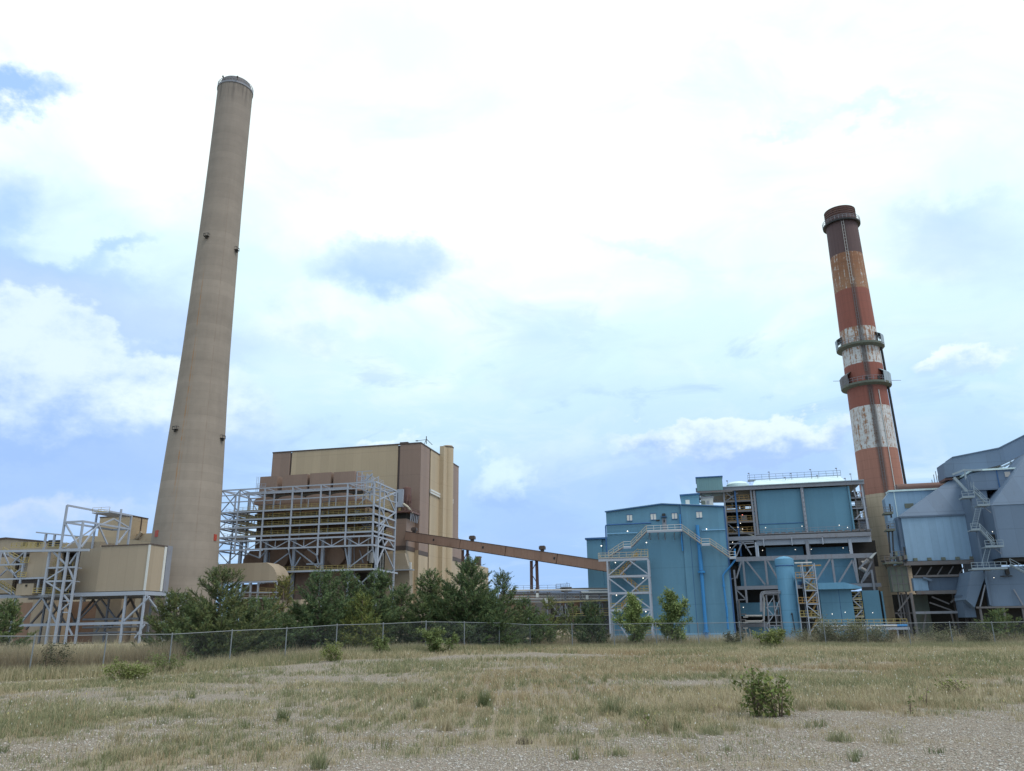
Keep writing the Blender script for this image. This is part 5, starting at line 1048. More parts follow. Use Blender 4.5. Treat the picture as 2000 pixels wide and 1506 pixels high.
    # brown rock heap behind the fence
    rk = rng.normal(size=(200, 3)); b = MB(); c = W(ZM(650, 690, 150.0)); n = 28
    for k in range(n):
        fx = (k % 14) / 13 * 2 - 1
        p = np.array((c[0] + fx * 5.2 + rk[k, 0] * .3, c[1] + (k // 14) * 1.5, .2)); h = (1.0 + .3 * rk[k, 1] * .5) * (1 - fx * fx * .8) + .25
        o = len(b.v); m_ = 9
        for j, (zz, rr) in enumerate(((0, 1.0), (.5, .95), (.85, .6), (1, .1))):
            for i in range(m_): a = 2 * pi * i / m_; jit = 1 + .18 * sin(3.1 * i + k * 1.7 + j); b.v.append((p[0] + .85 * rr * jit * cos(a), p[1] + .8 * rr * jit * sin(a), zz * h * (1 + .06 * sin(i + k))))
        for j in range(3):
            for i in range(m_): b.f.append((o + j * m_ + i, o + j * m_ + (i + 1) % m_, o + (j + 1) * m_ + (i + 1) % m_, o + (j + 1) * m_ + i))
    o = b.build('rubble_heap', 'tan_duct', None, True, origin=(c[0], c[1], 0)); tag(o, 'low heap of tan rubble seen through the fence beside the dark bushy pine', 'rubble')
pipe_bridge()

# ------------------------------------------------------------------ blue boiler house
def blue_boiler():
    v = 184.0; vt = 180.5
    t = thing('boiler_house', 'large open framed boiler house with wide blue panels and grey trusses', 'building', ZE(900, 1400, v))
    G = 'grey_steel'
    zt = ZE(900, 222, v)[2]; zb = ZE(930, 583, v)[2]; uL = ZE(552, 240, v)[0]; uM = ZE(918, 240, v)[0]; uR = ZE(1280, 215, v)[0]
    for a, b_ in ((uL, uM - .05), (uM + .05, uR)): MB().box(a, b_, v, v + 22, zb, zt).build('wall_panel', 'blue_panel', t)
    upright(t, (uM, v - .5, zt + 1), zb - 14, .7, mat=G); upright(t, (uL - .4, v - .3, zt), zb, .5, mat=G); upright(t, (uR + .2, v - .3, zt), zb, .4, mat='blue_panel')
    one('panel_seam', 'deep_blue_pipe', t, 'box', uL, uM - .4, v - .06, v - .01, (zb + zt) / 2 - 2.6, (zb + zt) / 2 - 2.45)
    for i in range(10): beam(t, (uM, v - .75, zb + i * (zt - zb) / 10), (uM + .1, v - .75, zb + (i + .6) * (zt - zb) / 10), .22, 'splice', 'galvanised_steel')
    # roof: long beam, cornice and the raised pale monitor
    ub0, ub1 = ZE(78, 245, v)[0], ZE(1408, 172, v)[0]; zr = ZE(700, 212, v)[2]
    beam(t, (ub0, v - .8, zr), (ub1, v - .8, zr), .5, 'roof_beam', G, h=.9); beam(t, (ub0, v - 1.0, zr + .48), (ub1, v - 1.0, zr + .48), .6, 'cornice', 'pale_concrete', h=.2)
    MB().box(ub0 + 1, ub1, v - .5, v + 22, zr + .40, zr + .5).build('roof', 'rusty_steel', t)
    vm = v + 1.5; m0, m1 = ZE(520, 190, vm)[0], ZE(1278, 165, vm)[0]; z0 = zr + .52; z1 = ZE(1100, 127, vm + 5)[2]; k0, k1 = ZE(545, 150, vm + 5)[0], ZE(1222, 130, vm + 5)[0]
    MB().loft([(m0, vm, z0), (m1, vm, z0), (m1, vm + 12, z0), (m0, vm + 12, z0)], [(k0, vm + 5, z1), (k1, vm + 5, z1), (k1, vm + 8, z1), (k0, vm + 8, z1)]).build('roof_monitor', 'pale_roof', t)
    railing(t, (k0 - 1.5, vm + 5, z1 + .1), (k1 + .3, vm + 5, z1 + .1), 'cyan_rail', step=1.6, t=.08, h=1.2); MB().box(k0 - 1.6, k0 + .2, vm + 4.6, vm + 6, z1 - .1, z1 + .08).build('catwalk', 'pale_concrete', t)
    for x, y0, y1 in ((500, 100, 165), (660, 90, 150), (835, 100, 140), (990, 70, 130), (1195, 60, 120), (1308, 105, 165), (1045, 118, 168), (788, 132, 182), (328, 160, 215), (1265, 140, 165)):
        p, q = ZE(x, y0, vm + 4), ZE(x, y1, vm + 4); b = MB(); b.bar((p[0], p[1], q[2] - .6), p, .09); b.bar((p[0] - .3, p[1], p[2]), (p[0] + .1, p[1], p[2]), .2); b.build('light_pole', G, t)
    p = ZE(410, 198, vm + 1); c = W(p); MB().lathe(c, [(zr + .7, 2.5), (p[2] + .2, 2.5), (p[2] + .7, 1.9), (p[2] + .8, .1)], 28).build('roof_tank', 'pale_roof', t, True)
    a, b_ = ZE(80, 140, v - 2), ZE(285, 128, v - 2); zz0 = ZE(80, 242, v - 2)[2]; MB().box(a[0], b_[0], v - 2, v + 6, zz0, b_[2]).build('head_house', 'teal_cladding', t); one('roof_edge', 'deep_blue_pipe', t, 'box', a[0] - .15, b_[0] + .15, v - 2.2, v + 6, b_[2] + .02, b_[2] + .25)
    beam(t, (a[0], v - 2, zz0 - .3), (b_[0] + 2, v - 2, zz0 - .3), .5, 'beam', 'rusty_steel')
    # open floors to the left of the panels
    fx = [ZE(x, 400, v)[0] for x in (312, 402, 530)]; zf = [ZE(420, y, v)[2] for y in (322, 402, 488, 578)]
    for u, mt in zip(fx, (G, 'deep_blue_pipe', G)): upright(t, (u, v - .3, zr), ZE(420, 760, v)[2], .42, mat=mt); upright(t, (u + .4, v + 8, zr), 8, .4, mat='rusty_steel')
    u0, u1 = fx[0], uL - .6
    for i, z in enumerate(zf):
        beam(t, (u0, v - .3, z), (u1, v - .3, z), .32, mat='rusty_steel', h=.45); MB().box(u0, u1, v, v + 9, z + .05, z + .2).build('floor', 'dark_grating', t)
        railing(t, (u0 + .3, v + .3, z + .3), (u1, v + .3, z + .3), 'orange_rail', step=1.1, t=.1); beam(t, (u0, v + 8, z), (u1, v + 8, z), .3, mat='rusty_steel')
    beam(t, ZE(110, 270, v), ZE(300, 330, v), .25, 'brace', 'rusty_steel'); beam(t, ZE(230, 260, v), ZE(120, 330, v), .25, 'brace', G); beam(t, ZE(320, 255, v), ZE(400, 320, v), .25, 'brace', G); beam(t, ZE(330, 500, v), ZE(400, 560, v), .25, 'brace', G); beam(t, ZE(410, 255, v), ZE(320, 320, v), .25, 'brace', G); beam(t, ZE(330, 740, v), ZE(420, 640, v), .3, 'brace', G); beam(t, ZE(100, 330, v), ZE(312, 328, v), .3, mat='rusty_steel')
    beam(t, ZE(90, 265, v), ZE(312, 262, v), .3, mat='rusty_steel')
    beam(t, ZE(430, 562, v - .2), ZE(545, 598, v - .2), .3, 'brace', 'cream_rail')
    rr = rng.random((60, 4))
    kinds = ('pipe_lagging', 'rusty_steel', 'pipe_lagging', 'moss_steel', 'galvanised_steel')
    for i in range(22):
        z = zf[i % 4]; u = u0 + .6 + (u1 - u0 - 1.6) * rr[i, 0]; vv = v + 1.5 + 4 * rr[i, 1]
        if i % 3: MB().box(u, u + .5 + rr[i, 2], vv, vv + .8, z + .3, z + .8 + 1.2 * rr[i, 3]).build('equipment', kinds[i % 5], t)
        else: MB().tube([(u0, vv, z + .8 + rr[i, 2]), (u, vv, z + .8 + rr[i, 2]), (u, vv, z + 3.0)], .18 + .15 * rr[i, 3], 8).build('pipe', kinds[i % 5], t, True)
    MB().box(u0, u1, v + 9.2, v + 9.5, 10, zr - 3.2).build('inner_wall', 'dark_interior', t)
    for x, y in ((447, 430), (412, 528), (432, 497), (449, 542), (350, 690), (370, 648)): lamp(t, ZE(x, y, v - .5), .17, 'red_glow' if x in (447,) else 'lamp_glow')
    # open floors to the right
    fx = [ZE(x, 320, v)[0] for x in (1300, 1350, 1425)]; zg = [ZE(1360, y, v)[2] for y in (295, 378, 464, 550)]
    for u in fx: upright(t, (u, v + .2, zr), ZE(1380, 600, v)[2], .34, mat='rusty_steel')
    upright(t, (ub1 - .5, v - .3, zr), ZE(1450, 590, v)[2], .38, mat='galvanised_steel')
    for i, z in enumerate(zg):
        beam(t, (fx[0], v, z), (ub1, v, z), .3, mat=G); MB().box(fx[0], ub1, v + .2, v + 6, z + .05, z + .2).build('floor', 'dark_grating', t); railing(t, (fx[0], v + .3, z + .3), (ub1, v + .3, z + .3), 'rusty_steel', step=1.1, t=.08)
        MB().box(fx[0] + .4 + i % 2, fx[0] + 2 + i % 2, v + 1, v + 2.2, z + .25, z + 1.5 + .3 * i).build('equipment', kinds[(i + 1) % 5], t); MB().tube([(fx[1] + .3, v + 1.5, z - .5), (fx[1] + .3, v + 1.5, z + 2.5)], .3, 8).build('pipe', 'pipe_lagging', t)
    for a, b_ in (((1395, 300), (1440, 470)), ((1330, 230), (1350, 290)), ((1355, 280), (1400, 225)), ((1440, 470), (1460, 580)), ((1350, 460), (1425, 380))): beam(t, ZE(*a, v - .2), ZE(*b_, v - .2), .28, 'brace', 'galvanised_steel')
    MB().box(fx[0] + .3, ub1 - 1.2, v + 6.2, v + 6.5, 10, zr - 4).build('inner_wall', 'moss_steel', t)
    # deep beams across the middle
    zA = ZE(930, 600, vt)[2]; zB = ZE(930, 635, vt)[2]; e0, e1 = ZE(325, 625, vt)[0], ZE(1472, 590, vt)[0]; e2 = ZE(563, 640, vt)[0]
    beam(t, (e0, vt, zA), (e1, vt, zA), .5, 'girder', G, h=1.0); beam(t, (e2, vt + .6, zB), (e1, vt + .6, zB), .5, 'girder', 'galvanised_steel', h=1.6)
    MB().box(e2, e1, vt, v + 1, zA + .52, zA + .7).build('deck', 'dark_grating', t); railing(t, (uL - 1, vt, zA + .7), (e1 - 4, vt, zA + .7), 'grey_steel', step=1.6, t=.06)
    b = MB()
    for i in range(16): u = e2 + 1 + i * 1.45; b.box(u, u + .9, vt + .6, vt + 1.6, zA + .75, zA + 1.1)
    b.build('valve_row', 'rusty_steel', t)
    for x, y in ((632, 532), (922, 520), (1217, 512), (1283, 530), (608, 712), (868, 706), (995, 703), (1248, 693), (1300, 716)): lamp(t, ZE(x, y, vt + .5), .16)
    zC = ZE(930, 768, vt)[2]; beam(t, (ZE(395, 785, vt)[0], vt, zC), (ZE(1485, 755, vt)[0], vt, zC), .5, 'girder', G, h=1.1)
    MB().box(e2 + .5, e1 + 1.5, v + 1.2, v + 1.5, zC - 2, zB).build('dark_recess_sheet', 'dark_interior', t)  # near-black sheet paints the shade in the recess between the girders
    for x0, x1 in ((635, 940), (992, 1300)): a, b_ = ZE(x0, 688, v), ZE(x1, 740, v); MB().box(a[0], b_[0], v + .7, v + 1.15, zC, a[2]).build('inner_panel', 'blue_panel', t)
    for x in (562, 968, 1312): p = ZE(x, 700, vt); upright(t, (p[0], vt + .5, zB), zC, .75, mat='galvanised_steel' if x != 968 else G)
    for x in (615, 840, 1085): p = ZE(x, 635, vt); upright(t, (p[0], vt - .1, zB + .8), zB - .9, .25, 'stiffener', 'galvanised_steel')
    for a, b_ in (((400, 760), (450, 640)), ((450, 640), (520, 750)), ((420, 640), (540, 640)), ((340, 660), (540, 655)), ((470, 690), (545, 680))): beam(t, ZE(*a, vt), ZE(*b_, vt), .32, 'brace', G)
    upright(t, (ZE(550, 640, vt)[0], vt, zB), zC, .4, mat='galvanised_steel')
    # lower panels behind the truss
    zD = ZE(900, 985, v - 2)[2]; a0, a1, a2 = ZE(420, 800, v - 2)[0], ZE(800, 800, v - 2)[0], ZE(1338, 790, v - 2)[0]
    for a, b_ in ((a0, a1 - .04), (a1 + .04, a2)): MB().box(a, b_, v - 2, v + 4, zD, zC - .3).build('wall_panel', 'blue_cladding', t)
    for x0, y0, y1 in ((450, 775, 1130), (628, 790, 985), (955, 775, 960), (1160, 785, 975), (1340, 770, 970)): p = ZE(x0, y0, vt); upright(t, p, ZE(x0 + 30, y1, vt)[2], .5, mat=G)
    for a, b_ in (((478, 795), (628, 985)), ((645, 790), (740, 960)), ((440, 800), (400, 935)), ((1143, 782), (1035, 955)), ((1322, 790), (1208, 980)), ((1322, 790), (1365, 968)), ((1478, 800), (1392, 972)), ((1470, 870), (1400, 960)), ((1440, 790), (1372, 860))): beam(t, ZE(*a, vt), ZE(*b_, vt), .42, 'brace', G)
    zE_ = ZE(580, 1008, vt)[2]; beam(t, (ZE(405, 1010, vt)[0], vt, zE_), (ZE(1550, 985, vt)[0], vt, zE_), .5, 'girder', G, h=.9)
    for x in (385, 1480): p = ZE(x, 905, vt - .6); upright(t, (p[0], vt - .6, p[2] + 1), 0, .45, mat=G)
    p = ZE(425, 1180, vt - .6); upright(t, (p[0], vt - 1, p[2] + 2), 0, .4, mat='rusty_steel')
    a, b_ = ZE(412, 1020, v), ZE(760, 1130, v); MB().box(a[0] - 2.6, b_[0] + 12, v + 2, v + 2.3, 0, zC - 1).build('dark_recess_sheet', 'dark_interior', t)  # near-black sheet paints the lower recess shade and closes a sky gap
    a, b_ = ZE(425, 1130, v), ZE(640, 1232, v); MB().box(a[0], b_[0] + 3, v - .5, v + 1.9, b_[2], a[2]).build('wall_panel', 'blue_panel', t); a, b_ = ZE(430, 1322, v), ZE(640, 1380, v); MB().box(a[0], b_[0] + 3, v - .5, v + 1.9, 0, a[2]).build('wall_panel', 'blue_panel', t)
    beam(t, ZE(410, 1308, v - 1.5), ZE(660, 1305, v - 1.5), .4, mat=G, h=.9); beam(t, ZE(405, 1030, vt), ZE(475, 1100, vt), .32, 'brace', G); beam(t, ZE(410, 1105, vt), ZE(475, 1103, vt), .28, mat=G); beam(t, ZE(360, 940, vt), ZE(390, 930, vt), .25, 'brace', G)
    for pts in ([(470, 1233), (605, 1233)], [(470, 1278), (600, 1276), (618, 1262), (620, 1100), (605, 1050), (630, 1042)]): MB().tube([ZE(x, y, v - 2.5) for x, y in pts], .22, 8).build('pipe', 'pipe_lagging', t, True)
    for x0, x1 in ((473, 490), (505, 520)): beam(t, ZE(x0, 1335, v - 4), ZE(x1, 1440, v - 4), .25, 'prop', 'cream_rail')
    for x, y in ((455, 1165),): lamp(t, ZE(x, y, v - 1), .17)
    for i in range(8): p = ZE(440 + (i % 2) * 14, 1220 + i * 22, v - 4); MB().box(p[0], p[0] + 1.0, v - 4, v - 3.4, p[2] - .12, p[2] + .12).build('equipment', 'pipe_lagging' if i % 2 else 'rusty_steel', t)
    # canopy and enclosed bay on the right foot
    vl = 177.5; a, b_ = ZE(1058, 1025, vl), ZE(1312, 1025, vl); MB().box(a[0], b_[0], vl, vl + 8, 0, a[2]).build('lower_bay', 'blue_cladding', t)
    one('bay_seam', 'deep_blue_pipe', t, 'box', ZE(1218, 1100, vl)[0], ZE(1218, 1100, vl)[0] + .08, vl - .05, vl - .01, 0, a[2])
    c = ZE(1395, 1000, vl - 1.5); MB().prism([(a[0] - .3, a[2]), (c[0], a[2]), (c[0], a[2] + .35), (c[0] - 3.2, a[2] + 1.3), (a[0] - .3, a[2] + 1.3)], vl - 1.4, vl + 7).build('canopy', 'blue_tank_paint', t)
    a, b_ = ZE(1402, 1030, vl), ZE(1538, 1030, vl); MB().box(a[0], b_[0], vl + 1, vl + 8, 0, a[2]).build('lower_bay', 'blue_panel', t); c = ZE(1572, 1030, vl); MB().box(b_[0] + .5, c[0], vl + 1.5, vl + 8, 0, a[2] - .2).build('lower_bay', 'blue_cladding', t); MB().box(b_[0] + .02, b_[0] + .48, vl + 2, vl + 8, 0, a[2]).build('dark_recess_sheet', 'dark_interior', t)
    d0, d1 = ZE(1312, 1100, vl)[0], ZE(1400, 1100, vl)[0]; MB().box(d0, d1, vl + 4, vl + 4.3, 0, a[2]).build('dark_recess_sheet', 'dark_interior', t)  # near-black sheets paint the shade in the gaps between the lower bays
    for y in (1100, 1170, 1240): z = ZE(1370, y, vl)[2]; beam(t, (d0, vl + .5, z), (d1, vl + .5, z), .3, mat='cream_rail'); railing(t, (d0, vl + .7, z + .2), (d1, vl + .7, z + .2), 'yellow_rail', step=.9, t=.1); 
    for a_, b__ in (((1385, 1035), (1325, 1095)), ((1330, 1110), (1390, 1165)), ((1400, 1185), (1345, 1245))): beam(t, ZE(*a_, vl + .4), ZE(*b__, vl + .4), .26, 'brace', 'galvanised_steel')
    for x, y in ((1162, 1218), (1265, 1204), (1483, 1208)): lamp(t, ZE(x, y, vl - .3), .16)
    # sloped chute towards the chimney
    MB().loft([ZE(1455, 772, vt - 1), ZE(1475, 778, vt - 1), ZE(1475, 778, vt + 1), ZE(1455, 772, vt + 1)], [ZE(1490, 735, vt - 1), ZE(1518, 726, vt - 1), ZE(1518, 726, vt + 1), ZE(1490, 735, vt + 1)]).build('chute', 'white_paint', t)
    MB().box(ZE(1372, 790, v)[0], ZE(1500, 790, v)[0], v + 1, v + 1.3, 4, zC).build('dark_recess_sheet', 'rusty_steel', t)
    b = MB(); b.tube([ZE(1395, 815, v), ZE(1425, 810, v), ZE(1450, 790, v)], .5, 10); b.tube([ZE(1380, 850, v - .5), ZE(1440, 885, v - .5)], .45, 10); b.build('pipe', 'pipe_lagging', t, True)
    for y in (905, 925, 950): beam(t, ZE(1385, y, v), ZE(1500, y - 4, v), .3, mat='rusty_steel')
blue_boiler()

def blue_tank():
    v = 168.0
    a, b_ = ZE(711, 790, v), ZE(860, 790, v); r = (b_[0] - a[0]) / 2; zt = ZE(785, 776, v)[2]; z2 = ZE(785, 832, v)[2]
    c = W(((a[0] + b_[0]) / 2, v + r, 0))
    t = thing('tank', 'tall plain blue cylindrical tank standing upright before the blue boiler house', 'tank', c, world=True)
    MB().lathe(c, [(0, r * .985), (z2, r * .985), (z2, r * 1.02), (zt, r * 1.02), (zt + .45, r * .5), (zt + .6, .02)], 48).build('tank_shell', 'blue_tank_paint', t, True)
    MB().lathe(c, [(z2 - .12, r * .99), (z2 - .06, r * 1.035), (z2 + .06, r * 1.035), (z2 + .12, r * 1.025)], 48).build('band', 'deep_blue_pipe', t, True)
    p = ZE(840, 1215, v); MB().tube([(p[0], v - .15, p[2]), (p[0] + .05, v - .3, p[2] - .2), (p[0] + .1, v - .25, ZE(850, 1280, v)[2])], .1, 8).build('pipe', 'black_steel', t); p = ZE(850, 1285, v); MB().tube([(p[0] + .1, v - .25, p[2]), (p[0] + .15, v - .25, ZE(858, 1368, v)[2])], .1, 8).build('pipe', 'black_steel', t)
    MB().lathe(W((ZE(840, 1218, v)[0], v - .2, 0)), [(ZE(840, 1218, v)[2] - .25, .02), (ZE(840, 1218, v)[2], .25), (ZE(840, 1218, v)[2] + .25, .02)], 10).build('valve', 'black_steel', t)
    MB().tube([(c[0] * 0 + ZE(858, 890, v)[0] + .15, v + r - 1.5, ZE(858, 890, v)[2]), (ZE(858, 890, v)[0] + .15, v + r - 1.5, .3)], .12, 8).build('pipe', 'blue_tank_paint', t)
def tank_tower():
    v = 166.5
    t = thing('access_tower', 'slim grey steel tower with orange stairs right beside the blue tank', 'stair tower', ZE(1010, 1380, v))
    u0, u1, u2 = ZE(922, 830, v)[0], ZE(1020, 830, v)[0], ZE(872, 910, v)[0]; zt = ZE(1000, 815, v)[2]; vb = v + 2.8
    for u in (u0, u1): upright(t, (u, v, zt), 0, .24); upright(t, (u, vb, zt), 0, .22)
    upright(t, (u2, v + .6, ZE(872, 905, v)[2]), 0, .2); beam(t, ZE(872, 908, v), ZE(925, 905, v), .15)
    z = [ZE(985, y, v)[2] for y in (938, 1032, 1140, 1248)]
    for i, zz in enumerate(z):
        beam(t, (u0, v, zz), (u1, v, zz), .22); beam(t, (u1, v, zz), (u1, vb, zz), .18); MB().box(u2 if i in (0, 2, 3) else u0, u1, v + .2, vb, zz + .1, zz + .22).build('landing', 'grey_steel', t)
        for a, b_ in (((u2 if i in (0, 2, 3) else u0, v + .2, zz + .2), (u1 - .2, v + .2, zz + .2)), ((u0, vb, zz + .2), (u1, vb, zz + .2))): railing(t, a, b_, 'yellow_rail' if i % 2 else 'orange_rail', step=.7, t=.1)
    zz = [zt] + z + [0]
    for i in range(5):
        a, b_ = (u0, u1) if i % 2 else (u1, u0); beam(t, (a, v, zz[i] - .2), (b_, v, zz[i + 1] + .2), .2, 'brace')
        if 0 < i < 5: MB().stairs((u0 + .4, v + 1.4, zz[i + 1] + .2), (u1 - .4, v + 1.4, zz[i] + .1), .8).build('stair_flight', 'orange_rail', t)
    beam(t, ZE(862, 812, v + 1), ZE(1000, 808, v + 1), .3, 'roof_beam', 'white_paint'); beam(t, ZE(885, 836, v + .8), ZE(1072, 830, v + .8), .28, 'hoist_beam', 'orange_rail'); p = ZE(962, 842, v + .8); MB().box(p[0] - .25, p[0] + .25, v + .6, v + 1, p[2] - 1.6, p[2]).build('hoist', 'black_steel', t)
    for x, y in ((890, 960), (905, 975), (930, 980)): p = ZE(x, y, v + 2); MB().box(p[0], p[0] + .7, v + 1.5, v + 2.2, p[2] - .7, p[2]).build('junction_box', 'deep_blue_pipe' if x != 905 else 'rusty_steel', t)
def pipe_cage():
    v = 169.0
    t = thing('pipe_rack', 'small grey pipe rack with bent pipes on top left of the blue tank', 'pipe rack', ZE(660, 1420, v))
    us = [ZE(x, 1080, v)[0] for x in (600, 640, 695, 738)]; zt = ZE(640, 1062, v)[2]
    for u in us: upright(t, (u, v, zt if u != us[0] else zt - 1), 0, .22, mat='grey_steel')
    for u in (us[1], us[3]): upright(t, (u, v + 2.4, zt), 0, .22, mat='rusty_steel')
    for y in (1065, 1160, 1230, 1310): z = ZE(660, y, v)[2]; beam(t, (us[1], v, z), (us[3], v, z), .2, mat='grey_steel')
    for i, y in enumerate((1040, 1050, 1058)): MB().tube([ZE(590 + i * 6, 1200, v - .4), ZE(590 + i * 6, 1060 + i * 5, v - .4), ZE(600 + i * 6, y + 4, v - .4), ZE(622 + i * 5, y - 2, v - .4), ZE(750, y - 6, v - .4)], .09, 8).build('pipe', 'grey_steel', t, True)
    for a, b_ in (((690, 1090), (650, 1150)), ((640, 1165), (690, 1225)), ((740, 1110), (700, 1225)), ((690, 1235), (645, 1300)), ((700, 1315), (740, 1380)), ((640, 1320), (690, 1400))): beam(t, ZE(*a, v), ZE(*b_, v), .16, 'brace', 'galvanised_steel')
    for x, y in ((700, 1110), (720, 1180), (660, 1345), (740, 1340)): p = ZE(x, y, v + 1.5); MB().tube([(p[0], p[1], p[2] - 2.4), p], .25, 10).build('pipe', 'rusty_steel', t)
def low_bridge():
    v = 160.0
    t = thing('pipe_bridge', 'low grey pipe trestle with thin yellow handrail in front of the right chimney foot', 'pipe bridge', ZE(1500, 1430, v))
    u0, u1 = ZE(1040, 1300, v)[0], ZF(405, 1345, v)[0]; z = ZE(1500, 1335, v)[2]
    beam(t, (u0, v, z), (u1, v, z), .6, 'girder', 'galvanised_steel', h=.5); MB().tube([(u0, v - .1, z + .5), (u1 - 2, v - .1, z + .5)], .16, 8).build('pipe', 'pipe_lagging', t); MB().tube([(u0, v + .6, z + .5), (u1, v + .6, z + .5)], .2, 8).build('pipe', 'bright_blue_pipe', t)
    railing(t, (u0, v + 1, z + .55), (u1, v + 1, z + .55), 'yellow_rail', step=1.1, t=.08); MB().box(u0, u1, v + .9, v + 2.2, z + .4, z + .5).build('deck', 'dark_grating', t)
    for x in (1100, 1300, 1525, 1585, 1680): p = ZE(x, 1345, v); upright(t, (p[0], v, z), 0, .3, mat='grey_steel')
    for x in (1460, 1520): p = ZE(x, 1312, v - .4); beam(t, p, (p[0] + .4, p[1], p[2] - .9), .28, 'bracket', 'white_paint')
blue_tank(); tank_tower(); pipe_cage(); low_bridge()

# ------------------------------------------------------------------ slate grey precipitator complex on the right
def precipitator():
    v = 176.0
    t = thing('filter_house', 'pale blue sheeted filter box with a slate pitched hopper roof on rusty legs', 'building', ZF(600, 1320, v))
    TL, TR, BL, BR = ZF(352, 590, v), ZF(836, 575, v), ZF(392, 900, v), ZF(895, 880, v); z1 = (TL[2] + TR[2]) / 2; z0 = (BL[2] + BR[2]) / 2; u0 = (TL[0] + BL[0]) / 2; u1 = (TR[0] + BR[0]) / 2
    MB().box(u0, u1, v, v + 6, z0, z1).build('wall_panel', 'pale_blue_sheet', t)
    pk = ZF(698, 332, v + 3); MB().loft([(u0 - .3, v - .2, z1 + .05), (u1, v - .2, z1 + .05), (u1, v + 6.5, z1 + .05), (u0 - .3, v + 6.5, z1 + .05)], [(pk[0], v + 3, pk[2]), (u1, v + 3, pk[2]), (u1, v + 5, pk[2]), (pk[0], v + 5, pk[2])]).build('hopper_roof', 'slate_sheet', t)
    one('eaves_trim', 'slate_sheet_dark', t, 'box', u0 - .35, u1, v - .3, v - .01, z1 - .28, z1 + .04)
    MB().box(u0 - .7, u0 - .02, v + .5, v + 3, z0, z1).build('side_duct', 'slate_sheet', t); MB().box(u0 - 1.7, u0 - .75, v + 2, v + 5, z0 - .5, z1 - .5).build('side_duct', 'pale_blue_sheet', t)
    beam(t, (u0 - 1, v - .3, z0 - .5), (u1, v - .3, z0 - .5), .6, 'girder', 'rusty_steel', h=.9)
    b = MB(); f = 0
    for i in range(5): u = u0 + 1.4 + i * (u1 - u0 - 2) / 4.4; b.box(u - .35, u + .35, v - .5, v - .02, z0 - .02, z0 + .55)
    b.build('bearing', 'moss_steel', t)
    zc, zd = ZF(600, 998, v)[2], ZF(600, 1110, v)[2]
    MB().box(u0 + 1, u1 - 3, v + 2.1, v + 2.4, zd, z0 + .5).build('dark_recess_sheet', 'dark_interior', t); beam(t, (u0 + .6, v, zc), (u1 - 3, v, zc), .35, mat='rusty_steel', h=.5); beam(t, (u0 + .6, v - .2, zd), (u1 - 4, v - .2, zd), .5, mat='rusty_steel', h=.8)  # near-black sheet paints the recess shade and stops sky showing through
    b = MB()
    for i in range(6): p = u0 + 1 + i * 2.0; b.bar((p, v + .6, zc), (p + 1.4, v + .6, z0 - 1.2), .2)
    b.build('brace', 'rusty_steel', t)
    a, b_ = ZF(432, 1005, v), ZF(545, 1100, v); MB().box(a[0], b_[0], v + .4, v + 2, zd + .4, zc - .3).build('wall_panel', 'pale_blue_sheet', t)
    c, d = ZF(545, 1030, v), ZF(812, 1100, v); MB().prism([(b_[0] + .05, zd + .4), (d[0], zd + .4), (d[0], zc - .3), (b_[0] + .3, zc - .3)], v + 1, v + 2).build('wall_panel', 'slate_sheet_dark', t); beam(t, ZF(500, 1010, v - .2), ZF(560, 1030, v - .2), .5, 'brace', 'slate_sheet_dark')
    m0, m1 = ZF(275, 960, v + 1), ZF(412, 1105, v + 1); MB().box(m0[0], m1[0], v + .8, v + 3.5, m1[2], z0 - .9).build('old_casing', 'moss_steel', t)
    b = MB(); 
    for z in (m1[2] + 1.5, m1[2] + 3.2): b.box(m0[0] - .02, m1[0] + .02, v + .7, v + .79, z, z + .15)
    for k in range(4): uu = m0[0] + k * (m1[0] - m0[0]) / 3; b.box(uu - .08, uu + .08, v + .65, v + .69, m1[2], z0 - 1)
    b.build('casing_rib', 'rusty_steel', t)
    for x in (415, 765): p = ZF(x, 1112, v); upright(t, (p[0], v - .2, zd), 0, .55, mat='rusty_steel'); upright(t, (p[0] + .3, v + 7, zd), 0, .5, mat='rusty_steel')
    for x, y in ((330, 1120), (355, 1150), (385, 1120)): p = ZF(x, y, v + 2); upright(t, (p[0], v + 2, p[2] + 1), 0, .3, mat='rusty_steel')
    zg = ZF(600, 1248, v)[2]; beam(t, (ZF(430, 1250, v)[0], v - .2, zg), (ZF(795, 1246, v)[0], v - .2, zg), .4, mat='grey_steel', h=.55); beam(t, (ZF(330, 1250, v)[0], v + 3, zg), (u1, v + 3, zg), .35, mat='rusty_steel')
    for a, b_ in (((420, 1120), (330, 1240)), ((545, 1180), (700, 1235)), ((690, 1240), (730, 1400)), ((755, 1120), (690, 1180)), ((520, 1260), (500, 1380)), ((560, 1140), (680, 1190)), ((330, 1260), (420, 1380)), ((780, 1260), (850, 1400))): beam(t, ZF(*a, v + 1), ZF(*b_, v + 1), .32, 'brace', 'rusty_steel')
    MB().box(u0 - 2, u1, v + 9, v + 9.4, 0, zd).build('dark_recess_sheet', 'dark_interior', t); a = ZF(430, 1130, v + 6); MB().box(a[0], ZF(530, 1130, v + 6)[0], v + 6, v + 8.5, 0, a[2]).build('hopper', 'moss_steel', t)  # near-black sheet paints the shade behind the legs
    # tangle of ducts, platforms and ladders on the chimney side
    for x, y, w in ((265, 565, 60), (280, 680, 60), (330, 870, 90), (300, 905, 120)):
        p, q = ZF(x - w / 2, y, v - 1), ZF(x + w / 2, y, v - 1); MB().box(p[0], q[0], v - 1.2, v + 1.5, p[2] - .3, p[2]).build('platform', 'moss_steel', t); railing(t, (p[0], v - 1.2, p[2]), (q[0], v - 1.2, p[2]), 'rusty_steel', step=.9, t=.09)
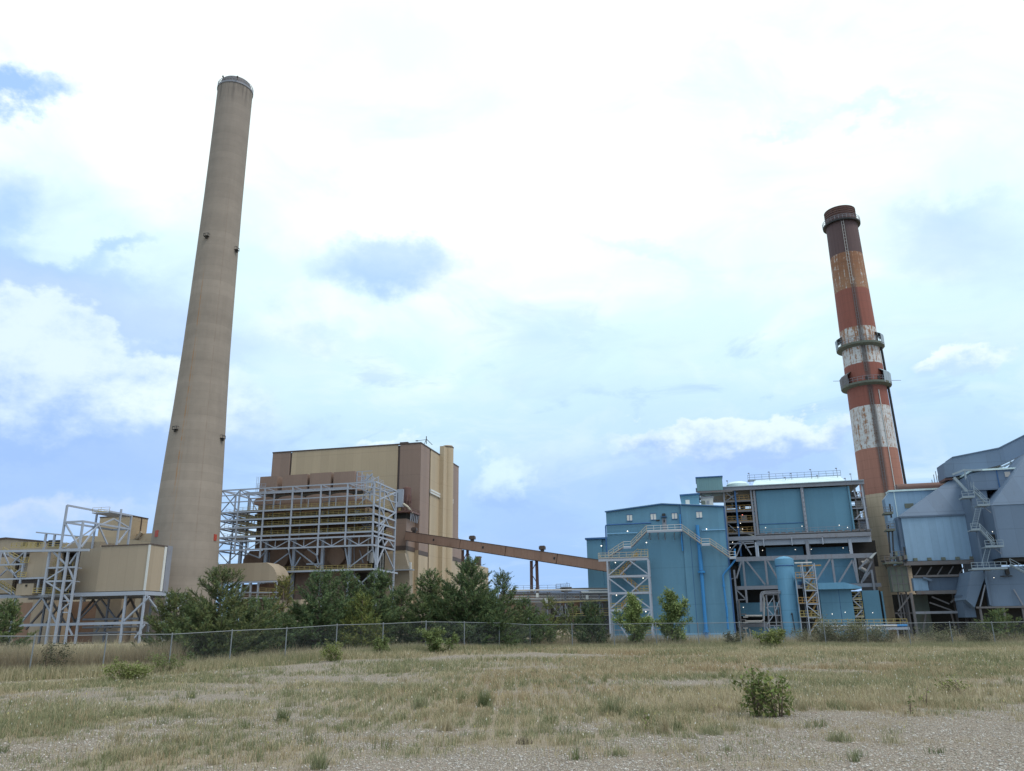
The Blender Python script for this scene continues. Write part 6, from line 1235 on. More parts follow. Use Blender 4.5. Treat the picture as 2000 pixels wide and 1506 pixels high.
    for x, y0, y1 in ((272, 505, 600), (262, 650, 840), (290, 690, 900), (370, 800, 910)): p = ZF(x, y0, v - .5); q = ZF(x + 12, y1, v - .5); one('post', 'black_steel', t, 'bar', p, q, .28)
    for i in range(7): x = 315 + i * 11; p = ZF(x, 850 + (i * 37) % 40, v - 1); MB().box(p[0] - .2, p[0] + .25, v - 1.4, v - .8, p[2] - .3, p[2] + .5).build('equipment', ('moss_steel', 'black_steel', 'rusty_steel')[i % 3], t)
    # ---- pale penthouse behind
    v2 = 186.0
    t = thing('building', 'pale blue shed with clipped corner just right of the striped chimney', 'building', ZF(420, 900, v2))
    a, k, c = ZF(238, 470, v2), ZF(268, 418, v2), ZF(300, 425, v2); zt = ZF(420, 418, v2)[2]; zb = ZF(300, 640, v2)[2]; r = ZF(640, 405, v2)
    MB().prism([(a[0], zb - 8), (r[0], zb - 8), (r[0], zt), (k[0], zt), (a[0], a[2])], v2, v2 + 3).build('wall', 'pale_blue_sheet', t)
    MB().box(k[0] - .1, r[0], v2 - .3, v2 + 3.1, zt + .02, zt + .4).build('roof', 'pale_roof', t); p = ZF(405, 518, v2); MB().box(p[0] - .9, p[0] + .9, v2 - .1, v2 - .01, p[2] - .5, p[2] + .5).build('vent', 'moss_steel', t); one('corner_trim', 'pale_roof', t, 'box', c[0] - .08, c[0] + .08, v2 - .08, v2 - .01, zb - 8, zt)
    p, q = ZF(318, 400, v2 + 3), ZF(612, 384, v2 + 3); MB().tube([(p[0], v2 + 3, p[2]), (q[0] + 3, v2 + 3, p[2])], .95, 16).build('roof_pipe', 'maroon_steel', t, True)
    b = MB()
    for x, y in ((560, 340), (572, 305), (585, 282), (605, 312)): p = ZF(x, y, v2 + 5); b.bar((p[0], p[1], zt), p, .12 if x != 605 else .3)
    b.build('mast', 'rusty_steel', t)

def slate_block():
    v = 166.0
    t = thing('filter_house', 'big slate grey sheeted block with sloping roof at the right picture edge', 'building', ZF(1100, 1250, v))
    # main prow block at the frame edge
    e, s, tpt = ZF(962, 478, v), ZF(1190, 205, v), ZF(1400, 120, v); zb = ZF(1060, 872, v)[2]; zs = ZF(1010, 515, v)[2]
    uR = e[0] + 24; u0 = (e[0] + ZF(1062, 872, v)[0]) / 2
    MB().prism([(u0, zb), (uR, zb), (uR, zs), (u0 + .0, zs)], v, v + 14).build('wall', 'slate_sheet', t)
    sl = s[2] - e[2]; k = sl / (s[0] - e[0])
    MB().loft([(u0 - .4, v - .1, zs + .04), (uR, v - .1, zs + .04), (uR, v + 14, zs + .04), (u0 - .4, v + 14, zs + .04)], [(u0 + 9.5, v + 3, zs + .9 + 9.5 * k), (uR, v + 3, zs + .9 + 9.5 * k), (uR, v + 12, zs + .9 + 9.5 * k), (u0 + 9.5, v + 12, zs + .9 + 9.5 * k)]).build('hopper_roof', 'slate_sheet', t)
    MB().box(u0 - .4, u0 - .01, v - .1, v + 13, zb, zs).build('corner_trim', 'slate_sheet_dark', t)
    # middle block between, standing back
    vm = 171.0; a, b_ = ZF(822, 300, vm), ZF(908, 278, vm); c = ZF(1120, 270, vm); zt = ZF(1000, 275, vm)[2]; zm = ZF(1000, 402, vm)[2]
    MB().prism([(a[0], zm), (c[0] + 4, zm), (c[0] + 4, zt), (b_[0], zt), (a[0], a[2])], vm, vm + 12).build('wall', 'slate_sheet', t); MB().box(a[0] + .3, c[0] + 4, vm - .3, vm + 12, zt + .02, zt + .35).build('roof', 'pale_roof', t)
    l0 = ZF(850, 620, vm)[0]; MB().box(l0, u0 + 1, vm + .2, vm + 12, ZF(950, 1200, vm)[2], zm - .02).build('wall', 'slate_sheet_dark', t); one('eaves_trim', 'slate_sheet_dark', t, 'box', a[0], c[0] + 4, vm - .12, vm - .01, zm - .15, zm + .15)
    p = ZF(1078, 303, vm); MB().box(p[0] - .5, p[0] + .5, vm - .1, vm - .01, p[2] - .5, p[2] + .5).build('vent', 'pipe_lagging', t); one('seam_trim', 'deep_blue_pipe', t, 'box', ZF(1010, 340, vm)[0], ZF(1010, 340, vm)[0] + .2, vm - .1, vm - .01, zm, zt)
    one('beam', 'dark_interior', t, 'box', u0, uR, v + .5, v + 12, zb - .7, zb - .02)
    # lower hopper and casing
    vl = 168.0; z1 = ZF(1000, 935, vl)[2]; z0 = ZF(1000, 1205, vl)[2]; q0, q1 = ZF(935, 960, vl)[0], uR
    MB().box(q0, q1, vl, vl + 10, z0, z1).build('lower_casing', 'slate_sheet', t)
    h = [ZF(835, 965, vl), ZF(915, 965, vl), ZF(925, 1048, vl), ZF(848, 1215, vl), ZF(800, 1160, vl)]
    MB().prism([(h[0][0], h[0][2]), (h[1][0], h[1][2]), (h[1][0] + .1, h[2][2] + 1), (h[3][0] + .3, h[3][2]), (h[4][0], h[4][2])], vl + .5, vl + 8).build('hopper', 'slate_sheet', t)
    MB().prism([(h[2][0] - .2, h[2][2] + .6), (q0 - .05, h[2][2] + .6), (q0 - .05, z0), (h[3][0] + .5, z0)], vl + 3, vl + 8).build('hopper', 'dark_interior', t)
    a, b_ = ZF(810, 1180, vl), ZF(905, 1280, vl); MB().box(a[0], b_[0], vl + 3.2, vl + 8, b_[2], h[4][2] + 1).build('lower_casing', 'slate_sheet_dark', t)
    upright(t, (q0 - .2, vl - .2, z1), z0, .35, mat='slate_sheet_dark'); beam(t, ZF(925, 1060, vl), ZF(890, 1210, vl), .25, 'brace', 'grey_steel'); beam(t, ZF(1120, 1090, vl - .4), ZF(1185, 1200, vl - .4), .25, 'brace', 'grey_steel'); beam(t, (q0 - 3, vl - .2, z0 - .2), (q1, vl - .2, z0 - .2), .4, mat='rusty_steel')
    MB().box(q0 - 3, q1, vl + 4, vl + 4.4, 0, z0 + .6).build('dark_recess_sheet', 'dark_interior', t)  # near-black sheet paints the shade under the lower casing
    for x in (890, 1050, 1180): p = ZF(x, 1220, vl); upright(t, (p[0], vl, z0), 0, .4, mat='rusty_steel')
    b = MB(); p = ZF(1070, 960, vl); b.box(p[0] - .3, p[0] + .3, vl - .6, vl - .02, p[2] - .8, p[2] + .4); p = ZF(1065, 1000, vl); b.bar((p[0] - 1, vl - .4, p[2]), (p[0] + 1, vl - .4, p[2]), .2); b.build('equipment', 'black_steel', t)
    p = ZF(1020, 730, v + 3); MB().box(u0 - 1.2, u0 - .42, v + 1, v + 3, p[2] - 1.2, p[2] + .3).build('equipment', 'black_steel', t); MB().tube([ZF(1003, 700, v + 1), ZF(1008, 745, v + 1)], .3, 8).build('pipe', 'black_steel', t)
    for x, y in ((975, 695), (985, 1010)): lamp(t, ZF(x, y, v - .3), .14)
    # cyan stairs zigzagging down the face
    vs = v - 2.0
    def flight(a, b_):
        p, q = ZF(*a, vs), ZF(*b_, vs); MB().stairs(p, q, .6).build('stair_flight', 'cyan_rail', t); railing(t, (p[0], vs - .4, p[2]), (q[0], vs - .4, q[2]), 'cyan_rail', step=1.4, t=.075)
    def land(a, b_, mat='cyan_rail'):
        p, q = ZF(*a, vs), ZF(*b_, vs); MB().box(p[0], q[0], vs - .5, vs + 2, p[2] - .2, p[2]).build('landing', mat, t); railing(t, (p[0], vs - .5, p[2]), (q[0], vs - .5, p[2]), mat, step=1.0, t=.07)
    def lad(a, b_): p, q = ZF(*a, vs), ZF(*b_, vs); m = MB(); m.ladder(q, p, .85); m.build('ladder', 'cyan_rail', t)
    land((765, 460), (850, 460)); flight((935, 505), (845, 420)); land((868, 515), (953, 515)); lad((880, 530), (848, 672)); land((825, 682), (885, 682)); flight((985, 785), (890, 682)); land((922, 798), (1048, 798)); lad((945, 808), (915, 930)); land((830, 950), (1070, 935)); flight((1215, 985), (1095, 922))
    b = MB(); b.bar(ZF(710, 325, vs + 2), ZF(800, 420, vs + 2), .5); b.bar(ZF(700, 305, vs + 2), ZF(785, 272, vs + 2), .35); b.bar(ZF(785, 280, vs + 2), ZF(795, 340, vs + 2), .25); b.bar(ZF(785, 275, vs + 2), ZF(905, 275, vs + 2), .3); b.build('brace', 'cyan_rail', t)
    upright(t, ZF(800, 330, vs + 1.2), ZF(940, 1200, vs + 1.2)[2], .3, mat='slate_sheet_dark'); b = MB(); b.ladder(ZF(840, 400, vs), ZF(836, 355, vs), .5); b.build('ladder', 'cyan_rail', t)
    for a, b_ in (((905, 520), (965, 565)), ((985, 805), (1035, 845)), ((900, 950), (960, 965))): beam(t, ZF(*a, vs + .5), ZF(*b_, vs + .5), .15, 'bracket', 'grey_steel')
def high_gallery():
    t = thing('conveyor_gallery', 'slate grey enclosed gallery climbing out of frame above the right filter houses', 'conveyor', ZF(900, 1200, 180))
    v = 178.0
    z = lambda x, y: ZF(x, y, v)
    top = [z(637, 228), z(702, 190), z(1018, 127), z(1191, 40), z(1420, -60)]; bot = [z(655, 325), z(715, 318), z(1040, 236), z(1191, 165), z(1420, 60)]
    for i in range(4):
        MB().prism([(bot[i][0] + .02, bot[i][2]), (bot[i + 1][0], bot[i + 1][2]), (top[i + 1][0], top[i + 1][2]), (top[i][0] + .02, top[i][2])], v, v + 5).build('gallery_section', 'slate_sheet' if i != 1 else 'slate_sheet', t)
    m = MB()
    for i in range(1, 4): m.bar((top[i][0], v + 2.5, top[i][2] + .12), (top[i + 1][0], v + 2.5, top[i + 1][2] + .12), 5.3, .2)
    m.build('gallery_roof', 'slate_sheet_dark', t)
    for i in (1, 2): beam(t, (bot[i][0] + .5, v + .5, bot[i][2] - .35), (bot[i + 1][0], v + .5, bot[i + 1][2] - .35), .4, 'girder', 'moss_steel')
    p = bot[0]; MB().box(p[0], p[0] + 1.4, v + .3, v + 4.7, p[2] - .5, p[2] - .02).build('chute', 'maroon_steel', t)
    for a, b_ in (((1095, 235), (1165, 190)), ((1020, 262), (1165, 195)), ((1100, 215), (1100, 250))): beam(t, ZF(*a, v - .2), ZF(*b_, v - .2), .35, 'brace', 'cyan_rail')
precipitator(); slate_block(); high_gallery()

# ------------------------------------------------------------------ land
def vnoise(x, y, s, seed=0):
    """smooth value noise on numpy arrays"""
    x = np.asarray(x) / s; y = np.asarray(y) / s
    xi = np.floor(x).astype(np.int64); yi = np.floor(y).astype(np.int64); fx = x - xi; fy = y - yi
    def h(a, b):
        n = (a * 374761393 + b * 668265263 + seed * 982451653) & 0x7fffffff
        n = ((n ^ (n >> 13)) * 1274126177) & 0x7fffffff
        return ((n ^ (n >> 16)) & 0xffff) / 65535.0
    fx = fx * fx * (3 - 2 * fx); fy = fy * fy * (3 - 2 * fy)
    return (h(xi, yi) * (1 - fx) + h(xi + 1, yi) * fx) * (1 - fy) + (h(xi, yi + 1) * (1 - fx) + h(xi + 1, yi + 1) * fx) * fy
def fbm(x, y, s, seed=0, o=4):
    r = 0; a = 0.5; t = 0
    for i in range(o): r = r + a * vnoise(x, y, s / 2 ** i, seed + i); t += a; a *= 0.55
    return r / t
FENCE_L = [(-22.2 + 0.778 * 3.05 * k, 37.8 + 0.628 * 3.05 * k) for k in range(-5, 8)]
def fence_y(x):
    x = np.asarray(x, float)
    return np.interp(x, [-60, -22.2, -5.58, 1.1, 80], [7.4, 37.8, 51.2, 59.4, 59.4])
def track(x, y):
    """bare vehicle track that follows the fence"""
    d = fence_y(x) - y
    c = np.interp(x, [-40, -20, -8, 0, 8, 16, 30], [6.5, 6.2, 7.0, 11.0, 12.5, 14, 16])
    w = np.interp(x, [-30, -15, 0, 8, 14], [1.5, 1.3, 1.8, 1.3, 0.4])
    return np.exp(-((d - c) / w) ** 2) * np.interp(x, [-40, 4, 14, 22], [1, 1, .55, .0])
def veg(x, y):
    """how thickly the gravel is overgrown, 0 bare to 1 thick"""
    n = fbm(x, y, 5.0, 3); f = fbm(x, y, 1.3, 9)
    base = np.interp(y, [9, 11.5, 13.2, 15.5, 18, 24, 40, 70], [.24, .31, .38, .50, .56, .54, .62, .95])
    b = base + (n - .5) * 1.75 + (f - .5) * 1.15 + (fbm(x, y, .5, 15, 2) - .5) * .5
    # bare gravelly stretches left of the middle
    b = b - .42 * np.exp(-((x + 3.5) / 6) ** 2 - ((y - 27) / 4.5) ** 2) - .22 * np.exp(-((x + 12) / 9) ** 2 - ((y - 22) / 4) ** 2)
    b = b + .20 * smooth01((1 - x) / 6) * smooth01((14 - y) / 3) * (n > .42)
    b = b + .2 * smooth01((x - 4) / 10) * smooth01((y - 20) / 10)
    d = fence_y(x) - y
    b = b + .7 * smooth01((4.5 - d) / 2.5)
    b = b - 1.3 * track(x, y)
    return np.clip(b, 0, 1)

def axis(lo, hi, step, far):
    mid = np.arange(lo, hi + 1e-6, step); out = [mid[-1]]; s = step
    while out[-1] < far: s *= 1.5; out.append(out[-1] + s)
    left = [mid[0]]; s = step
    while left[-1] > -far if lo < 0 else False: s *= 1.5; left.append(left[-1] - s)
    return np.array(sorted(set(left[1:])) + list(mid) + out[1:])
def ground_mat():
    m, n, b = base_mat('gravel_ground')
    c = n.new('ShaderNodeTexCoord').outputs['Object']
    at = n.new('ShaderNodeAttribute', attribute_name='veg').outputs['Fac']
    vo = n.new('ShaderNodeTexVoronoi'); n.put(vo.inputs['Vector'], c); vo.inputs['Scale'].default_value = 44.0
    vr, vg, vb = n.sep(vo.outputs['Color'])
    stone = n.ramp(vr, [(0, (0.20, 0.178, 0.148)), (.3, (0.345, 0.312, 0.268)), (.62, (0.475, 0.44, 0.39)), (.88, (0.56, 0.53, 0.485)), (1, (0.26, 0.205, 0.155))])
    gap = n.ss(vo.outputs['Distance'], .30, .62); stone = n.mix(n.m('MULTIPLY', gap, .8), stone, (0.12, 0.10, 0.085))
    mott = n.noise(c, .5, 6, .65); stone = n.mix(n.ss(mott, .35, .65, .0, .38), stone, (0.27, 0.225, 0.175))
    soil = n.ramp(n.noise(c, 6.0, 5, .7), [(.2, (0.17, 0.14, 0.10)), (.5, (0.31, 0.262, 0.19)), (.8, (0.44, 0.385, 0.285))])
    green = n.ss(n.noise(c, .16, 4, .6), .45, .62); soil = n.mix(n.m('MULTIPLY', green, .45), soil, (0.15, 0.16, 0.075))
    f = n.ss(n.m('ADD', at, n.m('MULTIPLY', n.m('SUBTRACT', n.noise(c, 3.5, 5, .7), .5), .9)), .25, .72)
    colr = n.mix(n.m('MULTIPLY', f, .68), stone, soil)
    n.put(b.inputs['Base Color'], colr); b.inputs['Roughness'].default_value = .95; b.inputs['Specular IOR Level'].default_value = .1
    bp = n.new('ShaderNodeBump'); bp.inputs['Strength'].default_value = .9; bp.inputs['Distance'].default_value = .03
    n.put(bp.inputs['Height'], n.m('SUBTRACT', 1.0, vo.outputs['Distance'])); n.put(b.inputs['Normal'], bp.outputs[0])
ground_mat()
def ground():
    xs = axis(-44, 44, .4, 4200); ys = axis(6, 66, .4, 300); ys = np.concatenate([ys[ys <= 66.2], np.arange(69, 150, 4), np.arange(160, 320, 20), 320 * 1.5 ** np.arange(1, 8)])
    ys = np.concatenate([np.array([-400, -150, -60, -25, -10, -3, 0, 2, 4]), ys[ys >= 6]])
    X, Y = np.meshgrid(xs, ys); Z = gz(X, Y); nx = len(xs); ny = len(ys)
    v = np.stack([X.ravel(), Y.ravel(), Z.ravel()], 1); i = np.arange(nx * ny).reshape(ny, nx)
    f = np.stack([i[:-1, :-1].ravel(), i[:-1, 1:].ravel(), i[1:, 1:].ravel(), i[1:, :-1].ravel()], 1)
    me = np_mesh('ground', v, f); a = me.attributes.new('veg', 'FLOAT', 'POINT'); a.data.foreach_set('value', veg(X.ravel(), Y.ravel()).astype(np.float32))
    me.shade_smooth(); me.materials.append(MATS['gravel_ground'])
    o = bpy.data.objects.new('ground', me); COL.objects.link(o); o['kind'] = 'structure'; o['label'] = 'gravel field with dry grass'
def np_mesh(name, v, f, colors=None):
    me = bpy.data.meshes.new(name); k = f.shape[1]
    me.vertices.add(len(v)); me.vertices.foreach_set('co', np.ascontiguousarray(v, np.float32).ravel())
    me.loops.add(f.size); me.loops.foreach_set('vertex_index', np.ascontiguousarray(f, np.int32).ravel())
    me.polygons.add(len(f)); me.polygons.foreach_set('loop_start', np.arange(0, f.size, k, dtype=np.int32))
    me.update(calc_edges=True)
    if colors is not None:
        a = me.attributes.new('tint', 'FLOAT_COLOR', 'POINT'); a.data.foreach_set('color', np.ascontiguousarray(np.concatenate([colors, np.ones((len(colors), 1))], 1), np.float32).ravel())
    return me
def leaf_mat(name, trans=.3, rough=.6):
    m, n, b = base_mat(name)
    a = n.new('ShaderNodeAttribute', attribute_name='tint').outputs['Color']
    n.put(b.inputs['Base Color'], a); b.inputs['Roughness'].default_value = rough; b.inputs['Specular IOR Level'].default_value = .2
    tr = n.new('ShaderNodeBsdfTranslucent'); n.put(tr.inputs[0], a); mx = n.new('ShaderNodeMixShader'); mx.inputs[0].default_value = trans
    n.l.new(b.outputs[0], mx.inputs[1]); n.l.new(tr.outputs[0], mx.inputs[2]); n.l.new(mx.outputs[0], m.node_tree.nodes['Material Output'].inputs[0])
leaf_mat('leaf'); leaf_mat('grass_blade', .3, .7); leaf_mat('needle', .25, .6)
surf('bark', (0.16, 0.12, 0.09), .9, .25, .2)
surf('pine_bark', (0.13, 0.10, 0.085), .9, .25, .2)
ground()

# loose stones on the bare gravel
def stones():
    n = 26000; r = rng.random((n * 3, 3)); y = 9.4 + 10 * r[:, 0] ** 1.3; x = (r[:, 1] * 2 - 1) * (y * .72 + 1.5)
    keep = veg(x, y) < .25 + .35 * r[:, 2]; x, y = x[keep][:n], y[keep][:n]; k = len(x)
    s = .006 + .013 * rng.random(k) ** 2; base = np.array([(1, 0, 0), (-1, 0, 0), (0, 1, 0), (0, -1, 0), (0, 0, .7), (0, 0, -.6)])
    a = rng.random(k) * 6.28; J = base[None] * (1 + .35 * (rng.random((k, 6, 1)) - .5)) * s[:, None, None] * np.stack([1 + .5 * rng.random(k), 1 + .2 * rng.random(k), .7 + .4 * rng.random(k)], 1)[:, None, :]
    ca, sa = np.cos(a)[:, None], np.sin(a)[:, None]; vx = J[..., 0] * ca - J[..., 1] * sa; vy = J[..., 0] * sa + J[..., 1] * ca
    v = np.stack([vx + x[:, None], vy + y[:, None], J[..., 2] + gz(x, y)[:, None] + s[:, None] * .3], 2).reshape(-1, 3)
    F = np.array([(0, 2, 4), (2, 1, 4), (1, 3, 4), (3, 0, 4), (2, 0, 5), (1, 2, 5), (3, 1, 5), (0, 3, 5)]); f = (F[None] + 6 * np.arange(k)[:, None, None]).reshape(-1, 3)
    t = rng.random(k); pal = np.array([(.45, .42, .38), (.36, .33, .29), (.54, .51, .475), (.28, .245, .21), (.35, .28, .235), (.45, .43, .42)]); c = pal[(t * 6).astype(int)] * (.85 + .3 * rng.random((k, 1)))
    me = np_mesh('gravel_stones', v, f, np.repeat(c, 6, 0)); me.materials.append(MATS['stone']); o = bpy.data.objects.new('gravel_stones', me); COL.objects.link(o); o['kind'] = 'stuff'; o['label'] = 'loose pale stones on bare gravel in front'; o['category'] = 'gravel'
def stone_mat():
    m, n, b = base_mat('stone'); a = n.new('ShaderNodeAttribute', attribute_name='tint').outputs['Color']; n.put(b.inputs['Base Color'], a); b.inputs['Roughness'].default_value = .9
stone_mat(); stones()

# ------------------------------------------------------------------ grass
def blades(x, y, z, h, w, lean, col, tipcol=None, bend=.5):
    """one bent two-segment blade for every entry; returns verts, tris, colours"""
    k = len(x); a = rng.random(k) * 6.283; d = rng.random(k) * 6.283
    dx, dy = np.cos(a) * w / 2, np.sin(a) * w / 2; lx, ly = np.cos(d) * lean * h, np.sin(d) * lean * h
    v = np.zeros((k, 5, 3))
    v[:, 0] = np.stack([x - dx, y - dy, z - .01], 1); v[:, 1] = np.stack([x + dx, y + dy, z - .01], 1)
    mx, my, mz = x + lx * .32, y + ly * .32, z + h * .58
    v[:, 2] = np.stack([mx + dx * .8, my + dy * .8, mz], 1); v[:, 3] = np.stack([mx - dx * .8, my - dy * .8, mz], 1)
    v[:, 4] = np.stack([x + lx, y + ly, z + h * (1 - .35 * lean)], 1)
    F = np.array([(0, 1, 2), (0, 2, 3), (3, 2, 4)]); f = (F[None] + 5 * np.arange(k)[:, None, None]).reshape(-1, 3)
    tc = col if tipcol is None else tipcol
    c = np.stack([col, col, col * .5 + tc * .5, col * .5 + tc * .5, tc], 1).reshape(-1, 3)
    return v.reshape(-1, 3), f, c
def join(parts):
    V, F, C, o = [], [], [], 0
    for v, f, c in parts: V.append(v); F.append(f + o); C.append(c); o += len(v)
    return np.concatenate(V), np.concatenate(F), np.concatenate(C)
def pick(pal, k, jit=.22):
    pal = np.array(pal); return pal[rng.integers(0, len(pal), k)] * (1 - jit / 2 + jit * rng.random((k, 1)))
DRY = [(.365, .315, .20), (.43, .375, .25), (.31, .262, .165), (.49, .435, .31), (.34, .30, .195)]
OLIVE = [(.215, .235, .125), (.18, .205, .11), (.25, .255, .14), (.215, .245, .155), (.28, .275, .165)]
GREEN = [(.12, .155, .062), (.095, .13, .055), (.145, .18, .075), (.125, .165, .085)]
def grass():
    parts = []
    def field(n, y0, y1, dens, hh, ww, pals, pw=1.4, lean=.45, side=.70):
        r = rng.random((n, 4)); y = y0 + (y1 - y0) * r[:, 0] ** (1 / pw); x = (r[:, 1] * 2 - 1) * (y * side + 2)
        # clump: pull blades towards tuft centres
        g = .42; cx = (np.floor(x / g) + .5 + .8 * (vnoise(np.floor(x / g) * 7.3, np.floor(y / g) * 5.1, 1.0, 5) - .5)) * g; cy = (np.floor(y / g) + .5 + .8 * (vnoise(np.floor(x / g) * 3.7, np.floor(y / g) * 9.1, 1.0, 6) - .5)) * g
        pull = (rng.random(n) ** 1.2) * .62; x = x + (cx - x) * pull; y = y + (cy - y) * pull
        vd = veg(x, y); keep = r[:, 2] < dens(vd) * np.interp(fence_y(x) - y, [-20, 20], [1, 1]); x, y, vd, r = x[keep], y[keep], vd[keep], r[keep]; k = len(x)
        h = hh(x, y, vd) * (.55 + .9 * rng.random(k)); w = ww(y)
        gn = fbm(x, y, 6.5, 21); gf = vnoise(x, y, .8, 4)
        g = np.clip((gn - .36) * 3.4 + (gf - .5) * 1.5, 0, 1)[:, None]
        far = smooth01((y - 26) / 22)[:, None]
        dry, oli, gre = pick(pals[0], k), pick(pals[1], k), pick(pals[2], k)
        warm = np.clip((fbm(x, y, 8.0, 77) - .50) * 5, 0, 1)[:, None] * .8
        dry = np.where(rng.random((k, 1)) < warm, pick([(.34, .255, .155), (.29, .21, .125), (.40, .31, .20)], k), dry)
        sel = rng.random((k, 1)); gw = np.where(sel < g * .85, oli, dry); gw = np.where((rng.random((k, 1)) < g * .36), gre, gw)
        parts.append(blades(x, y, gz(x, y), h, w, lean * (.4 + rng.random(k)), gw, gw * .6 + pick(DRY, k) * .45))
    hv = lambda lo, hi: (lambda x, y, d: (lo + hi * d) * (.45 + 1.1 * fbm(x, y, 1.9, 31)) * np.interp(fence_y(x) - y, [0, 3, 8], [1.35, 1.1, 1.0]))
    field(150000, 10.0, 18, lambda d: np.clip(d * 1.15, 0, 1) ** 1.3, hv(.03, .13), lambda y: .0050 + .00015 * y, (DRY, OLIVE, GREEN), lean=.75)
    field(200000, 17, 34, lambda d: np.clip(d * 1.1, 0, 1) ** 1.3, hv(.04, .17), lambda y: .0055 + .00022 * y, (DRY, OLIVE, GREEN), lean=.7)
    field(190000, 32, 60, lambda d: np.clip(d * 1.1, 0, 1) ** 1.2, hv(.07, .24), lambda y: .007 + .00028 * y, (DRY, OLIVE, GREEN), lean=.6)
    # tall rough growth along the fence and beyond it
    def strip(n, off, sd, hh, pals, w=.02, xr=(-34, 44), dry=.6):
        x = xr[0] + (xr[1] - xr[0]) * rng.random(n); y = fence_y(x) + off + sd * np.abs(rng.normal(size=n)) * (1 if off > 0 else -1); k = n
        h = hh * (.5 + rng.random(k)) * (.75 + .7 * fbm(x, y, 3.0, 41)) * np.interp(x, [-34, -18, -9, 40], [1.0, 1.0, .85, .9]); sel = rng.random((k, 1)) < np.clip(dry + (fbm(x, y, 4, 51)[:, None] - .5) * 1.6 + np.interp(x, [-34, -14, -6, 40], [.3, .25, -.12, -.15])[:, None], .05, .97)
        c = np.where(sel, pick(pals[0], k), pick(pals[1], k)); parts.append(blades(x, y, gz(x, y), h, np.full(k, w), .3 * (.4 + rng.random(k)), c, c * .5 + pick(DRY, k) * .55))
    strip(56000, -.05, 1.6, .44, (DRY, OLIVE + GREEN), .016, dry=.25)
    strip(50000, .05, 2.6, .52, (DRY, OLIVE + GREEN), .018, dry=.5)
    strip(30000, 3, 5, .62, (DRY, OLIVE), .026, (-46, 66), dry=.55)
    strip(16000, 2, 3.5, .95, ([(.26, .21, .145), (.29, .24, .165), (.22, .18, .125)], DRY), .016, (-4, 44), dry=.8)
    strip(42000, .5, 4.0, 1.0, ([(.24, .19, .125), (.28, .225, .15), (.21, .17, .115)], OLIVE), .020, (-44, -17.5), dry=.8)
    strip(52000, 8, 16, .95, (DRY, OLIVE), .05, (-95, -12), dry=.6)
    # seed stalks standing above the rest
    n = 14000; y = 11 + 40 * rng.random(n) ** 1.3; x = (rng.random(n) * 2 - 1) * (y * .7 + 1); d = veg(x, y); keep = rng.random(n) < d * .8; x, y = x[keep], y[keep]; k = len(x)
    c = pick([(.40, .33, .21), (.34, .27, .16), (.27, .21, .13)], k); parts.append(blades(x, y, gz(x, y), .14 + .30 * rng.random(k) * np.interp(y, [11, 30], [.6, 1.0]), .005 + .00018 * y, .35 * rng.random(k), c, c * 1.1))
    m = 1500; y = 11 + 34 * rng.random(m) ** 1.15; x = (rng.random(m) * 2 - 1) * (y * .7 + 1); d = veg(x, y); keep = rng.random(m) < .12 + d * .7; x, y = x[keep], y[keep]; m = len(x); q = 46
    rr = (.05 + .13 * rng.random(m)) * (1 + y / 60); xx = np.repeat(x, q) + np.repeat(rr, q) * rng.normal(size=m * q) * .6; yy = np.repeat(y, q) + np.repeat(rr, q) * rng.normal(size=m * q) * .6
    pal = np.array(DRY + OLIVE + OLIVE + GREEN); cc = np.repeat(pal[rng.integers(0, len(pal), m)] * .92, q, 0) * (.75 + .5 * rng.random((m * q, 1)))
    parts.append(blades(xx, yy, gz(xx, yy), np.repeat(.07 + .20 * rng.random(m) * np.interp(y, [11, 25], [.7, 1.1]), q) * (.4 + .9 * rng.random(m * q)), .0052 + .0002 * yy, .9 * rng.random(m * q), cc, cc * .7 + .3 * pick(DRY, m * q)))
    m = 5200; y = 12 + 44 * rng.random(m); x = (rng.random(m) * 2 - 1) * (y * .7 + 1); d = veg(x, y); keep = rng.random(m) < d; x, y = x[keep], y[keep]; m = len(x)
    cc = pick([(.62, .60, .52), (.55, .50, .36), (.50, .46, .20), (.66, .65, .60)], m); parts.append(blades(x, y, gz(x, y) + .08 + .22 * rng.random(m), .015 + .0006 * y, .012 + .00045 * y, .5 * rng.random(m), cc, cc))
    v, f, c = join(parts)
    me = np_mesh('grass', v, f, np.clip(c, 0, 1)); me.materials.append(MATS['grass_blade']); o = bpy.data.objects.new('grass', me); COL.objects.link(o); o['kind'] = 'stuff'; o['label'] = 'dry and olive grass over the gravel field'; o['category'] = 'grass'
grass()

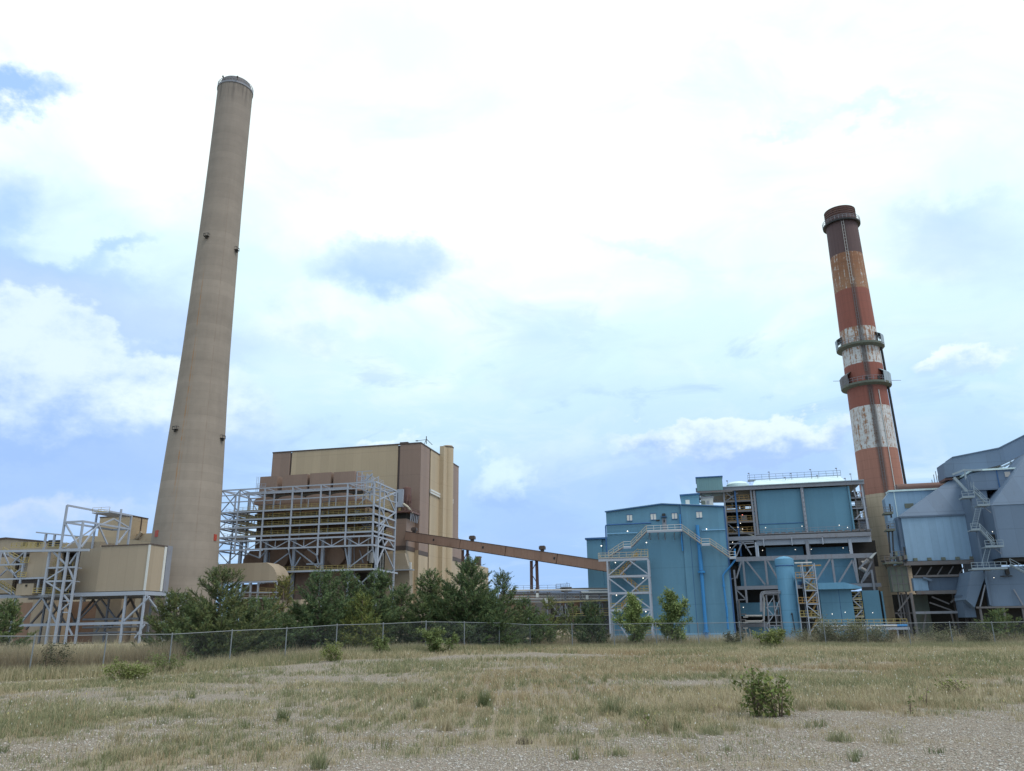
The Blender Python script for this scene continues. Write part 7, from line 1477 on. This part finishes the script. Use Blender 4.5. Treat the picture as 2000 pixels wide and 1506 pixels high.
# ------------------------------------------------------------------ chain link fence
def fence(label, pts, group='runs of the chain link fence'):
    z = lambda p: float(gz(*p)); mid = pts[len(pts) // 2]
    t = thing('chain_link_fence', label, 'fence', (mid[0], mid[1], z(mid)), group, world=True)
    H = 1.83
    for p in pts:
        zz = z(p); b = MB(); b.tube([(p[0], p[1], zz - .1), (p[0], p[1], zz + H + .02)], .032, 8, world=True); b.lathe((p[0], p[1], 0), [(zz + H + .02, .04), (zz + H + .06, .03), (zz + H + .08, .005)], 8); b.build('post', 'fence_steel', t)
    b = MB(); b.tube([(p[0], p[1], z(p) + H) for p in pts], .022, 6, world=True); b.build('top_rail', 'fence_steel', t)
    V, F, o = [], [], 0; r = .0014; s = .062
    for a, c in zip(pts[:-1], pts[1:]):
        a = np.array((*a, z(a))); c = np.array((*c, z(c))); L_ = np.linalg.norm((c - a)[:2]); nn = np.array((-(c - a)[1], (c - a)[0], 0)) / L_
        n0 = int((L_ + H) / (s * 1.414)) + 1
        for sg in (1, -1):
            i = np.arange(n0); q = i * s * 1.414 - H if sg == 1 else i * s * 1.414
            lo = np.maximum(q, 0) if sg == 1 else np.minimum(q, L_); zlo = (lo - q) * sg
            hi = np.minimum(q + H, L_) if sg == 1 else np.maximum(q - H, 0); zhi = (hi - q) * sg
            ok = (zhi - zlo > .05) & (zlo >= -1e-6); lo, hi, zlo, zhi = lo[ok], hi[ok], zlo[ok], zhi[ok]
            P0 = a + (c - a) * (lo / L_)[:, None]; P0[:, 2] += zlo + .03; P1 = a + (c - a) * (hi / L_)[:, None]; P1[:, 2] += zhi + .0
            d = P1 - P0; d /= np.linalg.norm(d, axis=1)[:, None]; e = np.cross(d, nn) * r; g = np.repeat((nn * r)[None], len(d), 0)
            ring = np.stack([P0 + e, P0 - e * .5 + g * .87, P0 - e * .5 - g * .87, P1 + e, P1 - e * .5 + g * .87, P1 - e * .5 - g * .87], 1); k = len(d)
            fq = np.array([(0, 1, 4, 3), (1, 2, 5, 4), (2, 0, 3, 5)]); V.append(ring.reshape(-1, 3)); F.append((fq[None] + 6 * np.arange(k)[:, None, None]).reshape(-1, 4) + o); o += 6 * k
    me = np_mesh('mesh_fabric', np.concatenate(V) - np.array((mid[0], mid[1], z(mid))), np.concatenate(F)); me.materials.append(MATS['fence_steel']); f = bpy.data.objects.new('mesh_fabric', me); COL.objects.link(f); f.parent = t
fence('chain link fence run before the pines, nearest and sloping away from the left', FENCE_L)
fence('short chain link fence run between the tall pine and its bend', [(-5.58, 51.2), (-3.35, 53.9), (-1.1, 56.7), (1.08, 59.4)])
fence('chain link fence run in front of the blue plant and right chimney', [(1.08 + 3.05 * i, 59.4) for i in range(0, 15)])

# ------------------------------------------------------------------ trees
def pine_meshes(seed, H, R, dens=1.0, tint=(1, 1, 1), gap=0.0, low=.0):
    g = np.random.default_rng(seed); tr = MB(); sh = []                 # shoots: base, tip
    lean = g.normal(0, .03, 2)
    tip = np.array((lean[0] * H, lean[1] * H, H)); tr.tube([(0, 0, -.2), tip * .5, tip * .97], [.02 * H + .03, .013 * H + .015, .012], 8, world=True)
    zz = .25 + low * H
    while zz < H * .97:
        f = zz / H; n = int(g.integers(4, 7)) + (2 if f < .5 else 0)
        ln = 1.30 * R * (min(1.0, .6 + f * 2.2) * (1 - f) ** .75 + .05) * (1.0 if f < .9 else 1.0); a0 = g.random() * 6.28
        for i in range(n):
            if g.random() < gap: continue
            a = a0 + i * 6.283 / n + g.normal(0, .25); L0 = ln * (.55 + .55 * g.random()); up = .12 + .55 * f + g.normal(0, .1)
            d = np.array((cos(a), sin(a), up)); d /= np.linalg.norm(d); base = tip * f
            end = base + d * L0 + np.array((0, 0, .14 * L0)); m = base + d * L0 * .5 - np.array((0, 0, .03 * L0))
            tr.tube([base, m, end], [.012 + .010 * L0, .010 + .004 * L0, .005], 5, world=True)
            k = max(4, int(L0 * 16 * dens))
            for j in range(k):
                s = (.18 + .82 * (j + g.random()) / k); p = base + (m - base) * min(1, 2 * s) if s < .5 else m + (end - m) * (2 * s - 1)
                sp = g.normal(0, 1, 3); sp -= d * (sp @ d); sp /= np.linalg.norm(sp) + 1e-6; sp[2] = sp[2] * .55
                dd = d * (.55 + .5 * g.random()) + sp * (.90 * (1.35 - .75 * s)) + np.array((0, 0, .30 + .3 * f)); dd /= np.linalg.norm(dd); l = (.16 + .20 * g.random()) * (1.35 - .5 * s) * (1 + .04 * H)
                sh.append((*p, *(p + dd * l)))
                if s < .8 and g.random() < .7:
                    q = p + dd * l; d2 = dd + g.normal(0, .45, 3); d2 /= np.linalg.norm(d2); sh.append((*q, *(q + d2 * l * .8)))
            d3 = d + np.array((0, 0, .7)); d3 /= np.linalg.norm(d3); sh.append((*end, *(end + d3 * .26)))
        zz += (.30 + .10 * g.random()) * (1 if f < .7 else .8)
    for q in range(5):
        d = np.array((g.normal(0, .35), g.normal(0, .35), 1.0)); d /= np.linalg.norm(d); p = tip * (.93 + .01 * q); sh.append((*p, *(p + d * (.32 + .03 * H))))
    S = np.array(sh); k = len(S); nn = 16
    A = np.repeat(S[:, :3], nn, 0); D = np.repeat(S[:, 3:] - S[:, :3], nn, 0); t = g.random((k * nn, 1)); c = A + D * t
    dn = D / np.linalg.norm(D, axis=1)[:, None]; sp = g.normal(0, 1, (k * nn, 3)); sp -= dn * (sp * dn).sum(1)[:, None]; sp /= np.linalg.norm(sp, axis=1)[:, None] + 1e-9
    nd = dn * .75 + sp * .8; nd /= np.linalg.norm(nd, axis=1)[:, None]; ln = (.095 + .06 * g.random((k * nn, 1))); e = c + nd * ln; sd = np.cross(nd, sp); sd /= np.linalg.norm(sd, axis=1)[:, None] + 1e-9; w = .014 + .006 * g.random((k * nn, 1))
    v = np.stack([c - sd * w, c + sd * w, e], 1).reshape(-1, 3); f = np.arange(len(v)).reshape(-1, 3)
    pal = np.array([(.118, .154, .066), (.096, .134, .064), (.146, .178, .072), (.104, .146, .076), (.162, .180, .078)]) * np.array(tint)
    shoot = pal[g.integers(0, 5, k)] * (.75 + .5 * g.random((k, 1))); cc = np.repeat(np.repeat(shoot, nn, 0) * (.85 + .3 * g.random((k * nn, 1))), 3, 0)
    return tr, (v, f, np.clip(cc, 0, 1))
def at_ground(px, Y):
    d = P(px, 1240, Y); return float(d[0]), float(Y), float(gz(d[0], Y))
def link_tree(name, label, cat, x, y, z, tr, cr, bark, leafm, group, crown='crown', trunk='trunk', mesh=None, sc=1.0, rot=0.0):
    t = thing(name, label, cat, (x, y, z), group, world=True); t.scale = (sc, sc, sc); t.rotation_euler[2] = rot
    if mesh is None:
        a = bpy.data.meshes.new(trunk); a.from_pydata(tr.v, [], tr.f); a.materials.append(MATS[bark]); a.shade_smooth(); b = np_mesh(crown, *cr); b.materials.append(MATS[leafm]); mesh = (a, b)
    for nm, me in zip((trunk, crown), mesh): o = bpy.data.objects.new(nm, me); COL.objects.link(o); o.parent = t
    return mesh
PG = 'pines along the back of the fence'
def pines():
    # x in the photo, distance, height, spread, density, whorl gaps, tint, label
    for i, (px, Y, H, R, de, gp, ti, lb) in enumerate((
        (428, 46.5, 5.2, 2.7, 1.0, .12, (1.05, 1.0, .95), 'broad bushy pine right of the left steel frame with one tall spindly top'),
        (345, 48.5, 3.9, 2.3, 1.0, .1, (1.05, 1.0, .9), 'rounded low pine hiding the right legs of the tan duct'),
        (505, 50.5, 3.7, 2.2, .9, .1, (.95, 1.05, 1.05), 'low full green pine between the broad pine and the spindly brownish one'),
        (545, 55, 5.2, 1.5, .6, .4, (1.5, 1.15, .85), 'spindly thin brownish pine before the curved tan duct'),
        (618, 53.5, 5.4, 2.2, 1.1, .05, (.85, .98, 1.0), 'dense dark pine with a candle top just left of the twin steel columns'),
        (668, 57, 5.6, 2.1, 1.0, .1, (.9, 1.0, 1.0), 'dark pine below the fan casings at the middle of the grey frame'),
        (735, 57.5, 5.4, 2.2, 1.1, .08, (.95, 1.05, 1.05), 'blue green pine covering the right corner legs of the grey frame'),
        (705, 53.5, 3.6, 1.7, 1.0, .1, (1.25, 1.15, .8), 'short lighter yellow green pine standing in front of the blue green pine'),
        (828, 59, 5.6, 2.0, 1.1, .06, (.9, 1.0, .95), 'pointed dark pine before the tan wall left of the tallest pine'),
        (780, 61, 4.7, 2.0, 1.0, .1, (.9, 1.0, 1.0), 'shorter dark pine left of the pointed pine by the hopper wall'),
        (918, 58.0, 6.15, 3.0, 1.15, .05, (.8, .92, .9), 'tallest pine of the group, dark and full, below the conveyor trestle'),
        (878, 61, 4.6, 2.1, 1.0, .1, (.85, .95, .95), 'dark pine tucked left of the tallest pine in front of the full height ducts'),
        (988, 60.5, 5.6, 1.8, .9, .18, (.95, 1.0, 1.0), 'open crowned pine right of the tallest pine against the sky'),
        (1020, 62.5, 3.6, 1.7, 1.0, .1, (.9, 1.05, 1.0), 'low pine at the left end of the pipe bridge'),
        (1075, 68, 4.0, 1.5, .7, .3, (1.15, 1.05, .9), 'thin see through pine in front of the pipe bridge'),
        (1118, 72, 3.6, 1.4, .7, .3, (1.1, 1.05, .95), 'small sparse pine left of the dark bushy pine by the rubble'),
        (1157, 62.5, 3.3, 1.55, 1.0, .05, (.62, .72, .75), 'dark low bushy pine just left of the stair tower'),
        (1062, 63, 2.3, 1.1, .9, .1, (1.0, 1.1, 1.0), 'small green pine behind the fence post before the pipe bridge'),
        (8, 55, 3.9, 1.9, 1.0, .1, (1.0, 1.05, .95), 'pine cut off by the left picture edge'),
        (1962, 64, 2.6, 1.9, 1.0, .12, (1.0, 1.05, .95), 'rounded juniper like pine below the slate block at the right edge'),
        (462, 50.0, 3.4, 2.7, 1.0, .05, (.95, 1.0, 1.0), 'low wide dark pine at the right skirt of the broad pine'),
        (590, 54.5, 3.3, 2.3, 1.0, .05, (.9, 1.0, 1.0), 'low wide pine filling the foot of the pine left of the twin columns'),
        (390, 45.8, 3.0, 2.6, 1.0, .05, (.95, .98, .92), 'low skirt pine at the left foot of the broad pine'),
        (955, 57.5, 3.4, 2.2, 1.0, .05, (.8, .92, .9), 'low dark pine at the right foot of the tallest pine'),
        (700, 62, 4.4, 2.0, 1.0, .1, (.9, 1.0, 1.0), 'half hidden pine filling the gap behind the yellow green pine'),
        )):
        x, y, z = at_ground(px, Y); tr, cr = pine_meshes(100 + i, H, R, de, ti, gp)
        link_tree('pine_tree', lb, 'pine tree', x, y, z, tr, cr, 'pine_bark', 'needle', PG)
pines()
def leafy_meshes(seed, H, R, leaves, size, pal, shape='cone', stems=1, cl=26):
    g = np.random.default_rng(seed); tr = MB(); C = []
    for s in range(stems):
        sx, sy = (0, 0) if stems == 1 else g.normal(0, R * .35, 2); h = H * (1 if s == 0 else .55 + .45 * g.random())
        top = np.array((sx * 1.5 + g.normal(0, .04 * H), sy * 1.5 + g.normal(0, .04 * H), h)); bs = np.array((sx * .4, sy * .4, -.1)); tr.tube([bs, (bs + top) / 2, top], [.012 * H + .008, .008 * H + .005, .004], 6, world=True)
        nb = max(6, int(9 * h))
        for i in range(nb):
            f = (.10 + .9 * (i + g.random()) / nb); p = bs + (top - bs) * f; a = g.random() * 6.28
            L0 = R * ((1 - f) ** .7 * min(1, .45 + 2.0 * f) if shape == 'cone' else sqrt(max(.05, 1 - (2 * f - .9) ** 2))) * (.5 + .7 * g.random()) / (1 if stems == 1 else 1.4)
            d = np.array((cos(a), sin(a), .5 + .5 * g.random())); d /= np.linalg.norm(d); e = p + d * L0; tr.tube([p, e], [.006 + .004 * H * .3, .003], 4, world=True)
            for j in range(max(2, int(L0 * 5))): C.append(p + (e - p) * (.25 + .8 * g.random()) + g.normal(0, .05 * R, 3))
    C = np.array(C); per = max(1, leaves // len(C)); k = len(C) * per; c = np.repeat(C, per, 0) + g.normal(0, .09 * (R ** .5), (k, 3)) ; c[:, 2] = np.maximum(c[:, 2], .04)
    n = g.normal(0, 1, (k, 3)); n[:, 2] = np.abs(n[:, 2]) + .3; n /= np.linalg.norm(n, axis=1)[:, None]; a = np.cross(n, g.normal(0, 1, (k, 3))); a /= np.linalg.norm(a, axis=1)[:, None]; b = np.cross(n, a); s = size * (.6 + .7 * g.random((k, 1)))
    v = np.stack([c - a * s * .7, c + b * s * .38 - a * s * .1, c + a * s * .75 + n * s * .12, c - b * s * .38 - a * s * .1], 1).reshape(-1, 3); f = np.arange(len(v)).reshape(-1, 4)
    cl_ = np.repeat(.75 + .5 * g.random((len(C), 1)), per, 0); cc = np.array(pal)[g.integers(0, len(pal), k)] * cl_ * (.85 + .3 * g.random((k, 1))); return tr, (v, f, np.clip(np.repeat(cc, 4, 0), 0, 1))
SAP = [(.20, .265, .09), (.165, .23, .08), (.235, .295, .115), (.27, .32, .14)]
BUSH = [(.155, .20, .075), (.13, .175, .065), (.19, .225, .09)]
LIME = [(.20, .235, .08), (.165, .205, .07), (.23, .25, .10)]
CW = [(.135, .18, .055), (.11, .15, .048), (.165, .205, .07), (.21, .22, .075)]
SAGE = [(.15, .165, .095), (.13, .145, .08), (.17, .175, .10), (.19, .18, .11)]
DKB = [(.06, .075, .04), (.075, .085, .05), (.09, .09, .06)]
def shrubs():
    for i, (nm, px, Y, H, R, lv, sz, pal, shp, st, lb, cat, grp) in enumerate((
        ('leafy_sapling', 1240, 61.5, 3.8, 2.1, 9000, .115, SAP, 'cone', 1, 'bright green sapling tree in front of the stair tower', 'tree', 'saplings before the blue plant'),
        ('leafy_sapling', 1312, 62.5, 4.1, 2.2, 10000, .115, [tuple(q * .9 for q in c) for c in SAP], 'cone', 1, 'full green sapling tree in front of the plain blue wall', 'tree', 'saplings before the blue plant'),
        ('leafy_bush', 858, 48.5, 1.3, .95, 2200, .10, BUSH, 'ball', 4, 'upright green bush beneath the tall pine by the fence', 'bush', None),
        ('leafy_bush', 748, 47.5, 1.0, .7, 1500, .08, BUSH, 'ball', 4, 'yellow green bush at the fence left of the bend', 'bush', None),
        ('leafy_bush', 658, 43.2, .85, .7, 1000, .08, LIME, 'ball', 4, 'small lime green bush at the foot of the fence below the dark pines', 'bush', None),
        ('leafy_bush', 100, 38.2, 1.5, .9, 1100, .06, DKB, 'ball', 5, 'dark wiry shrub by the second fence post at left', 'bush', None),
        ('leafy_bush', 252, 31.0, .68, .85, 2200, .06, LIME, 'ball', 7, 'low spreading lime green plant on the gravel at left', 'bush', None),
        ('leafy_bush', 1430, 60.5, 1.2, .9, 1300, .08, DKB, 'ball', 5, 'dull dark shrub at the right foot of the blue building', 'bush', None),
        ('leafy_bush', 1497, 57.5, 1.25, 1.05, 2200, .10, LIME, 'ball', 6, 'rounded yellow green bush left of the blue tank foot', 'bush', None),
        ('leafy_bush', 1650, 61, 2.2, 1.9, 6000, .08, SAGE, 'ball', 9, 'big pale sage bush in front of the pipe trestle', 'bush', None),
        ('leafy_bush', 1600, 62, 1.4, 1.5, 3000, .07, SAGE, 'ball', 7, 'smaller sage shrub between the blue tank and the big sage bush', 'bush', None),
        ('leafy_bush', 1710, 62, 1.4, 1.5, 3000, .07, DKB + SAGE, 'ball', 7, 'greyish shrub right of the big sage bush', 'bush', None),
        ('leafy_bush', 1830, 61.5, 1.2, 2.0, 3000, .065, SAGE, 'ball', 8, 'straggly sage shrub below the rusty legs of the pale blue box', 'bush', None),
        ('leafy_bush', 1915, 61.5, 1.5, 1.4, 3000, .07, DKB, 'ball', 6, 'dark shrub left of the rounded juniper at the right edge', 'bush', None),
        ('leafy_bush', 330, 39.5, .8, .9, 1200, .06, BUSH, 'ball', 6, 'low weedy bush at the foot of the broad pine', 'bush', None),
        ('cottonwood_sapling', 1466, 16.2, .86, .36, 520, .064, CW, 'ball', 5, 'larger leafed green sapling clump alone on the gravel, its taller left half', 'sapling', 'the two halves of the foreground sapling'),
        ('cottonwood_sapling', 1515, 16.0, .72, .42, 620, .064, CW, 'ball', 6, 'larger leafed green sapling clump alone on the gravel, its wider right half', 'sapling', 'the two halves of the foreground sapling'),
        ('leafy_weed', 1258, 14.3, .3, .12, 30, .055, LIME, 'ball', 2, 'tiny bright green weed in the gravel below the green grass tuft', 'weed', None),
        ('leafy_weed', 1860, 19.5, .3, .55, 260, .045, LIME, 'ball', 6, 'flat lime green weed patch right of the leafy clump', 'weed', None),
        ('leafy_weed', 1795, 17.2, .4, .12, 40, .04, LIME, 'ball', 2, 'thin pale weed stalk left of the flat lime patch', 'weed', None),
        ('leafy_weed', 1765, 15.6, .28, .1, 34, .04, BUSH, 'ball', 2, 'small green weed right of the leafy clump near bare gravel', 'weed', None))):
        x, y, z = at_ground(px, Y)
        if Y < 35: x = float(P(px, 1330, Y)[0]); z = float(gz(x, Y))
        tr, cr = leafy_meshes(300 + i, H, R, lv, sz, pal, shp, st)
        link_tree(nm, lb, cat, x, y, z, tr, cr, 'bark', 'leaf', grp, 'foliage' if cat != 'tree' else 'crown', 'stem' if cat != 'tree' else 'trunk')
shrubs()
def tussocks():
    for i, (px, py, hh, rr, n, pal, lb) in enumerate((
        (945, 1380, .55, .22, 420, GREEN, 'dark green grass tussock left of centre on the field'), (905, 1372, .32, .16, 220, GREEN, 'small dark grass tuft beside the tallest tussock'), (1195, 1392, .5, .3, 420, OLIVE + GREEN, 'wide bluish green grass tussock right of centre'),
        (1250, 1402, .42, .22, 260, OLIVE + GREEN, 'narrower green grass tuft next to the wide tussock'), (820, 1385, .5, .25, 260, OLIVE, 'olive grass tussock left of the dark green one'), (622, 1503, .34, .16, 160, OLIVE + GREEN, 'green rush tuft cut by the bottom picture edge'),
        (552, 1408, .36, .2, 260, GREEN, 'short green tuft in the grass below the broad pine'), (360, 1452, .26, .2, 230, DRY, 'straw coloured tuft in the left foreground'), (230, 1455, .42, .08, 60, DRY, 'few tall straw stalks in the left foreground'), (1300, 1432, .5, .14, 120, DRY, 'tall dry stalks left of the leafy clump'), (870, 1425, .36, .2, 200, DRY, 'dry golden tuft in the middle foreground'),
        (1640, 1445, .22, .28, 260, OLIVE, 'low olive mat of weeds right of the leafy clump'), (1385, 1432, .2, .3, 260, OLIVE, 'low grey green tuft at the left foot of the leafy clump'), (1205, 1478, .14, .26, 220, OLIVE, 'small flat green mat on bare gravel'), (1025, 1452, .13, .18, 150, [(.12, .10, .08), (.09, .08, .06)], 'dark withered weed on bare gravel in the middle'), (1670, 1490, .22, .1, 70, OLIVE + GREEN, 'small green tuft on bare gravel at lower right'))):
        d = ray(px, py); w = CAM + d * (-CZ / d[2]); k = n; a = rng.random(k) * 6.283; r = rr * .75 * rng.random(k) ** .8; x, y = r * np.cos(a), r * np.sin(a)
        c = pick(pal, k, .4); v, f, c = blades(x, y, np.zeros(k), hh * (.3 + .85 * rng.random(k) ** 1.4), np.full(k, .0055), .25 + .95 * rng.random(k), c, c * .7 + pick(DRY, k) * .3)
        me = np_mesh('grass_tussock', v, f, np.clip(c, 0, 1)); me.materials.append(MATS['grass_blade']); o = bpy.data.objects.new('grass_tussock', me); COL.objects.link(o); o.location = (w[0], w[1], float(gz(w[0], w[1]))); tag(o, lb, 'grass tuft', 'tufts standing out of the field')
tussocks()
